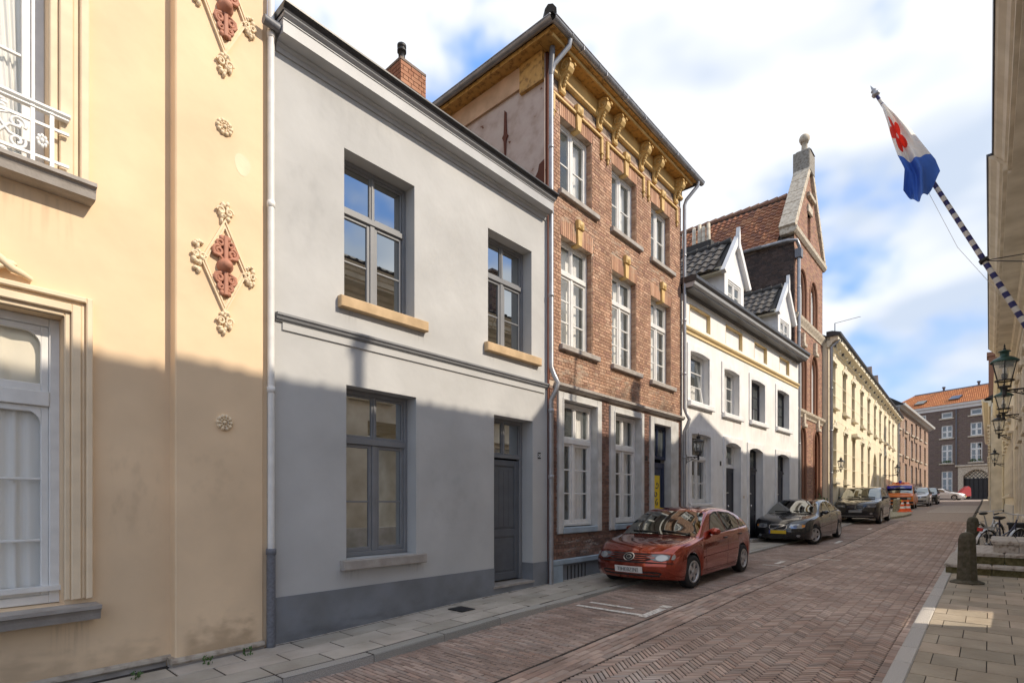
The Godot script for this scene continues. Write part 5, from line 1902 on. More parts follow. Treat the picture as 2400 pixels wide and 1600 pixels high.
	var pal := [Color(0.36, 0.125, 0.05), Color(0.42, 0.16, 0.065), Color(0.29, 0.105, 0.05), Color(0.47, 0.20, 0.085)]
	var yv := V(run / l, rise / l, 0)
	var zv := V(-rise / l, run / l, 0)
	tiles(ro, 10.5, l, 0.26, 0.285, Transform3D(Basis(yv.cross(zv), yv, zv), V(-0.14, 12.36, -11.0 if yv.cross(zv).z > 0 else -0.4)), pal, 0, 9)
	yv = V(-run / l, rise / l, 0)
	zv = V(rise / l, run / l, 0)
	tiles(ro, 10.5, l, 0.26, 0.285, Transform3D(Basis(yv.cross(zv), yv, zv), V(W + 0.14, 12.36, -11.0 if yv.cross(zv).z > 0 else -0.4)), pal, 0, 10)
	var rt := MB.new()
	for i in 26:
		rt.tube([V(2.435, 15.5, -0.5 - i * 0.4), V(2.435, 15.47, -0.5 - i * 0.4 - 0.42)], 0.13, 7, 0.11)
	put(rt, "ridge_tiles", M.gothic_brick, p)
	var sk := MB.new()
	sk.prism(PackedVector2Array([Vector2(0.45, 13.2), Vector2(0.95, 13.8), Vector2(1.0, 13.72), Vector2(0.5, 13.12)]), -4.8, -4.0)
	put(sk, "skylight", M.glass_far, p)
	var ge := half_gutter([V(-0.16, 12.4, -1.2), V(-0.16, 12.4, -11.0)], 0.09)
	put(ge, "gutter", M.zinc, p)
	pipe(p, [V(-0.16, 12.36, -1.4), V(-0.16, 12.32, -0.2), V(-0.1, 12.25, 0.12), V(0.14, 12.05, 0.16), V(0.14, 11.8, 0.14), V(0.14, 0.6, 0.14)], 0.07, M.zinc, [V(0.14, 10.4, 0.14), V(0.14, 8.6, 0.14), V(0.14, 4.0, 0.14)])
	one("hopper", M.lead, p, 0.0, 0.28, 11.6, 11.95, 0.02, 0.26)

# ------------------------------------------------------------------ long cream building
func cream_house() -> void:
	var p := front("cream_building", "long two-storey cream building with dark eaves, tall narrow windows and carved heads", -5.7, -28.8, -1.4)
	var L := 33.4
	var xs := [1.4, 4.5, 7.45, 10.7, 13.8, 17.05, 20.1, 23.2, 26.35, 29.4]
	var holes := []
	for x in xs:
		holes.append([x - 0.56, x + 0.56, 6.35, 8.5])
	var lowx := [[1.7, 2.82], [4.8, 2.82], [10.95, 2.2], [13.9, 2.2], [20.1, 2.4], [23.2, 2.4], [26.35, 2.4], [29.4, 2.4]]
	for q in lowx:
		holes.append([q[0] - 0.52, q[0] + 0.52, q[1], 5.3])
	holes.append([7.1, 8.15, 1.2, 5.28])
	holes.append([16.2, 18.0, 1.0, 5.1])
	wall(p, "wall", M.cream_wall, 0.06, L, -0.2, 9.25, holes, 0.0, 0.3)
	shell(p, 0.06, L, -0.2, 9.25, 9.0, M.cream_wall)
	slope_roof(p, 0.0, L, 9.4, 12.0, 0.1, -9.0, M.dark_tile_flat)
	for i in xs.size():
		var x: float = xs[i]
		window(p, x - 0.56, x + 0.56, 6.35, 8.5, -0.16, {"fm": M.blind_olive, "fw": 0.07, "mull": [0.5], "mw": 0.06, "bars": [0.33, 0.66], "sash": 0.05, "room": false, "glass": M.blind_olive, "bw": 0.04})
		var s := MB.new()
		s.cbx(x - 0.66, x + 0.66, 6.17, 6.35, -0.1, 0.2, 0.02)
		put(s, "sill", M.cream_light, p)
		carved_head(p, x, 8.5, 0.6)
	for q in lowx:
		window(p, q[0] - 0.52, q[0] + 0.52, q[1], 5.3, -0.16, {"fm": M.blind_olive, "fw": 0.07, "mull": [0.5], "mw": 0.06, "bars": [0.25, 0.5, 0.75], "sash": 0.05, "room": false, "glass": M.blind_olive, "bw": 0.04})
		var s := MB.new()
		s.cbx(q[0] - 0.6, q[0] + 0.6, q[1] - 0.3, q[1], -0.1, 0.16, 0.02)
		put(s, "sill", M.cream_light, p)
		carved_head(p, q[0], 5.3, 0.55)
	door(p, 7.15, 8.1, 1.2, 5.2, -0.2, M.blind_olive, [[0.1, 0.45, 0.05, 0.4], [0.55, 0.9, 0.05, 0.4], [0.1, 0.45, 0.45, 0.96], [0.55, 0.9, 0.45, 0.96]])
	var dh := MB.new()
	dh.cbx(6.85, 8.4, 5.32, 5.5, -0.05, 0.3, 0.03)
	put(dh, "door_hood", M.cream_light, p)
	var ga := MB.new()
	seg_head(ga, 16.2, 18.0, 5.1, 0.8, -0.3, -0.002)
	put(ga, "gate_arch", M.cream_wall, p)
	door(p, 16.25, 17.95, 1.0, 5.08, -0.25, M.blind_olive, [[0.06, 0.47, 0.05, 0.45], [0.53, 0.94, 0.05, 0.45], [0.06, 0.47, 0.5, 0.97], [0.53, 0.94, 0.5, 0.97]], "gate")
	# cornice: carved frieze, fascia on studs, dark gutter
	var fz := MB.new()
	fz.mould(PackedVector2Array([Vector2(-0.05, 8.95), Vector2(0.04, 8.95), Vector2(0.06, 9.02), Vector2(0.14, 9.05), Vector2(0.16, 9.14), Vector2(0.3, 9.22), Vector2(0.42, 9.25), Vector2(0.42, 9.42), Vector2(-0.05, 9.42)]), 0.0, L)
	put(fz, "cornice", M.cream_light, p)
	var gu := MB.new()
	gu.mould(PackedVector2Array([Vector2(-0.05, 9.423), Vector2(0.45, 9.423), Vector2(0.52, 9.47), Vector2(0.55, 9.55), Vector2(0.2, 9.66), Vector2(-0.05, 9.66)]), -0.1, L)
	put(gu, "gutter", M.dark_gutter, p)
	for i in 32:
		var x := 0.7 + i * 1.03
		var b := MB.new()
		b.bx(x - 0.05, x + 0.05, 9.27, 9.36, 0.42, 0.47)
		b.bx(x - 0.09, x + 0.09, 9.06, 9.2, 0.14, 0.24)
		put(b, "bracket", M.cream_light if i % 2 else M.dark_gutter, p)
	var rib := MB.new()
	for y in [1.9, 2.6, 3.4, 4.2, 5.7, 6.9, 7.6]:
		rib.bx(0.06, L, y, y + 0.02, -0.05, 0.008)
	put(rib, "wall_band", M.cream_light, p)
	var av := MB.new()
	av.prism(PackedVector2Array([Vector2(2.62, 1.1), Vector2(3.28, 1.1), Vector2(3.28, 1.9), Vector2(3.15, 2.2), Vector2(2.95, 2.4), Vector2(2.75, 2.2), Vector2(2.62, 1.9)]), -0.02, 0.012)
	put(av, "cellar_hatch", M.blind_olive, p)
	pipe(p, [V(0.2, 9.3, 0.42), V(0.2, 9.2, 0.36), V(0.12, 8.95, 0.12), V(0.12, 0.7, 0.12)], 0.075, M.zinc, [V(0.12, 7.0, 0.12), V(0.12, 5.0, 0.12), V(0.12, 3.0, 0.12)])
	# roof lights and chimney towards the far end
	var ch := one("chimney", M.end_brick, p, 30.6, 31.8, 9.3, 13.2, -3.4, -2.2)
	one("chimney_cap", M.mortar_dark, ch, 30.5, 31.9, 13.2, 13.4, -3.5, -2.1)
	for x in [22.5, 26.5]:
		var b := MB.new()
		b.prism(PackedVector2Array([Vector2(x, 9.6), Vector2(x + 1.8, 9.6), Vector2(x + 1.8, 11.6), Vector2(x + 0.9, 12.7), Vector2(x, 11.6)]), -3.4, -0.9)
		put(b, "dormer", M.end_brick, p)
	var a := MB.new()
	a.tube([V(11.0, 9.7, -1.5), V(11.0, 13.2, -1.5)], 0.03, 6)
	a.tube([V(11.0, 13.2, -1.5), V(13.0, 13.9, -0.4)], 0.02, 6)
	a.tube([V(11.0, 12.4, -1.5), V(11.3, 12.5, -1.3)], 0.02, 6)
	for i in 5:
		a.tube([V(11.3 + i * 0.4, 13.3 + i * 0.14, -1.34 + i * 0.22 - 0.14), V(11.3 + i * 0.4, 13.3 + i * 0.14, -1.34 + i * 0.22 + 0.14)], 0.012, 5)
	put(a, "aerial", M.lead, p)

func carved_head(p: Node3D, x: float, y: float, hw: float) -> void:
	var b := MB.new()
	b.cbx(x - hw - 0.12, x - hw + 0.02, y - 0.15, y + 0.05, -0.02, 0.06, 0.015)
	b.cbx(x + hw - 0.02, x + hw + 0.12, y - 0.15, y + 0.05, -0.02, 0.06, 0.015)
	b.prism(PackedVector2Array([Vector2(x - hw - 0.05, y), Vector2(x + hw + 0.05, y), Vector2(x + hw - 0.15, y + 0.14), Vector2(x, y + 0.2), Vector2(x - hw + 0.15, y + 0.14)]), -0.02, 0.08)
	b.ball(V(x, y + 0.26, 0.04), V(0.13, 0.16, 0.08), 8)
	b.ball(V(x - 0.22, y + 0.17, 0.04), V(0.12, 0.08, 0.06), 6)
	b.ball(V(x + 0.22, y + 0.17, 0.04), V(0.12, 0.08, 0.06), 6)
	put(b, "carved_head", M.cream_light, p)

# ------------------------------------------------------------------ three-storey beige house
func beige_house() -> void:
	var p := front("beige_brick_house", "three-storey beige brick house beyond the long cream building", -6.55, -62.2, 1.97)
	var L := 23.0
	var xs := [1.3, 5.4, 9.5, 12.7, 15.9, 20.0]
	var holes := []
	for x in xs:
		holes.append([x - 0.72, x + 0.72, 8.75 if x < 11 else 8.85, 10.0 if x < 11 else 10.3])
		holes.append([x - 0.72, x + 0.72, 6.25, 8.2])
		holes.append([x - 0.72, x + 0.72, 3.4 if x != 9.5 else 2.2, 5.5])
	wall(p, "wall", M.beige_wall, 0.0, L, 0.4, 10.75, holes, 0.0, 0.3)
	shell(p, 0.0, L, 0.4, 10.75, 9.0, M.beige_wall)
	slope_roof(p, -0.2, L + 0.3, 10.9, 14.0, 0.5, -9.0, M.dark_tile_flat)
	for h in holes:
		window(p, h[0], h[1], h[2], h[3], -0.15, {"fw": 0.12, "mull": [0.5], "mw": 0.1, "bars": [0.5], "sash": 0.06, "bw": 0.05, "room": false, "glass": M.glass_far})
		var s := MB.new()
		s.cbx(h[0] - 0.15, h[1] + 0.15, h[2] - 0.16, h[2], -0.1, 0.14, 0.02)
		put(s, "sill", M.pale_stone, p)
	var e := MB.new()
	e.mould(PackedVector2Array([Vector2(-0.05, 10.6), Vector2(0.2, 10.6), Vector2(0.3, 10.72), Vector2(0.6, 10.75), Vector2(0.66, 10.95), Vector2(-0.05, 10.97)]), -0.2, L + 0.8)
	put(e, "cornice", M.surround_grey, p)
	var an := MB.new()
	for q in [[3.4, 8.5], [7.6, 8.4], [11.2, 8.4], [3.4, 5.9], [7.6, 5.8], [14.3, 5.7]]:
		an.bx(q[0] - 0.06, q[0] + 0.06, q[1] - 0.4, q[1] + 0.4, 0.0, 0.06)
	put(an, "wall_anchors", M.iron_black, p)
	pipe(p, [V(0.1, 10.7, 0.1), V(0.1, 1.4, 0.1)], 0.09, M.zinc, [])

# ------------------------------------------------------------------ dark brick building closing the street
func end_house() -> void:
	# runs leftwards: local x goes left-away, z towards the camera
	var p := front("dark_brick_building", "dark brown brick building with orange tiled roof and arched gate closing the street", -12.87, -102.33, 114.85)
	var holes := []
	for x in [[11.97, 13.38], [8.44, 9.87], [5.1, 6.5], [2.1, 3.5]]:
		holes.append([x[0], x[1], 13.55, 14.42])
		holes.append([x[0], x[1], 10.7, 12.53])
		holes.append([x[0], x[1], 7.1, 9.8])
		if x[0] < 11.0:
			holes.append([x[0], x[1], 2.85, 6.0])
	var gate := [11.22, 14.35, 1.5, 6.05]
	wall(p, "wall", M.end_brick, 0.0, 15.6, 1.0, 14.75, holes + [gate], 0.0, 0.3)
	shell(p, 0.0, 15.6, 1.0, 14.75, 9.0, M.end_brick)
	var k := 0
	for h in holes:
		var small: bool = h[3] - h[2] < 1.0
		window(p, h[0], h[1], h[2], h[3], -0.12, {"fw": 0.12, "tr": 0.0 if small else lerpf(h[2], h[3], 0.66 if h[3] - h[2] > 2.0 else 0.5), "tb": 0.12, "mull": [] if small else [0.5], "mw": 0.14, "top": [] if small else [0.5], "topmw": 0.14, "bars": [] if h[3] - h[2] < 2.0 else [0.5], "sash": 0.06, "bw": 0.06, "room": false, "glass": M.glass_far})
		var s := MB.new()
		s.cbx(h[0] - 0.2, h[1] + 0.25, h[2] - 0.18, h[2], -0.1, 0.16, 0.02)
		put(s, "sill", M.pale_stone, p)
		k += 1
	# flower boxes on two first-floor sills
	for x in [12.7, 9.15]:
		var b := MB.new()
		var r := RandomNumberGenerator.new()
		r.seed = int(x * 10)
		for i in 26:
			b.ball(V(x + r.randf_range(-0.62, 0.62), 7.32 + r.randf_range(-0.1, 0.16), 0.1 + r.randf_range(-0.05, 0.08)), V(0.1, 0.08, 0.08), 5)
		put(b, "window_plants", M.leaf, p)
	# white cornice and orange roof
	var c := MB.new()
	c.mould(PackedVector2Array([Vector2(-0.05, 14.72), Vector2(0.12, 14.72), Vector2(0.16, 15.1), Vector2(0.5, 15.15), Vector2(0.6, 15.4), Vector2(-0.05, 15.42)]), -0.2, 15.8)
	put(c, "cornice", M.white_trim, p)
	var rf := MB.new()
	var a := [V(-0.3, 15.4, 0.55), V(15.9, 15.4, 0.55), V(13.1, 18.2, -4.2), V(2.6, 18.2, -4.2), V(-0.3, 15.4, -9.2), V(15.9, 15.4, -9.2)]
	rf.quad(a[0], a[1], a[2], a[3])
	rf.tri(a[4], a[0], a[3])
	rf.tri(a[1], a[5], a[2])
	rf.quad(a[5], a[4], a[3], a[2])
	var ro := put(rf, "roof", M.orange_roof, p)
	var run := 4.75
	var rise := 2.8
	var l := sqrt(run * run + rise * rise)
	var yv := V(0, rise / l, -run / l)
	var zv := V(0, run / l, rise / l)
	var xf := Transform3D(Basis(V(1, 0, 0), yv, zv), V(-0.1, 15.42, 0.56))
	var pal := [Color(0.72, 0.25, 0.075), Color(0.80, 0.31, 0.10), Color(0.66, 0.22, 0.07)]
	for j in 19:
		var inset := 2.7 * j * 0.285 / l
		tiles(ro, 15.9 - 2.0 * inset, 0.285, 0.24, 0.285, xf * Transform3D(Basis(), V(inset, j * 0.285, 0.0)), pal, 0, 70 + j)
	var rd := MB.new()
	rd.tube([V(2.6, 18.22, -4.2), V(13.1, 18.22, -4.2)], 0.16, 8)
	rd.tube([V(13.1, 18.22, -4.2), V(15.9, 15.42, 0.55)], 0.12, 8)
	put(rd, "ridge_capping", M.lead, ro)
	for x in [9.9, 5.4]:
		var b := MB.new()
		b.bx(x - 0.65, x + 0.65, 1.2, 2.35, 0.02, 0.2, xf * Transform3D(Basis(), V(0, 0, 0.05)))
		put(b, "skylight", M.glass_far, ro)
	for x in [11.0, 6.6]:
		var b := MB.new()
		b.lathe([Vector2(0.14, 17.9), Vector2(0.14, 18.7), Vector2(0.24, 18.72), Vector2(0.2, 18.9)], 10, Transform3D(Basis(), V(x, 0, -4.2)))
		put(b, "vent_pipe", M.lead, ro)
	# arched gateway in a pale surround
	var gs := MB.new()
	gs.cbx(10.6, 11.22, 1.4, 6.5, -0.1, 0.14, 0.03)
	gs.cbx(14.35, 14.95, 1.4, 6.5, -0.1, 0.14, 0.03)
	gs.cbx(11.22, 14.35, 6.05, 6.5, -0.1, 0.14, 0.03)
	gs.cbx(10.3, 15.1, 6.5, 6.75, -0.1, 0.3, 0.04)
	seg_head(gs, 11.22, 14.35, 6.05, 0.85, -0.2, 0.13)
	put(gs, "gate_surround", M.pale_stone, p)
	var gt := MB.new()
	gt.bx(11.22, 14.35, 1.4, 4.7, -0.3, -0.22)
	for i in 7:
		gt.bx(11.22 + i * 0.52, 11.28 + i * 0.52, 1.4, 4.9, -0.22, -0.16)
	for y in [1.5, 3.1, 4.7]:
		gt.bx(11.22, 14.35, y, y + 0.12, -0.22, -0.15)
	put(gt, "gate", M.black_plastic, p)
	var lat := MB.new()
	for i in range(23, 31):
		lat.tube([V(i * 0.45, 4.8, -0.2), V(i * 0.45 + 1.2, 6.0, -0.2)], 0.03, 4)
		lat.tube([V(i * 0.45, 6.0, -0.22), V(i * 0.45 + 1.2, 4.8, -0.22)], 0.03, 4)
	put(lat, "lattice", M.iron_black, p)
	one("lattice_back", M.curtain_cream, p, 11.22, 14.35, 4.75, 6.05, -0.32, -0.3)
	pipe(p, [V(10.37, 14.7, 0.08), V(10.37, 6.8, 0.08)], 0.07, M.lead, [])

# ------------------------------------------------------------------ right-hand side of the street
func right_front(called: String, label: String, s_far: float, x: float) -> Node3D:
	return front(called, label, x, -s_far, 180.0)

func cream_cornice(p: Node3D, x0: float, x1: float, top: float, reach: float) -> void:
	var k := reach / 0.9
	var parts := [
		["architrave", [[-0.05, -1.75], [0.06, -1.75], [0.06, -1.6], [0.09, -1.58], [0.09, -1.42], [0.14, -1.38], [0.14, -1.3], [-0.05, -1.3]], "right_trim"],
		["bed_mould", [[-0.05, -0.72], [0.1, -0.72], [0.14, -0.62], [0.24, -0.58], [0.28, -0.47], [-0.05, -0.47]], "right_trim"],
		["soffit", [[-0.05, -0.467], [0.62, -0.467], [0.62, -0.40], [-0.05, -0.40]], "right_wall"],
		["fascia", [[0.55, -0.397], [0.68, -0.397], [0.68, -0.26], [0.72, -0.24], [0.76, -0.17], [0.84, -0.10], [0.87, -0.05], [0.2, -0.05]], "right_trim"],
		["gutter_edge", [[0.2, -0.047], [0.89, -0.047], [0.9, 0.0], [0.2, 0.02]], "dark_gutter"]]
	for q in parts:
		var pv := PackedVector2Array()
		for a in q[1]:
			pv.append(Vector2(a[0] * (k if a[0] > 0 else 1.0), top + a[1]))
		var b := MB.new()
		b.mould(pv, x0, x1)
		put(b, q[0], M[q[2]], p)
	var d := MB.new()
	var n := int((x1 - x0) / 0.16)
	for i in n:
		d.bx(x0 + i * 0.16, x0 + i * 0.16 + 0.09, top - 0.86, top - 0.73, 0.0, 0.12)
	put(d, "dentil_course", M.right_trim, p)

func right_side() -> void:
	# A: next to the camera; B: the long one with lanterns; then lower houses
	var a := right_front("cream_town_house", "cream town house with a deep moulded cornice at the right edge, stone stoop before it", 13.3, 0.9)
	var b := right_front("pilastered_town_house", "pale cream house with pilasters, deep cornice and wall lanterns on the right", 30.2, 0.9)
	var c := right_front("low_cream_house", "lower cream house past the pilastered house, its yellow gutter end jutting out", 47.0, 0.75)
	var d := right_front("far_cream_house", "farthest pale house on the right with a red brick chimney", 82.0, 0.05)
	var dat := [[a, 11.9, 8.1, 0.87], [b, 16.9, 8.1, 0.945], [c, 16.8, 7.35, 0.6], [d, 35.0, 8.4, 0.45]]
	var ix := 0
	for q in dat:
		var p: Node3D = q[0]
		var L: float = q[1]
		var top: float = q[2]
		var holes := []
		var n := int(L / 2.6)
		var fl: float = 0.6 if ix < 2 else 1.4
		for i in n:
			var x := (i + 0.5) * L / n
			holes.append([x - 0.55, x + 0.55, fl + 4.1, minf(fl + 5.9, top - 1.9)])
			if not (ix == 0 and i == 1):
				holes.append([x - 0.55, x + 0.55, fl + 0.6, fl + 3.0])
		if ix == 0:
			holes.append([2.24, 4.54, -0.4, 4.0, 3.0])
		wall(p, "wall", M.right_wall, 0.0, L, -0.4, top - 0.4, holes, 0.0, 0.22)
		if ix == 0:
			# shallow front range: a carriage passage runs through it to an open yard, and the low sun comes along it
			var sb := MB.new()
			sb.bx(0.0, 0.25, -0.4, top - 0.3, -3.0, -0.02)
			sb.bx(L - 0.25, L, -0.4, top - 0.3, -3.0, -0.02)
			sb.bx(0.25, 2.24, -0.4, top - 0.3, -3.0, -2.8)
			sb.bx(4.54, L - 0.25, -0.4, top - 0.3, -3.0, -2.8)
			sb.bx(2.24, 4.54, 4.0, top - 0.3, -3.0, -2.8)
			put(sb, "rear_wall", M.right_wall, p)
			slope_roof(p, 0.0, L, top + 0.02, top + 1.1, q[3] - 0.15, -3.1, M.dark_tile_flat)
		else:
			shell(p, 0.0, L, -0.4, top - 0.3, 9.0, M.right_wall)
			slope_roof(p, 0.0, L, top + 0.02, top + 2.6, q[3] - 0.15, -9.0, M.dark_tile_flat)
		for h in holes:
			if h.size() > 4:
				continue
			window(p, h[0], h[1], h[2], h[3], -0.1, {"fw": 0.08, "mull": [0.5], "mw": 0.08, "bars": [0.33, 0.66], "sash": 0.05, "room": false, "glass": M.glass_far})
			var s := MB.new()
			s.cbx(h[0] - 0.15, h[0], h[2] - 0.02, h[3] + 0.15, -0.02, 0.05, 0.01)
			s.cbx(h[1], h[1] + 0.15, h[2] - 0.02, h[3] + 0.15, -0.02, 0.05, 0.01)
			s.cbx(h[0], h[1], h[3], h[3] + 0.15, -0.02, 0.05, 0.01)
			s.cbx(h[0] - 0.2, h[1] + 0.2, h[3] + 0.15, h[3] + 0.24, -0.02, 0.16, 0.02)
			s.cbx(h[0] - 0.2, h[1] + 0.2, h[2] - 0.16, h[2] - 0.02, -0.02, 0.13, 0.02)
			put(s, "window_surround", M.right_trim, p)
		if ix < 2:
			cream_cornice(p, 0.0, L, top, q[3])
			for i in n + 1:
				var x := clampf(i * L / n, 0.25, L - 0.25)
				var pb := MB.new()
				pb.cbx(x - 0.22, x + 0.22, 1.1, top - 1.95, -0.02, 0.07, 0.012)
				pb.cbx(x - 0.17, x + 0.17, 1.2, top - 2.1, 0.07, 0.09, 0.01)
				pb.cbx(x - 0.28, x + 0.28, top - 1.95, top - 1.76, -0.02, 0.14, 0.02)
				pb.cbx(x - 0.27, x + 0.27, -0.3, 1.1, -0.02, 0.11, 0.012)
				put(pb, "pilaster", M.right_trim, p)
			var pl := MB.new()
			pl.cbx(0.0, L, -0.4, gy(20) + 0.62, -0.02, 0.035, 0.01)
			put(pl, "plinth", M.surround_grey, p)
		else:
			var e := MB.new()
			e.mould(PackedVector2Array([Vector2(-0.05, top - 0.5), Vector2(0.08, top - 0.5), Vector2(0.12, top - 0.25), Vector2(q[3] * 0.8, top - 0.18), Vector2(q[3], top), Vector2(-0.05, top + 0.01)]), 0.0, L)
			put(e, "cornice", M.cream_light, p)
			var pl := MB.new()
			pl.cbx(0.0, L, -0.4, gy(40 if ix == 2 else 65) + 0.7, -0.02, 0.04, 0.01)
			put(pl, "plinth", M.surround_grey, p)
		pipe(p, [V(0.12, top - 0.5, 0.1), V(0.12, 0.6, 0.1)], 0.05, M.cream_light, [V(0.12, 3.0, 0.1)])
		ix += 1
	# rounded tile ends along the eaves, whose shadow falls across the street
	for q in [[a, 11.9, 0.80], [b, 16.9, 0.87]]:
		var tb := MB.new()
		var L: float = q[1]
		for i in int(L / 0.24):
			tb.tube([V(i * 0.24 + 0.12, 8.10 + 0.012 * sin(i * 2.7), q[2]), V(i * 0.24 + 0.12, 8.27, q[2] - 0.55)], 0.07, 8)
		put(tb, "eaves_tiles", M.dark_tile_flat, q[0])
	# stacks and roof features that break the eaves line
	for q in [[a, 6.8, 8.0, 0.13, 1.2], [b, 16.5, 8.0, 0.3, 1.75]]:
		var cb := MB.new()
		cb.bx(q[1] - q[3] / 2, q[1] + q[3] / 2, q[2], q[2] + q[4], 0.1, 0.1 + q[3])
		cb.bx(q[1] - q[3] / 2 - 0.04, q[1] + q[3] / 2 + 0.04, q[2] + q[4], q[2] + q[4] + 0.1, 0.06, 0.14 + q[3])
		put(cb, "chimney", M.end_brick, q[0])
	var g1 := MB.new()
	g1.prism(PackedVector2Array([Vector2(2.3, 8.0), Vector2(3.9, 8.0), Vector2(3.0, 8.9)]), -2.0, 0.5)
	put(g1, "dormer", M.dark_tile_flat, a)
	var g2 := MB.new()
	g2.prism(PackedVector2Array([Vector2(9.4, 8.0), Vector2(15.3, 8.0), Vector2(13.1, 9.4)]), -2.0, 0.6)
	put(g2, "dormer", M.dark_tile_flat, b)
	var ch := MB.new()
	ch.bx(26.5, 27.9, 8.0, 12.6, -0.9, 0.1)
	ch.bx(26.4, 28.0, 12.6, 12.9, -1.0, 0.2)
	put(ch, "chimney", M.moulded_brick, d)

# ------------------------------------------------------------------ cars
# a car is lofted from cross-sections: local x runs from the nose to the tail, y up, z to the street side
class Car:
	var s: Dictionary
	var host
	func half_w(x: float) -> float:
		return host.luts(s.plan, x)
	func sec(x: float) -> Array:
		var w := half_w(x)
		var top: float = host.luts(s.top, x)
		var belt: float = minf(host.luts(s.belt, x), top - 0.012)
		var yb: float = host.lut(s.low, x)
		for xw in [s.xf, s.xr]:
			var dx := absf(x - xw)
			if dx < s.ra:
				yb = maxf(yb, s.rw + sqrt(s.ra * s.ra - dx * dx))
		yb = minf(yb, belt - 0.06)
		var h := top - belt
		var cr := minf(s.crown, h * 0.7)
		var tw: float = w * 0.945 - s.tumble * maxf(h - cr, 0.0)
		var yt := top - cr
		var mid := lerpf(yb, belt, 0.55)
		return [
			Vector2(w * 0.955, yb), Vector2(w * 0.985, lerpf(yb, mid, 0.4)), Vector2(w, mid), Vector2(w * 0.995, lerpf(mid, belt, 0.6)), Vector2(w * 0.975, belt - 0.012),
			Vector2(w * 0.945, belt + minf(0.006, h * 0.2)), Vector2(lerpf(w * 0.945, tw, 0.5), lerpf(belt, yt, 0.5)), Vector2(tw, yt), Vector2(tw - 0.035, yt + cr * 0.42),
			Vector2(tw * 0.78, yt + cr * 0.72), Vector2(tw * 0.4, yt + cr * 0.95), Vector2(0.0, top)]
	func bend(p: Vector3) -> Vector3:
		var w: float = s.plan[0][1]
		var f := pow(clampf(1.0 - p.x / 0.75, 0.0, 1.0), 2.0)
		var r := pow(clampf(1.0 - (s.L - p.x) / 0.7, 0.0, 1.0), 2.0)
		var a := pow(absf(p.z) / w, 2.6)
		p.x += f * (s.nose * a + host.lut(s.face, p.y))
		p.x -= r * (s.nose * 0.8 * a + host.lut(s.tail, p.y))
		return p
	func side_z(x: float, y: float) -> float:
		var q := sec(x)
		for i in 9:
			if y <= q[i + 1].y:
				return lerpf(q[i].x, q[i + 1].x, clampf((y - q[i].y) / maxf(q[i + 1].y - q[i].y, 1e-4), 0.0, 1.0))
		return q[9].x
	func top_y(x: float, z: float) -> float:
		var q := sec(x)
		var az := absf(z)
		for i in range(5, 11):
			if az >= q[i + 1].x:
				return lerpf(q[i].y, q[i + 1].y, clampf((q[i].x - az) / maxf(q[i].x - q[i + 1].x, 1e-4), 0.0, 1.0))
		return q[11].y
	func on_side(x: float, y: float, off: float, sgn := 1.0) -> Vector3:
		return bend(Vector3(x, y, (side_z(x, y) + off) * sgn))

func fine_poly(poly: PackedVector2Array, step: float) -> PackedVector2Array:
	var out := PackedVector2Array()
	for i in poly.size():
		var a := poly[i]
		var b := poly[(i + 1) % poly.size()]
		var n := maxi(1, int((b - a).length() / step))
		for k in n:
			out.append(a.lerp(b, float(k) / n))
	return out

# polygon in side view, laid on the body side and cut into cells so that it follows the curve
func side_patch(c: Car, pts: Array, off: float, sgn: float, step := 0.12) -> MB:
	var b := MB.new()
	var poly := PackedVector2Array()
	var mn := Vector2(99, 99)
	var mx := Vector2(-99, -99)
	for q in pts:
		var v := Vector2(q[0], q[1])
		poly.append(v)
		mn = mn.min(v)
		mx = mx.max(v)
	b.smooth()
	var x := mn.x
	while x < mx.x:
		var y := mn.y
		while y < mx.y:
			var cell := PackedVector2Array([Vector2(x, y), Vector2(x + step, y), Vector2(x + step, y + step), Vector2(x, y + step)])
			for part in Geometry2D.intersect_polygons(poly, cell):
				var ix := Geometry2D.triangulate_polygon(part)
				for i in range(0, ix.size(), 3):
					b.tri(c.on_side(part[ix[i]].x, part[ix[i]].y, off, sgn), c.on_side(part[ix[i + 1]].x, part[ix[i + 1]].y, off, sgn), c.on_side(part[ix[i + 2]].x, part[ix[i + 2]].y, off, sgn))
			y += step
		x += step
	return b

# polygon in front view (z, y) laid on the nose
func nose_patch(c: Car, pts: Array, off: float, step := 0.1, mirror := false, thick := 0.0) -> MB:
	var b := MB.new()
	var poly := PackedVector2Array()
	var mn := Vector2(99, 99)
	var mx := Vector2(-99, -99)
	for q in pts:
		var v := Vector2(-q[0] if mirror else q[0], q[1])
		poly.append(v)
		mn = mn.min(v)
		mx = mx.max(v)
	b.smooth()
	var x := mn.x
	while x < mx.x:
		var y := mn.y
		while y < mx.y:
			var cell := PackedVector2Array([Vector2(x, y), Vector2(x + step, y), Vector2(x + step, y + step), Vector2(x, y + step)])
			for part in Geometry2D.intersect_polygons(poly, cell):
				var ix := Geometry2D.triangulate_polygon(part)
				for i in range(0, ix.size(), 3):
					var t := []
					for k in 3:
						var v: Vector2 = part[ix[i + k]]
						t.append(c.bend(V(-off, v.y, v.x)))
					b.tri(t[0], t[1], t[2])
			y += step
		x += step
	if thick > 0.0:
		b.flat()
		var fp := fine_poly(poly, step)
		for i in fp.size():
			var v := fp[i]
			var u := fp[(i + 1) % fp.size()]
			b.quad(c.bend(V(-off, v.y, v.x)), c.bend(V(-off, u.y, u.x)), c.bend(V(-off + thick, u.y, u.x)), c.bend(V(-off + thick, v.y, v.x)))
	return b

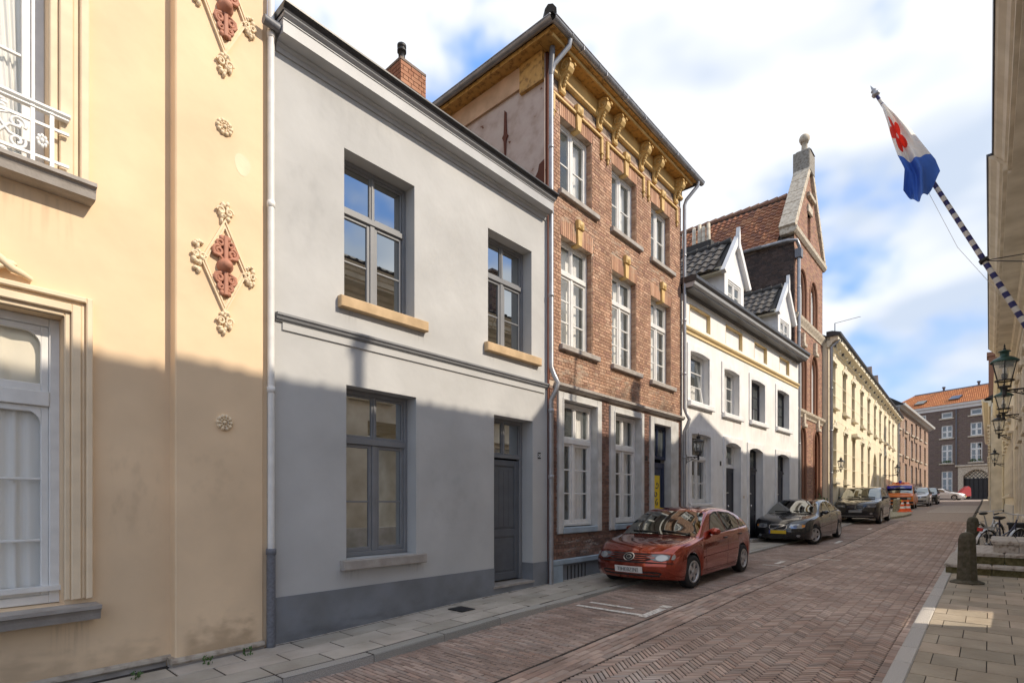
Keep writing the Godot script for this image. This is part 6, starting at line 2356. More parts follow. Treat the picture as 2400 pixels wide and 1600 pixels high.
func ribbon(c: Car, pts: Array, w: float, off: float, sgn: float, called: String, m: Material, p: Node3D) -> void:
	var b := MB.new()
	b.smooth()
	for i in pts.size() - 1:
		var a := Vector2(pts[i][0], pts[i][1])
		var e := Vector2(pts[i + 1][0], pts[i + 1][1])
		var n := maxi(1, int((e - a).length() / 0.1))
		var d := (e - a).normalized().orthogonal() * w / 2
		for k in n:
			var u := a.lerp(e, float(k) / n)
			var v := a.lerp(e, float(k + 1) / n)
			b.quad(c.on_side(u.x - d.x, u.y - d.y, off, sgn), c.on_side(v.x - d.x, v.y - d.y, off, sgn), c.on_side(v.x + d.x, v.y + d.y, off, sgn), c.on_side(u.x + d.x, u.y + d.y, off, sgn))
	put(b, called, m, p)

func wheel(p: Node3D, x: float, y: float, z: float, r: float, sgn: float, steer: float, spokes: int) -> void:
	var w := 0.2
	var xf := Transform3D(Basis(V(0, 1, 0), steer) * Basis(V(1, 0, 0), PI / 2 * sgn), V(x, y, z))
	var b := MB.new()
	var ri := r * 0.68
	b.lathe([Vector2(ri, -w / 2), Vector2(r - 0.03, -w / 2), Vector2(r - 0.006, -w / 2 + 0.025), Vector2(r, 0.0), Vector2(r - 0.006, w / 2 - 0.025), Vector2(r - 0.03, w / 2 - 0.004), Vector2(ri + 0.012, w / 2), Vector2(ri, w / 2 - 0.01), Vector2(ri, -w / 2)], 28, xf)
	var t := put(b, "wheel", M.rubber, p)
	var k := MB.new()
	k.lathe([Vector2(ri, w / 2 - 0.012), Vector2(ri - 0.018, w / 2 - 0.006), Vector2(ri - 0.026, w / 2 - 0.03), Vector2(ri - 0.03, w / 2 - 0.075), Vector2(0.001, w / 2 - 0.075)], 28, xf)
	put(k, "rim_barrel", M.black_plastic if spokes > 0 else M.alloy, t)
	var h := MB.new()
	h.lathe([Vector2(ri + 0.002, w / 2 - 0.012), Vector2(ri - 0.01, w / 2 + 0.004), Vector2(ri - 0.03, w / 2 - 0.004), Vector2(ri - 0.036, w / 2 - 0.03)], 28, xf)
	h.lathe([Vector2(0.001, w / 2 - 0.002), Vector2(0.05, w / 2 - 0.008), Vector2(0.065, w / 2 - 0.03)], 14, xf)
	for i in spokes:
		var a := TAU * i / spokes
		var sx := xf * Transform3D(Basis(V(0, 1, 0), a), Vector3.ZERO)
		var hw := ri * 0.55 / spokes * 2.2
		# spoke as a tapered bar in the wheel plane (lathe axis is y)
		var q := [V(0.03, w / 2 - 0.012, -hw * 0.8), V(ri - 0.015, w / 2 - 0.016, -hw), V(ri - 0.015, w / 2 - 0.016, hw), V(0.03, w / 2 - 0.012, hw * 0.8)]
		var dn := V(0, -0.035, 0)
		h.quad(sx * q[0], sx * q[1], sx * q[2], sx * q[3])
		h.quad(sx * q[0], sx * (q[0] + dn), sx * (q[1] + dn), sx * q[1])
		h.quad(sx * q[3], sx * q[2], sx * (q[2] + dn), sx * (q[3] + dn))
	put(h, "rim", M.alloy, t)

func car(called: String, label: String, cat: String, s: Dictionary, fx: float, fs: float, rx: float, rs: float, group := "") -> Node3D:
	# placed by the ground contact of the street-side front and rear wheels
	var a := V(fx, gy(fs), -fs)
	var e := V(rx, gy(rs), -rs)
	var xd := (e - a).normalized()
	var zd := xd.cross(V(0, 1, 0)).normalized()
	var yd := zd.cross(xd)
	var o := Node3D.new()
	o.name = called
	o.transform = Transform3D(Basis(xd, yd, zd), a - xd * s.xf - zd * (s.track / 2 + 0.07) + V(0, 0.004, 0))
	add_child(o, true)
	tag(o, label, cat, group)
	var c := Car.new()
	c.s = s
	c.host = self
	# stations
	var xs := [0.0, 0.03, 0.08, 0.15, 0.25]
	var x := 0.36
	while x < s.L - 0.3:
		xs.append(x)
		x += 0.11
	xs.append_array([s.L - 0.25, s.L - 0.15, s.L - 0.07, s.L - 0.02, s.L])
	for xw in [s.xf, s.xr]:
		for i in 13:
			xs.append(xw - s.ra * cos(PI * i / 12.0))
	xs.sort()
	var b := MB.new()
	var g := []
	for q in xs:
		var sc := c.sec(q)
		var row := []
		for i in range(0, 12):
			row.append(c.bend(V(q, sc[i].y, sc[i].x)))
		for i in range(10, -1, -1):
			row.append(c.bend(V(q, sc[i].y, -sc[i].x)))
		g.append(row)
	b.grid(g)
	# nose and tail caps
	for end in [0.0, s.L]:
		var sc := c.sec(end)
		var cap := []
		for i in 12:
			var row := []
			for k in 13:
				row.append(c.bend(V(end, sc[i].y, lerpf(sc[i].x, -sc[i].x, k / 12.0))))
			cap.append(row)
		b.grid(cap)
	var body := put(b, "body", s.paint, o)
	# black floor and wheel wells
	var u := MB.new()
	u.bx(0.5, s.L - 0.5, s.low[1][1] + 0.02, s.low[1][1] + 0.06, -c.half_w(2.0) * 0.8, c.half_w(2.0) * 0.8)
	u.bx(0.3, s.L - 0.3, s.low[1][1] + 0.065, s.low[1][1] + 0.07, -c.half_w(2.0) * 0.6, c.half_w(2.0) * 0.6)
	for xw in [s.xf, s.xr]:
		for sg in [-1.0, 1.0]:
			var wz: float = c.half_w(xw)
			var gg := []
			for i in 13:
				var an: float = PI * i / 12.0
				var ax: float = xw + cos(an) * (s.ra - 0.004)
				var ay: float = s.rw + sin(an) * (s.ra - 0.004)
				gg.append([c.bend(V(ax, ay, sg * c.half_w(ax) * 0.95)), c.bend(V(ax, ay, sg * wz * 0.5))])
			u.grid(gg)
			u.bx(xw - s.ra, xw + s.ra, s.low[1][1], s.rw + s.ra, sg * wz * 0.5 - 0.01, sg * wz * 0.5 + 0.01)
	put(u, "underside", M.rubber, o)
	for xw in [s.xf, s.xr]:
		for sg in [-1.0, 1.0]:
			wheel(o, xw, s.rw, sg * (s.track / 2), s.rw, sg, s.get("steer", 0.0) if xw == s.xf else 0.0, s.get("spokes", 5))
	# windscreen and rear screen
	for q in s.screens:
		var sg2 := []
		for i in 11:
			var xx := lerpf(q[0], q[1], i / 10.0)
			var row := []
			var sc := c.sec(xx)
			var zw: float = sc[7].x - 0.035 - 0.03 * (1.0 - absf(i / 5.0 - 1.0))
			if q[0] < s.L / 2:
				zw = lerpf(q[2], sc[7].x - 0.05, smoothstep(0.0, 1.0, i / 10.0)) if i < 10 else sc[7].x - 0.06
			for k in 15:
				var z := lerpf(-zw, zw, k / 14.0)
				var sgn := -1.0 if q[0] < s.L / 2 else 1.0
				row.append(c.bend(V(xx + 0.006 * sgn, c.top_y(xx, z) + 0.007, z)))
			sg2.append(row)
		var sb := MB.new()
		sb.grid(sg2)
		var sc2 := put(sb, "windscreen" if q[0] < s.L / 2 else "rear_screen", M.car_glass, o)
		if q[0] < s.L / 2:
			for wz in [[0.05, 0.62], [-0.55, 0.0]]:
				var wb := MB.new()
				var pts := []
				for i in 6:
					var z := lerpf(wz[0], wz[1], i / 5.0)
					var xx: float = q[0] + 0.03 + 0.06 * (1.0 - i / 5.0)
					pts.append(c.bend(V(xx, c.top_y(xx, z) + 0.025, z)))
				wb.tube(pts, 0.011, 5)
				put(wb, "wiper", M.black_plastic, sc2)
	# side windows with black rims
	for sg in [-1.0, 1.0]:
		for w in s.windows:
			var cen := Vector2.ZERO
			for v in w:
				cen += Vector2(v[0], v[1]) / w.size()
			var big := []
			for v in w:
				var d := Vector2(v[0], v[1]) - cen
				big.append([v[0] + signf(d.x) * 0.018, v[1] + signf(d.y) * 0.018])
			put(side_patch(c, big, 0.003, sg), "window_rim", M.black_plastic, o)
			put(side_patch(c, w, 0.007, sg), "side_window", M.car_glass, o)
		for l in s.get("seams", []):
			ribbon(c, l, 0.007, 0.0025, sg, "door_seam", M.rubber, o)
		for l in s.get("strips", []):
			ribbon(c, l[0], l[1], 0.012, sg, "rub_strip", l[2], o)
		for h in s.get("handles", []):
			var hp := c.on_side(h[0], h[1], 0.012, sg)
			var hb := MB.new()
			hb.ball(hp, V(0.09, 0.018, 0.02), 8)
			put(hb, "door_handle", s.get("handle_mat", M.black_plastic), o)
		# door mirror
		var mp := c.on_side(s.mirror[0], s.mirror[1], 0.1, sg)
		var mb := MB.new()
		mb.ball(mp, V(0.075, 0.068, 0.115), 12)
		mb.bx(mp.x - 0.03, mp.x + 0.03, mp.y - 0.06, mp.y - 0.02, mp.z - sg * 0.11 - 0.03, mp.z - sg * 0.11 + 0.03)
		put(mb, "door_mirror", s.get("mirror_mat", s.paint), o)
	# parts laid on the nose: [name, polygon, material, offset, mirrored too, thickness]
	for q in s.nose_parts:
		put(nose_patch(c, q[1], q[3], 0.08, false, q[5]), q[0], q[2], o)
		if q[4]:
			put(nose_patch(c, q[1], q[3], 0.08, true, q[5]), q[0], q[2], o)
	return o

func disc(cx: float, cy: float, rx: float, ry: float, n := 14) -> Array:
	var out := []
	for i in n:
		out.append([cx + cos(TAU * i / n) * rx, cy + sin(TAU * i / n) * ry])
	return out

func vehicles() -> void:
	var red := {
		"L": 4.27, "track": 1.46, "xf": 0.84, "xr": 3.40, "ra": 0.335, "rw": 0.29, "crown": 0.07, "tumble": 0.42, "nose": 0.22, "paint": M.paint_red, "spokes": 5, "steer": -0.06,
		"top": [[0.0, 0.665], [0.06, 0.70], [0.3, 0.775], [0.7, 0.825], [1.06, 0.875], [1.18, 0.925], [1.53, 1.15], [1.86, 1.315], [2.1, 1.375], [2.5, 1.395], [2.9, 1.37], [3.3, 1.28], [3.7, 1.12], [4.0, 0.99], [4.15, 0.94], [4.27, 0.86]],
		"belt": [[0.0, 0.63], [0.5, 0.735], [1.1, 0.83], [1.8, 0.88], [3.0, 0.925], [3.7, 0.945], [4.27, 0.82]],
		"plan": [[0.0, 0.755], [0.25, 0.80], [0.8, 0.84], [2.0, 0.845], [3.3, 0.84], [3.9, 0.80], [4.27, 0.73]],
		"low": [[0.0, 0.20], [0.3, 0.18], [3.9, 0.19], [4.27, 0.26]],
		"face": [[0.18, 0.10], [0.28, 0.02], [0.42, 0.0], [0.52, 0.015], [0.60, 0.07], [0.70, 0.14]],
		"tail": [[0.2, 0.1], [0.45, 0.0], [0.6, 0.02], [0.9, 0.1]],
		"screens": [[1.12, 1.84, 0.72], [3.15, 3.85, 0.6]],
		"windows": [[[1.62, 0.905], [2.40, 0.93], [2.36, 1.285], [2.2, 1.285], [2.0, 1.225]], [[2.47, 0.935], [3.2, 0.965], [3.24, 1.14], [2.95, 1.245], [2.43, 1.29]], [[3.27, 0.97], [3.62, 0.985], [3.58, 1.02], [3.31, 1.115]]],
		"seams": [[[1.32, 0.86], [1.34, 0.5], [1.42, 0.24]], [[2.44, 0.93], [2.44, 0.24]], [[3.28, 0.96], [3.2, 0.7], [3.02, 0.5]], [[1.42, 0.245], [3.05, 0.245]]],
		"strips": [[[[1.24, 0.50], [3.03, 0.535]], 0.035, M.paint_red]],
		"handles": [[2.30, 0.80], [3.12, 0.83]], "mirror": [1.68, 0.95],
		"nose_parts": [
			["grille", [[-0.60, 0.585], [-0.3, 0.52], [0.3, 0.52], [0.60, 0.585], [0.3, 0.635], [-0.3, 0.635]], M.rubber, 0.004, false, 0.0],
			["grille_bar", [[-0.44, 0.567], [0.44, 0.567], [0.46, 0.580], [-0.46, 0.580]], M.paint_red, 0.014, false, 0.02],
			["grille_bar", [[-0.4, 0.60], [0.4, 0.60], [0.4, 0.612], [-0.4, 0.612]], M.paint_red, 0.014, false, 0.02],
			["grille_bar", [[-0.30, 0.535], [0.30, 0.535], [0.34, 0.547], [-0.34, 0.547]], M.paint_red, 0.014, false, 0.02],
			["badge_frame", disc(0.0, 0.58, 0.105, 0.07), M.chrome, 0.022, false, 0.03],
			["badge_field", disc(0.0, 0.58, 0.09, 0.056), M.rubber, 0.024, false, 0.0],
			["badge", disc(0.0, 0.58, 0.055, 0.036), M.chrome, 0.027, false, 0.0],
			["badge_inlay", disc(0.0, 0.58, 0.04, 0.022), M.rubber, 0.029, false, 0.0],
			["headlight_housing", [[0.30, 0.595], [0.44, 0.53], [0.56, 0.515], [0.665, 0.545], [0.675, 0.615], [0.55, 0.635], [0.4, 0.63]], M.lamp_dark, 0.010, true, 0.02],
			["headlight", disc(0.56, 0.573, 0.092, 0.05), M.lamp_lens, 0.018, true, 0.01],
			["indicator", [[0.695, 0.55], [0.735, 0.545], [0.75, 0.58], [0.735, 0.625], [0.70, 0.62]], M.lamp_lens, 0.01, true, 0.01],
			["bumper_gap", [[-0.74, 0.478], [0.74, 0.478], [0.74, 0.49], [0.3, 0.505], [-0.3, 0.505], [-0.74, 0.49]], M.rubber, 0.004, false, 0.0],
			["air_intake", [[-0.52, 0.25], [0.52, 0.25], [0.57, 0.31], [0.5, 0.335], [-0.5, 0.335], [-0.57, 0.31]], M.rubber, 0.004, false, 0.0],
			["number_plate", [[-0.26, 0.305], [0.26, 0.305], [0.26, 0.415], [-0.26, 0.415]], M.plate_white, 0.022, false, 0.02]]}
	var r := car("hatchback_car", "copper-red five-door hatchback parked half on the pavement, nearest of the cars", "car", red, -3.87, 9.08, -3.88, 11.64)
	for q in r.get_children():
		if q.name == "number_plate":
			text(q, "TIHEBZINI", 0.062, M.rubber, Transform3D(Basis(V(0, 0, 1), V(0, 1, 0), V(-1, 0, 0)), V(-0.024, 0.36, 0.0)))
	var sed := {
		"L": 4.60, "track": 1.56, "xf": 0.93, "xr": 3.74, "ra": 0.35, "rw": 0.315, "crown": 0.075, "tumble": 0.45, "nose": 0.30, "paint": M.paint_black, "spokes": 5, "steer": -0.38,
		"top": [[0.0, 0.70], [0.06, 0.745], [0.4, 0.835], [0.9, 0.91], [1.3, 0.97], [1.42, 1.02], [1.75, 1.21], [2.1, 1.365], [2.35, 1.42], [2.75, 1.43], [3.15, 1.36], [3.5, 1.23], [3.9, 1.06], [4.2, 1.02], [4.5, 0.98], [4.60, 0.88]],
		"belt": [[0.0, 0.66], [0.5, 0.78], [1.2, 0.89], [2.0, 0.94], [3.2, 0.975], [4.0, 0.965], [4.60, 0.84]],
		"plan": [[0.0, 0.78], [0.25, 0.84], [0.9, 0.895], [2.0, 0.90], [3.6, 0.895], [4.2, 0.85], [4.60, 0.76]],
		"low": [[0.0, 0.21], [0.3, 0.19], [4.2, 0.2], [4.60, 0.28]],
		"face": [[0.2, 0.08], [0.3, 0.01], [0.45, 0.0], [0.55, 0.02], [0.66, 0.08], [0.74, 0.15]],
		"tail": [[0.2, 0.1], [0.45, 0.0], [0.6, 0.02], [0.9, 0.08]],
		"screens": [[1.36, 2.10, 0.74], [3.35, 3.9, 0.62]],
		"windows": [[[1.78, 0.965], [2.60, 0.985], [2.56, 1.325], [2.4, 1.325], [2.15, 1.25]], [[2.67, 0.99], [3.3, 1.01], [3.42, 1.12], [3.1, 1.26], [2.63, 1.33]], [[3.38, 1.015], [3.68, 1.03], [3.5, 1.10]]],
		"seams": [[[1.5, 0.9], [1.52, 0.5], [1.58, 0.26]], [[2.64, 0.98], [2.64, 0.26]], [[3.5, 1.0], [3.42, 0.7], [3.3, 0.5]]],
		"strips": [[[[1.3, 0.52], [3.38, 0.60]], 0.03, M.paint_black]],
		"handles": [[2.5, 0.86], [3.36, 0.89]], "mirror": [1.82, 1.0], "handle_mat": M.paint_black, "mirror_mat": M.paint_black,
		"nose_parts": [
			["grille_frame", [[-0.27, 0.565], [-0.20, 0.50], [0.20, 0.50], [0.27, 0.565], [0.27, 0.655], [0.22, 0.675], [-0.22, 0.675], [-0.27, 0.655]], M.chrome, 0.016, false, 0.03],
			["grille", [[-0.25, 0.567], [-0.19, 0.518], [0.19, 0.518], [0.25, 0.567], [0.25, 0.648], [0.21, 0.66], [-0.21, 0.66], [-0.25, 0.648]], M.rubber, 0.019, false, 0.0],
			["grille_sash", [[-0.22, 0.53], [-0.18, 0.518], [0.22, 0.645], [0.18, 0.66]], M.chrome, 0.024, false, 0.0],
			["badge", disc(0.0, 0.59, 0.035, 0.035), M.lamp_dark, 0.03, false, 0.01],
			["headlight", [[0.33, 0.60], [0.40, 0.555], [0.66, 0.555], [0.735, 0.60], [0.735, 0.665], [0.6, 0.69], [0.36, 0.685]], M.lamp_lens, 0.010, true, 0.02],
			["headlight_bowl", disc(0.50, 0.62, 0.06, 0.05), M.lamp_dark, 0.014, true, 0.0],
			["indicator", [[0.66, 0.585], [0.73, 0.60], [0.73, 0.66], [0.66, 0.67]], M.lamp_amber, 0.014, true, 0.0],
			["bumper_gap", [[-0.76, 0.535], [-0.28, 0.485], [0.28, 0.485], [0.76, 0.535], [0.76, 0.545], [0.28, 0.496], [-0.28, 0.496], [-0.76, 0.545]], M.rubber, 0.004, false, 0.0],
			["air_intake", [[-0.6, 0.26], [0.6, 0.26], [0.66, 0.36], [-0.66, 0.36]], M.rubber, 0.004, false, 0.0],
			["fog_light", disc(0.58, 0.315, 0.05, 0.045), M.lamp_lens, 0.012, true, 0.01],
			["plate_band", [[-0.26, 0.385], [-0.215, 0.385], [-0.215, 0.49], [-0.26, 0.49]], M.plate_blue, 0.024, false, 0.02],
			["number_plate", [[-0.214, 0.385], [0.26, 0.385], [0.26, 0.49], [-0.214, 0.49]], M.plate_yellow, 0.024, false, 0.02]]}
	car("saloon_car", "black saloon with chrome-framed grille and yellow plate, its front wheels turned", "car", sed, -4.21, 19.47, -4.06, 22.35)
	var suv := {
		"L": 4.85, "track": 1.67, "xf": 0.90, "xr": 3.78, "ra": 0.41, "rw": 0.375, "crown": 0.08, "tumble": 0.36, "nose": 0.30, "paint": M.paint_graphite, "spokes": 7,
		"top": [[0.0, 0.95], [0.06, 1.0], [0.5, 1.09], [1.0, 1.15], [1.3, 1.19], [1.45, 1.25], [1.8, 1.47], [2.15, 1.66], [2.4, 1.73], [3.0, 1.765], [3.8, 1.73], [4.3, 1.66], [4.6, 1.4], [4.85, 1.12]],
		"belt": [[0.0, 0.90], [0.6, 1.03], [1.4, 1.12], [2.2, 1.16], [3.6, 1.2], [4.5, 1.22], [4.85, 1.06]],
		"plan": [[0.0, 0.84], [0.3, 0.90], [0.9, 0.955], [2.0, 0.965], [3.8, 0.965], [4.5, 0.9], [4.85, 0.83]],
		"low": [[0.0, 0.30], [0.3, 0.26], [4.4, 0.28], [4.85, 0.4]],
		"face": [[0.26, 0.14], [0.42, 0.03], [0.6, 0.0], [0.75, 0.02], [0.9, 0.08], [1.0, 0.14]],
		"tail": [[0.3, 0.1], [0.6, 0.0], [0.8, 0.02], [1.1, 0.1]],
		"screens": [[1.42, 2.16, 0.80], [4.32, 4.6, 0.66]],
		"windows": [[[1.9, 1.19], [2.75, 1.21], [2.72, 1.6], [2.5, 1.6], [2.2, 1.5]], [[2.82, 1.21], [3.65, 1.24], [3.6, 1.58], [2.78, 1.61]], [[3.72, 1.245], [4.25, 1.28], [4.15, 1.48], [3.68, 1.57]]],
		"seams": [[[1.55, 1.1], [1.6, 0.4]], [[2.78, 1.2], [2.78, 0.4]], [[3.7, 1.2], [3.4, 0.6]]],
		"strips": [[[[1.4, 0.42], [3.3, 0.42]], 0.06, M.alloy]],
		"handles": [[2.6, 1.05], [3.55, 1.08]], "mirror": [1.95, 1.24], "handle_mat": M.paint_graphite, "mirror_mat": M.paint_graphite,
		"nose_parts": [
			["grille", [[0.02, 0.73], [0.30, 0.75], [0.33, 0.88], [0.05, 0.90]], M.rubber, 0.008, true, 0.01],
			["grille_slat", [[0.05, 0.78], [0.30, 0.785], [0.30, 0.80], [0.05, 0.795]], M.lamp_dark, 0.016, true, 0.01],
			["grille_slat", [[0.05, 0.83], [0.31, 0.835], [0.31, 0.85], [0.05, 0.845]], M.lamp_dark, 0.016, true, 0.01],
			["headlight", [[0.42, 0.80], [0.76, 0.80], [0.81, 0.88], [0.7, 0.915], [0.44, 0.90]], M.lamp_dark, 0.010, true, 0.02],
			["headlight_bowl", disc(0.54, 0.85, 0.05, 0.04), M.lamp_lens, 0.014, true, 0.0],
			["chin_trim", [[-0.7, 0.38], [0.7, 0.38], [0.7, 0.405], [-0.7, 0.405]], M.alloy, 0.012, false, 0.02],
			["air_intake", [[-0.72, 0.44], [0.72, 0.44], [0.76, 0.58], [-0.76, 0.58]], M.rubber, 0.004, false, 0.0],
			["fog_light", disc(0.62, 0.51, 0.055, 0.05), M.lamp_lens, 0.014, true, 0.01],
			["number_plate", [[-0.26, 0.56], [0.26, 0.56], [0.26, 0.67], [-0.26, 0.67]], M.plate_grey, 0.024, false, 0.02]]}
	car("sport_utility_car", "dark graphite sport utility car with twin black grilles, between the saloon and the cones", "car", suv, -3.84, 30.54, -3.86, 33.39)
	var van := {
		"L": 4.7, "track": 1.70, "xf": 0.85, "xr": 3.6, "ra": 0.39, "rw": 0.335, "crown": 0.13, "tumble": 0.16, "nose": 0.16, "paint": M.paint_orange, "spokes": 0,
		"top": [[0.0, 1.06], [0.06, 1.09], [0.5, 1.17], [0.62, 1.24], [0.95, 1.68], [1.15, 1.90], [1.35, 1.98], [3.0, 2.02], [4.4, 1.98], [4.62, 1.9], [4.7, 1.6]],
		"belt": [[0.0, 1.02], [0.5, 1.1], [1.0, 1.16], [4.5, 1.17], [4.7, 1.1]],
		"plan": [[0.0, 0.92], [0.3, 0.95], [1.0, 0.985], [4.4, 0.985], [4.7, 0.93]],
		"low": [[0.0, 0.34], [0.3, 0.32], [4.4, 0.32], [4.7, 0.4]],
		"face": [[0.3, 0.06], [0.5, 0.0], [1.0, 0.02], [1.1, 0.05]],
		"tail": [[0.3, 0.02], [1.0, 0.0], [1.8, 0.06]],
		"screens": [[0.64, 1.12, 0.86]],
		"windows": [[[1.05, 1.2], [1.85, 1.2], [1.85, 1.72], [1.42, 1.74]], [[2.2, 1.24], [3.1, 1.24], [3.1, 1.72], [2.2, 1.72]], [[3.3, 1.24], [4.2, 1.24], [4.2, 1.7], [3.3, 1.72]]],
		"seams": [[[1.0, 1.15], [1.05, 0.4]], [[1.95, 1.8], [1.95, 0.4]], [[3.2, 1.8], [3.2, 0.5]]],
		"strips": [[[[1.3, 0.75], [4.5, 0.75]], 0.05, M.paint_orange]],
		"handles": [[1.8, 0.98]], "mirror": [1.1, 1.35], "mirror_mat": M.black_plastic,
		"nose_parts": [
			["grille", [[-0.86, 0.72], [0.86, 0.72], [0.86, 0.94], [-0.86, 0.94]], M.black_plastic, 0.012, false, 0.02],
			["headlight", [[0.55, 0.75], [0.78, 0.75], [0.78, 0.92], [0.55, 0.92]], M.lamp_lens, 0.03, true, 0.02],
			["badge", disc(0.0, 0.84, 0.1, 0.035), M.chrome, 0.03, false, 0.02],
			["indicator", [[0.80, 0.74], [0.86, 0.74], [0.86, 0.92], [0.80, 0.92]], M.lamp_amber, 0.03, true, 0.02],
			["bumper", [[-0.92, 0.44], [0.92, 0.44], [0.92, 0.60], [-0.92, 0.60]], M.black_plastic, 0.05, false, 0.05],
			["number_plate", [[-0.26, 0.62], [0.26, 0.62], [0.26, 0.73], [-0.26, 0.73]], M.plate_yellow, 0.06, false, 0.03]]}
	var vn := car("orange_van", "old orange van with a blue roof beacon and blue sun visor", "van", van, -4.42, 52.28, -4.5, 55.1)
	var bb := MB.new()
	bb.lathe([Vector2(0.12, 2.02), Vector2(0.12, 2.2), Vector2(0.08, 2.26), Vector2(0.01, 2.27)], 12, Transform3D(Basis(), V(1.5, 0, 0)))
	put(bb, "beacon", M.blue_lamp, vn)
	var bs := MB.new()
	bs.bx(1.4, 1.6, 2.0, 2.12, -0.28, 0.28)
	put(bs, "beacon_bar", M.lamp_red, vn)
	var rv := MB.new()
	rv.cbx(-0.6, 0.6, -1.2, 1.2, 0.0, 0.14, 0.1, Transform3D(Basis(V(0, 0, 1), V(1, 0, 0), V(0, 1, 0)), V(3.1, 1.98, 0)))
	put(rv, "roof_vent", M.paint_orange, vn)
	var vi := MB.new()
	vi.quad(V(0.93, 1.66, -0.82), V(1.06, 1.84, -0.8), V(1.06, 1.84, 0.8), V(0.93, 1.66, 0.82))
	vi.quad(V(0.93, 1.66, -0.82), V(0.74, 1.62, -0.8), V(0.74, 1.62, 0.8), V(0.93, 1.66, 0.82))
	put(vi, "sun_visor", M.blue_lamp, vn)
	var sv := suv.duplicate(true)
	sv.paint = M.paint_silver
	sv.mirror_mat = M.black_plastic
	car("silver_car", "silver car behind the orange van", "car", sv, -4.08, 60.99, -4.1, 63.8)
	var dk := suv.duplicate(true)
	dk.paint = M.paint_black
	car("dark_car", "dark car behind the silver one, last of the row", "car", dk, -3.99, 70.1, -4.0, 73.0)
	var wh := sed.duplicate(true)
	wh.paint = M.plate_white
	wh.mirror_mat = M.plate_white
	wh.steer = 0.0
	car("white_car", "white car parked crosswise before the dark brick building", "car", wh, -2.9, 88.0, -5.6, 88.6)

# ------------------------------------------------------------------ lanterns, bicycles, flag and other street things
func wall_lantern(label: String, at: Vector3, turn: float, k: float, reach: float, top: Material, group := "wall lanterns") -> Node3D:
	# origin: where the bracket meets the wall; local z points out from the wall, the lamp hangs at z = reach
	var o := thing("wall_lantern", label, "lantern", at, turn, group)
	var c := V(0, 0, reach)
	var xf := Transform3D(Basis.from_scale(V(k, k, k)), c)
	var b := MB.new()
	b.lathe([Vector2(0.27, 0.62), Vector2(0.275, 0.645), Vector2(0.2, 0.71), Vector2(0.1, 0.755), Vector2(0.085, 0.77), Vector2(0.085, 0.86), Vector2(0.12, 0.87), Vector2(0.12, 0.885), Vector2(0.03, 0.92)], 12, xf)
	put(b, "cap", top, o)
	var f := MB.new()
	f.lathe([Vector2(0.02, 0.90), Vector2(0.03, 0.95), Vector2(0.012, 0.98), Vector2(0.022, 1.0), Vector2(0.001, 1.07)], 8, xf)
	put(f, "finial", M.iron_black, o)
	var fr := MB.new()
	for i in 6:
		var a := TAU * i / 6
		fr.tube([xf * V(cos(a) * 0.145, 0.18, sin(a) * 0.145), xf * V(cos(a) * 0.245, 0.62, sin(a) * 0.245)], 0.011 * k, 5)
		fr.tube([xf * V(cos(a) * 0.12, 0.04, sin(a) * 0.12), xf * V(cos(a) * 0.145, 0.18, sin(a) * 0.145)], 0.011 * k, 5)
	fr.lathe([Vector2(0.15, 0.165), Vector2(0.185, 0.165), Vector2(0.185, 0.195), Vector2(0.15, 0.195)], 12, xf)
	fr.lathe([Vector2(0.13, 0.02), Vector2(0.13, 0.05), Vector2(0.06, 0.05), Vector2(0.04, -0.12), Vector2(0.055, -0.14), Vector2(0.03, -0.2), Vector2(0.001, -0.22)], 10, xf)
	for sx in [-1.0, 1.0]:
		fr.ball(xf * V(sx * 0.2, 0.18, 0), V(0.03, 0.03, 0.03) * k, 6)
	put(fr, "frame", M.iron_black, o)
	for i in 6:
		var a0 := TAU * i / 6
		var a1 := TAU * (i + 1) / 6
		var g := MB.new()
		g.quad(xf * V(cos(a0) * 0.145, 0.2, sin(a0) * 0.145), xf * V(cos(a0) * 0.243, 0.62, sin(a0) * 0.243), xf * V(cos(a1) * 0.243, 0.62, sin(a1) * 0.243), xf * V(cos(a1) * 0.145, 0.2, sin(a1) * 0.145))
		put(g, "pane", M.glass_lamp, o)
	var bu := MB.new()
	bu.lathe([Vector2(0.03, 0.2), Vector2(0.06, 0.26), Vector2(0.06, 0.34), Vector2(0.03, 0.36)], 10, xf)
	put(bu, "lamp_holder", M.iron_black, o)
	var bl := MB.new()
	bl.ball(xf * V(0, 0.43, 0), V(0.045, 0.08, 0.045) * k, 10)
	put(bl, "bulb", M.plate_white, o)
	# scrolled bracket in the vertical plane from the wall
	var r := MB.new()
	r.tube([V(0, -0.05 * k, 0), V(0, -0.05 * k, reach)], 0.02 * k, 6)
	r.tube([V(0, -0.3 * k, 0), V(0, -0.22 * k, reach * 0.35), V(0, -0.12 * k, reach * 0.7), V(0, -0.07 * k, reach * 0.95)], 0.014 * k, 6)
	r.bx(-0.02, 0.02, -0.36 * k, 0.04, -0.0, 0.02)
	for q in [[0.2, -0.14, 0.075, 1.0], [0.45, -0.11, 0.055, -1.0], [0.68, -0.085, 0.04, 1.0]]:
		var pts := []
		for i in 16:
			var t := i / 15.0
			var a: float = t * TAU * 1.4 * q[3]
			pts.append(V(0, q[1] * k + sin(a) * lerpf(q[2], 0.012, t) * k, reach * q[0] + cos(a) * lerpf(q[2], 0.012, t) * k))
		r.tube(pts, 0.010 * k, 5)
	put(r, "bracket", M.iron_black, o)
	return o

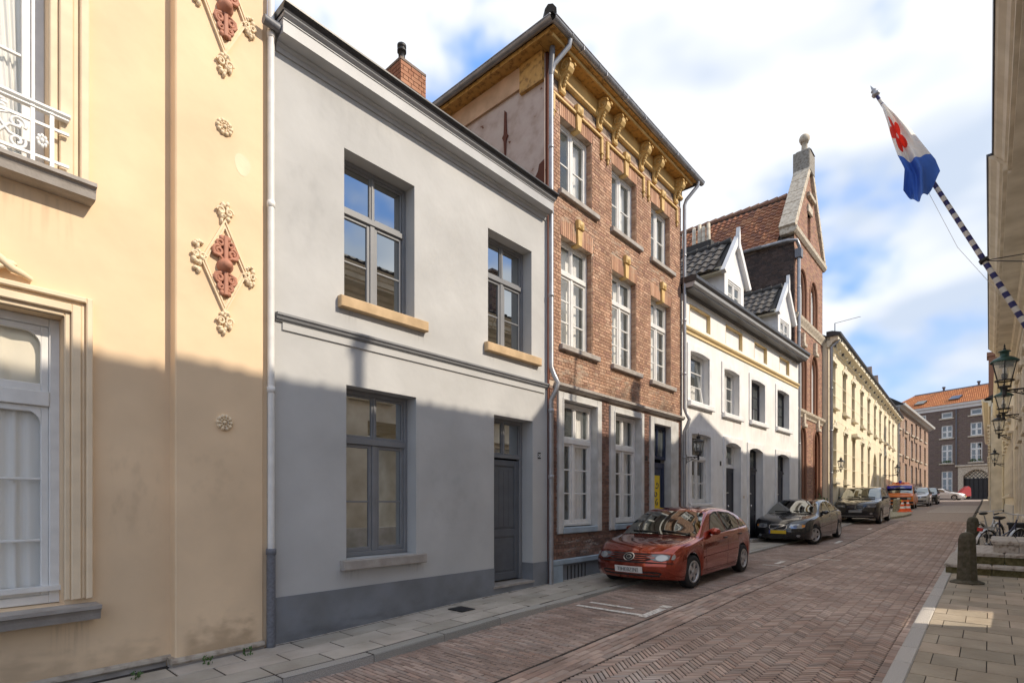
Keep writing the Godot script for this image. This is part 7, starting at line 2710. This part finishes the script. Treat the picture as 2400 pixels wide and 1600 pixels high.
func bicycle(label: String, at: Vector3, turn: float, lean: float, paint: Material, group := "parked bicycles") -> Node3D:
	# local x is forward
	var o := Node3D.new()
	o.name = "bicycle"
	o.transform = Transform3D(Basis(V(0, 1, 0), turn) * Basis(V(1, 0, 0), lean), at)
	add_child(o, true)
	tag(o, label, "bicycle", group)
	for x in [-0.54, 0.54]:
		var t := MB.new()
		var pts := []
		for i in 29:
			var a := TAU * i / 28
			pts.append(V(x + cos(a) * 0.325, 0.345 + sin(a) * 0.325, 0))
		t.tube(pts, 0.021, 6, -1.0, false)
		var w := put(t, "wheel", M.rubber, o)
		var s := MB.new()
		for i in 14:
			var a := TAU * i / 14
			s.tube([V(x, 0.345, 0.02 if i % 2 else -0.02), V(x + cos(a) * 0.31, 0.345 + sin(a) * 0.31, 0)], 0.003, 3)
		s.ball(V(x, 0.345, 0), V(0.03, 0.03, 0.05), 6)
		put(s, "spokes", M.bike_silver, w)
		var m := MB.new()
		var g := []
		for i in 13:
			var a := lerpf(0.25, PI * 0.98, i / 12.0) if x < 0 else lerpf(0.35, PI * 0.9, i / 12.0)
			g.append([V(x + cos(a) * 0.365, 0.345 + sin(a) * 0.365, -0.03), V(x + cos(a) * 0.37, 0.345 + sin(a) * 0.37, 0), V(x + cos(a) * 0.365, 0.345 + sin(a) * 0.365, 0.03)])
		m.grid(g)
		put(m, "mudguard", M.bike_silver, o)
	var f := MB.new()
	f.tube([V(0.38, 0.92, 0), V(0.34, 0.78, 0), V(0.54, 0.345, 0)], 0.017, 7)
	f.tube([V(0.36, 0.82, 0), V(-0.06, 0.30, 0)], 0.018, 7)
	f.tube([V(0.36, 0.72, 0), V(-0.12, 0.50, 0)], 0.015, 7)
	f.tube([V(-0.06, 0.30, 0), V(-0.22, 0.92, 0)], 0.017, 7)
	f.tube([V(-0.06, 0.30, 0), V(-0.54, 0.345, 0.05)], 0.011, 6)
	f.tube([V(-0.18, 0.75, 0), V(-0.54, 0.345, 0.05)], 0.010, 6)
	put(f, "frame", paint, o)
	var h := MB.new()
	h.tube([V(0.16, 1.02, 0.3), V(0.3, 1.06, 0.24), V(0.40, 1.04, 0.1), V(0.40, 1.03, -0.1), V(0.3, 1.06, -0.24), V(0.16, 1.02, -0.3)], 0.012, 7)
	h.tube([V(0.38, 0.9, 0), V(0.40, 1.04, 0)], 0.014, 7)
	put(h, "handlebar", M.bike_silver, o)
	for sg in [-1.0, 1.0]:
		var gr := MB.new()
		gr.tube([V(0.10, 1.0, 0.32 * sg), V(0.2, 1.035, 0.285 * sg)], 0.018, 7)
		put(gr, "grip", M.saddle_black, o)
	var sd := MB.new()
	sd.ball(V(-0.26, 0.97, 0), V(0.13, 0.045, 0.10), 10)
	sd.ball(V(-0.13, 0.975, 0), V(0.12, 0.03, 0.04), 8)
	put(sd, "saddle", M.saddle_black, o)
	var rk := MB.new()
	rk.tube([V(-0.25, 0.74, 0.06), V(-0.78, 0.74, 0.07), V(-0.78, 0.74, -0.07), V(-0.25, 0.74, -0.06)], 0.008, 5)
	rk.tube([V(-0.7, 0.74, 0.07), V(-0.54, 0.345, 0.08)], 0.007, 5)
	put(rk, "carrier", M.bike_silver, o)
	var rl := MB.new()
	rl.bx(-0.84, -0.79, 0.66, 0.74, -0.05, 0.05)
	put(rl, "rear_light", M.lamp_red, o)
	var cc := MB.new()
	cc.prism(PackedVector2Array([Vector2(0.06, 0.24), Vector2(0.06, 0.36), Vector2(-0.5, 0.40), Vector2(-0.58, 0.36), Vector2(-0.5, 0.29)]), 0.05, 0.08)
	cc.tube([V(-0.06, 0.30, 0.08), V(0.06, 0.18, 0.09), V(0.06, 0.18, 0.17)], 0.012, 5)
	put(cc, "chain_case", M.saddle_black, o)
	return o

func bollard(label: String, x: float, s: float, h: float) -> void:
	var o := thing("bollard", label, "bollard", V(x, gy(s) + 0.06, -s), 0.35, "stone bollards on the right pavement")
	var b := MB.new()
	b.lathe([Vector2(0.155, 0.0), Vector2(0.147, 0.12), Vector2(0.138, 0.3), Vector2(0.125, h - 0.12)], 8, Transform3D(), false)
	b.lathe([Vector2(0.125, h - 0.12), Vector2(0.118, h - 0.105), Vector2(0.112, h - 0.1)], 8, Transform3D(), false)
	put(b, "shaft", M.bollard_stone, o)
	var c := MB.new()
	c.lathe([Vector2(0.112, h - 0.1), Vector2(0.105, h - 0.06), Vector2(0.075, h - 0.02), Vector2(0.035, h - 0.003), Vector2(0.001, h)], 12)
	put(c, "rounded_head", M.bollard_stone, o)
	var f := MB.new()
	f.lathe([Vector2(0.25, -0.03), Vector2(0.25, 0.02), Vector2(0.18, 0.05), Vector2(0.15, 0.06)], 8, Transform3D(), false)
	put(f, "foot", M.bollard_stone, o)

func cone(label: String, at: Vector3) -> void:
	var o := thing("traffic_cone", label, "traffic cone", at, 0.0, "traffic cones on the kerb island")
	var r := func(y: float) -> float: return lerpf(0.19, 0.03, y / 0.78)
	var ys := [0.04, 0.22, 0.36, 0.50, 0.62, 0.78]
	for i in 5:
		var b := MB.new()
		var a: float = r.call(ys[i])
		var c: float = r.call(ys[i + 1])
		b.lathe([Vector2(a, ys[i]), Vector2(c, ys[i + 1])], 16)
		put(b, "band", M.cone_orange if i % 2 == 0 else M.reflect_white, o)
	var f := MB.new()
	f.cbx(-0.24, 0.24, -0.24, 0.24, 0.0, 0.05, 0.015, Transform3D(Basis(V(1, 0, 0), V(0, 0, -1), V(0, 1, 0)), Vector3.ZERO))
	put(f, "foot", M.cone_orange, o)

func flag_image() -> ImageTexture:
	var w := 256
	var im := Image.create(w, w, false, Image.FORMAT_RGB8)
	for y in w:
		for x in w:
			var u := float(x) / w
			var v := float(y) / w
			var c := Color(0.93, 0.92, 0.90)
			if v > 0.60 + 0.12 * u:
				c = Color(0.27, 0.45, 0.80)
			# red blossom with five petals
			var p := Vector2((u - 0.33) * 1.1, (v - 0.36) * 1.75)
			for k in 5:
				var d := Vector2.from_angle(TAU * k / 5 - 0.5)
				var q := p - d * 0.2
				if Vector2(q.dot(d) / 0.17, q.dot(d.orthogonal()) / 0.115).length() < 1.0:
					c = Color(0.88, 0.24, 0.19)
			if p.length() < 0.05:
				c = Color(0.93, 0.92, 0.90)
			im.set_pixel(x, y, c)
	return ImageTexture.create_from_image(im)

func flag_and_pole() -> void:
	var S := 10.5
	var a := V(0.9, 2.94, -S)
	var t := V(-1.37, 8.28, -S)
	var o := thing("flagpole", "blue and white striped pole slanting up over the street with a finial", "flagpole", a)
	var d := (t - a)
	var L := d.length()
	var n := int(L / 0.085)
	var up := d.normalized()
	var xa := up.cross(V(0, 0, 1)).normalized()
	var ba := Basis(xa, up, xa.cross(up))
	for i in n:
		var b := MB.new()
		var y0 := L * i / n
		var y1 := L * (i + 1) / n
		var r0 := lerpf(0.045, 0.024, y0 / L)
		var r1 := lerpf(0.045, 0.024, y1 / L)
		b.lathe([Vector2(r0, y0), Vector2(r1, y1)], 12, Transform3D(ba, Vector3.ZERO))
		put(b, "stripe", M.pole_blue if i % 2 else M.pole_white, o)
	var f := MB.new()
	f.lathe([Vector2(0.02, L), Vector2(0.055, L + 0.02), Vector2(0.06, L + 0.06), Vector2(0.03, L + 0.09), Vector2(0.045, L + 0.12), Vector2(0.02, L + 0.15), Vector2(0.001, L + 0.24)], 10, Transform3D(ba, Vector3.ZERO))
	put(f, "finial", M.zinc, o)
	for y in [2.45, 0.95]:
		var b := MB.new()
		b.lathe([Vector2(0.05, y - 0.03), Vector2(0.058, y - 0.03), Vector2(0.058, y + 0.03), Vector2(0.05, y + 0.03)], 10, Transform3D(ba, Vector3.ZERO))
		put(b, "collar", M.iron_black, o)
	var st := MB.new()
	var c := up * 2.45
	st.tube([c, V(-0.02, 2.2, -0.05)], 0.007, 5)
	st.tube([c, V(-0.02, 1.75, 0.6)], 0.007, 5)
	put(st, "stay_wire", M.iron_black, o)
	var hl := MB.new()
	hl.tube([up * (L - 0.1), up * (L * 0.5) + V(-0.12, -0.16, 0.1), up * (L * 0.3) + V(-0.02, -0.05, 0.05)], 0.0028, 4)
	put(hl, "halyard", M.pole_white, o)
	# flag: hangs from the upper part of the pole, gathered in folds
	var fl := thing("flag", "white and blue flag with a red blossom hanging limp from the striped pole", "flag", V(-1.27, 8.04, -S))
	var lft := [[-1.30, 8.04], [-1.22, 7.72], [-1.15, 7.38], [-1.08, 7.10], [-0.985, 6.83], [-1.0, 6.49]]
	var rgt := [[-1.27, 8.05], [-1.08, 7.76], [-0.92, 7.50], [-0.76, 7.19], [-0.62, 6.92], [-0.56, 6.70]]
	var bot := [[-1.0, 6.49], [-0.9, 6.4], [-0.8, 6.27], [-0.71, 6.36], [-0.56, 6.70]]
	var g := []
	var nu := 28
	var nv := 36
	for j in nv + 1:
		var v := float(j) / nv
		var row := []
		for i in nu + 1:
			var u := float(i) / nu
			var pl := poly_at(lft, v)
			var pr := poly_at(rgt, v)
			var p := pl.lerp(pr, u)
			# pull the lower edge to its own outline
			var straight := Vector2(-1.0, 6.49).lerp(Vector2(-0.56, 6.70), u)
			p += (poly_at(bot, u) - straight) * pow(v, 3.0)
			var z := 0.10 * sin(u * 9.0 + v * 2.5) * (0.25 + v) * smoothstep(0.0, 0.15, v) + 0.05 * sin(u * 19.0 - v * 4.0) * v + 0.13
			row.append(V(p.x + 1.27, p.y - 8.04, z))
		g.append(row)
	var fb := MB.new()
	fb.grid(g, true)
	var fm := StandardMaterial3D.new()
	fm.resource_name = "flag_cloth"
	fm.albedo_texture = flag_image()
	fm.roughness = 0.8
	fm.cull_mode = BaseMaterial3D.CULL_DISABLED
	fm.backlight_enabled = true
	fm.backlight = Color(0.6, 0.6, 0.6)
	put(fb, "cloth", fm, fl)

func poly_at(p: Array, t: float) -> Vector2:
	var f := clampf(t, 0.0, 1.0) * (p.size() - 1)
	var i := mini(int(f), p.size() - 2)
	return Vector2(p[i][0], p[i][1]).lerp(Vector2(p[i + 1][0], p[i + 1][1]), f - i)

func stoop() -> void:
	var s0 := 13.45
	var o := thing("stoop", "worn grey stone stoop of three steps with mossy risers on the right pavement", "steps", V(0.9, gy(s0), -s0))
	var g := gy(s0)
	for q in [[-1.57, 3.1, 0.0, 0.255, 0.0], [-1.25, 2.45, 0.255, 0.47, 0.26], [-0.87, 1.9, 0.47, 0.70, 0.52]]:
		# riser block with an overhanging tread slab
		var z0: float = -q[4]
		var z1: float = -q[4] - q[1]
		var r := MB.new()
		var cut: float = lerpf(q[0], 0.0, 0.45)
		r.bx(q[0] + 0.03, cut - 0.004, q[2] - (0.3 if q[2] == 0.0 else 0.0), q[3] - 0.07, z1, z0 - 0.03)
		r.bx(cut + 0.004, -0.001, q[2] - (0.3 if q[2] == 0.0 else 0.0), q[3] - 0.07, z1, z0 - 0.03)
		put(r, "riser", M.stoop_moss if q[2] < 0.3 else M.stoop_stone, o)
		for part in [[q[0], cut - 0.003], [cut + 0.003, -0.001]]:
			var t := MB.new()
			t.cbx(part[0], part[1], z1, z0, q[3] - 0.07, q[3], 0.022, Transform3D(Basis(V(1, 0, 0), V(0, 0, 1), V(0, 1, 0)), Vector3.ZERO))
			put(t, "tread", M.stoop_stone, o)

func street_things() -> void:
	# lanterns: left wall, cream building, right walls
	wall_lantern("black six-sided lantern on a scroll bracket at the corner of the white house", V(-6.0, 2.85, -13.62), deg_to_rad(90), 0.56, 0.34, M.iron_black)
	wall_lantern("pale lantern on the near end of the long cream building beside a zinc pipe", V(-5.72, 3.2, -30.0), deg_to_rad(90), 0.62, 0.34, M.iron_black)
	wall_lantern("lantern on the cream building by its arched gate, above the dark cars", V(-6.2, 3.75, -50.6), deg_to_rad(90), 0.8, 0.9, M.iron_black)
	wall_lantern("nearest and largest green-capped lantern on the right-hand wall", V(0.9, 4.36, -17.4), deg_to_rad(-90), 1.0, 0.63, M.lamp_green)
	wall_lantern("second green-capped lantern on the right-hand wall, partly behind the largest one", V(0.9, 4.74, -25.6), deg_to_rad(-90), 1.0, 0.53, M.lamp_green)
	wall_lantern("third lantern along the right-hand wall, lower and darker than the two green ones", V(0.75, 4.78, -33.6), deg_to_rad(-90), 1.0, 0.42, M.iron_black)
	wall_lantern("small distant lantern on the far right-hand wall above the bicycles", V(0.75, 4.1, -46.0), deg_to_rad(-90), 0.9, 0.5, M.iron_black)
	flag_and_pole()
	stoop()
	bollard("nearest mossy stone bollard, standing in front of the stoop", -0.29, 12.19, 0.885)
	bollard("farther mossy stone bollard, behind the near one at the back of the stoop", -0.31, 17.7, 0.97)
	bicycle("silver and blue bicycle with a red rear light leaning beside the stoop", V(0.2, gy(17.4) + 0.065, -17.4), deg_to_rad(58), 0.12, M.bike_blue)
	bicycle("second bicycle with a red light behind the one at the stoop", V(0.05, gy(20.3) + 0.065, -20.3), deg_to_rad(70), -0.1, M.bike_silver)
	bicycle("bicycle behind the red car, only its handlebar showing above the roof", V(-5.55, gy(14.6) + 0.03, -14.6), deg_to_rad(100), 0.05, M.saddle_black)
	bicycle("bicycle against the cream building behind the graphite sport utility car", V(-5.65, gy(44.0) + 0.06, -44.0), deg_to_rad(95), 0.1, M.saddle_black)
	var bn := thing("plastic_bin", "black plastic bin against the cream wall behind the bicycle", "bin", V(0.62, gy(21.0) + 0.062, -21.0))
	var bb := MB.new()
	bb.lathe([Vector2(0.24, 0.0), Vector2(0.31, 0.62)], 4, Transform3D(Basis(V(0, 1, 0), PI / 4), Vector3.ZERO), false)
	put(bb, "body", M.black_plastic, bn)
	var bl := MB.new()
	bl.cbx(-0.25, 0.25, -0.25, 0.25, 0.62, 0.68, 0.02, Transform3D(Basis(V(1, 0, 0), V(0, 0, -1), V(0, 1, 0)), Vector3.ZERO))
	put(bl, "lid", M.black_plastic, bn)
	# kerb island with post and cones before the van
	var isl := MB.new()
	var pts := PackedVector2Array([Vector2(-5.2, -35.0), Vector2(-4.0, -34.8), Vector2(-3.62, -37.5), Vector2(-3.55, -40.6), Vector2(-3.9, -43.6), Vector2(-5.2, -44.2)])
	isl.prism(PackedVector2Array([pts[0], pts[1], pts[2], pts[3], pts[4], pts[5]]), -0.16, 0.0, Transform3D(Basis(V(1, 0, 0), V(0, 0, 1), V(0, 1, 0)), Vector3.ZERO))
	var io := put(isl, "kerb_island", M.concrete, self)
	io.transform = Transform3D(Basis(V(1, 0, 0), atan(0.0222)), V(0, gy(39.5) + 0.12 - 39.5 * 0.0222, 0))
	structure(io)
	var ps := thing("concrete_post", "short pale concrete post on the kerb island beside the traffic cones", "post", V(-4.54, gy(42.97) + 0.13, -42.97))
	var pb := MB.new()
	pb.lathe([Vector2(0.24, -0.05), Vector2(0.21, 0.2), Vector2(0.185, 0.75), Vector2(0.19, 0.8), Vector2(0.1, 0.84), Vector2(0.001, 0.85)], 14)
	put(pb, "shaft", M.concrete, ps)
	cone("left of the two orange and white traffic cones on the kerb island", V(-4.2, gy(42.6) + 0.12, -42.6))
	cone("right of the two orange and white traffic cones, half behind the other", V(-3.98, gy(43.3) + 0.12, -43.3))
	var pp := thing("marker_post", "thin pale post on the near corner of the kerb island behind the graphite car", "post", V(-4.1, gy(35.6) + 0.1, -35.6))
	var p2 := MB.new()
	p2.lathe([Vector2(0.06, 0.0), Vector2(0.05, 0.75), Vector2(0.001, 0.8)], 10)
	put(p2, "shaft", M.pale_stone, pp)
	# covered scooter and a red car at the far corner
	var sc := thing("motor_scooter", "red covered motor scooter in front of the dark brick gate", "scooter", V(-2.6, gy(91) + 0.02, -91.0), 0.6)
	var cv := MB.new()
	cv.prism(PackedVector2Array([Vector2(-0.9, 0.35), Vector2(-0.7, 0.6), Vector2(0.1, 1.5), Vector2(0.5, 1.75), Vector2(0.75, 1.5), Vector2(0.8, 0.5), Vector2(0.2, 0.4)]), -0.35, 0.35)
	put(cv, "cover", M.lamp_red, sc)
	for x in [-0.6, 0.7]:
		var wv := MB.new()
		wv.lathe([Vector2(0.12, -0.07), Vector2(0.3, -0.07), Vector2(0.32, 0.0), Vector2(0.3, 0.07), Vector2(0.12, 0.07)], 16, Transform3D(Basis(V(1, 0, 0), PI / 2), V(x, 0.32, 0)))
		put(wv, "wheel", M.rubber, sc)
	# potted shrub by the gabled house, weeds at the foot of the yellow house
	var po := thing("potted_shrub", "small shrub in a dark pot before the gabled brick house", "plant", V(-5.15, gy(24.6) + 0.05, -24.6))
	var pv := MB.new()
	pv.lathe([Vector2(0.15, 0.0), Vector2(0.22, 0.42), Vector2(0.24, 0.44), Vector2(0.2, 0.45), Vector2(0.001, 0.43)], 12)
	put(pv, "pot", M.pot, po)
	foliage(po, V(0, 0.95, 0), V(0.34, 0.5, 0.34), 260, 0.05, 3)
	for q in [[-5.9, 1.95, 61], [-5.93, 2.35, 62], [-5.92, 1.35, 63]]:
		var w := thing("weed", ["tuft of weeds at the wall foot under the pilaster", "small weed at the yellow wall near the downpipe", "weed at the yellow wall foot at the frame's bottom edge"][q[2] - 61], "weed", V(q[0] + 0.06, gy(q[1]) + 0.085, -q[1]))
		foliage(w, V(0, 0.03, 0), V(0.09, 0.05, 0.05), 26, 0.022, q[2])

func foliage(p: Node3D, c: Vector3, r: Vector3, n: int, size: float, sd: int) -> void:
	var b := MB.new()
	var g := RandomNumberGenerator.new()
	g.seed = sd
	for i in n:
		var d := V(g.randf_range(-1, 1), g.randf_range(-1, 1), g.randf_range(-1, 1))
		if d.length() > 1.0:
			d = d.normalized() * g.randf_range(0.6, 1.0)
		var at := c + d * r
		var t := Basis(V(0, 1, 0), g.randf() * TAU) * Basis(V(1, 0, 0), g.randf_range(-1.2, 1.2))
		var l := size * g.randf_range(0.7, 1.4)
		b.quad(at, at + t * V(l * 0.5, l * 0.6, 0.1 * l), at + t * V(0, l * 1.5, 0), at + t * V(-l * 0.5, l * 0.6, 0.1 * l))
	b.tube([V(c.x, c.y - r.y * 0.9, c.z), V(c.x + 0.02, c.y, c.z)], size * 0.25, 5)
	put(b, "foliage", M.leaf, p)
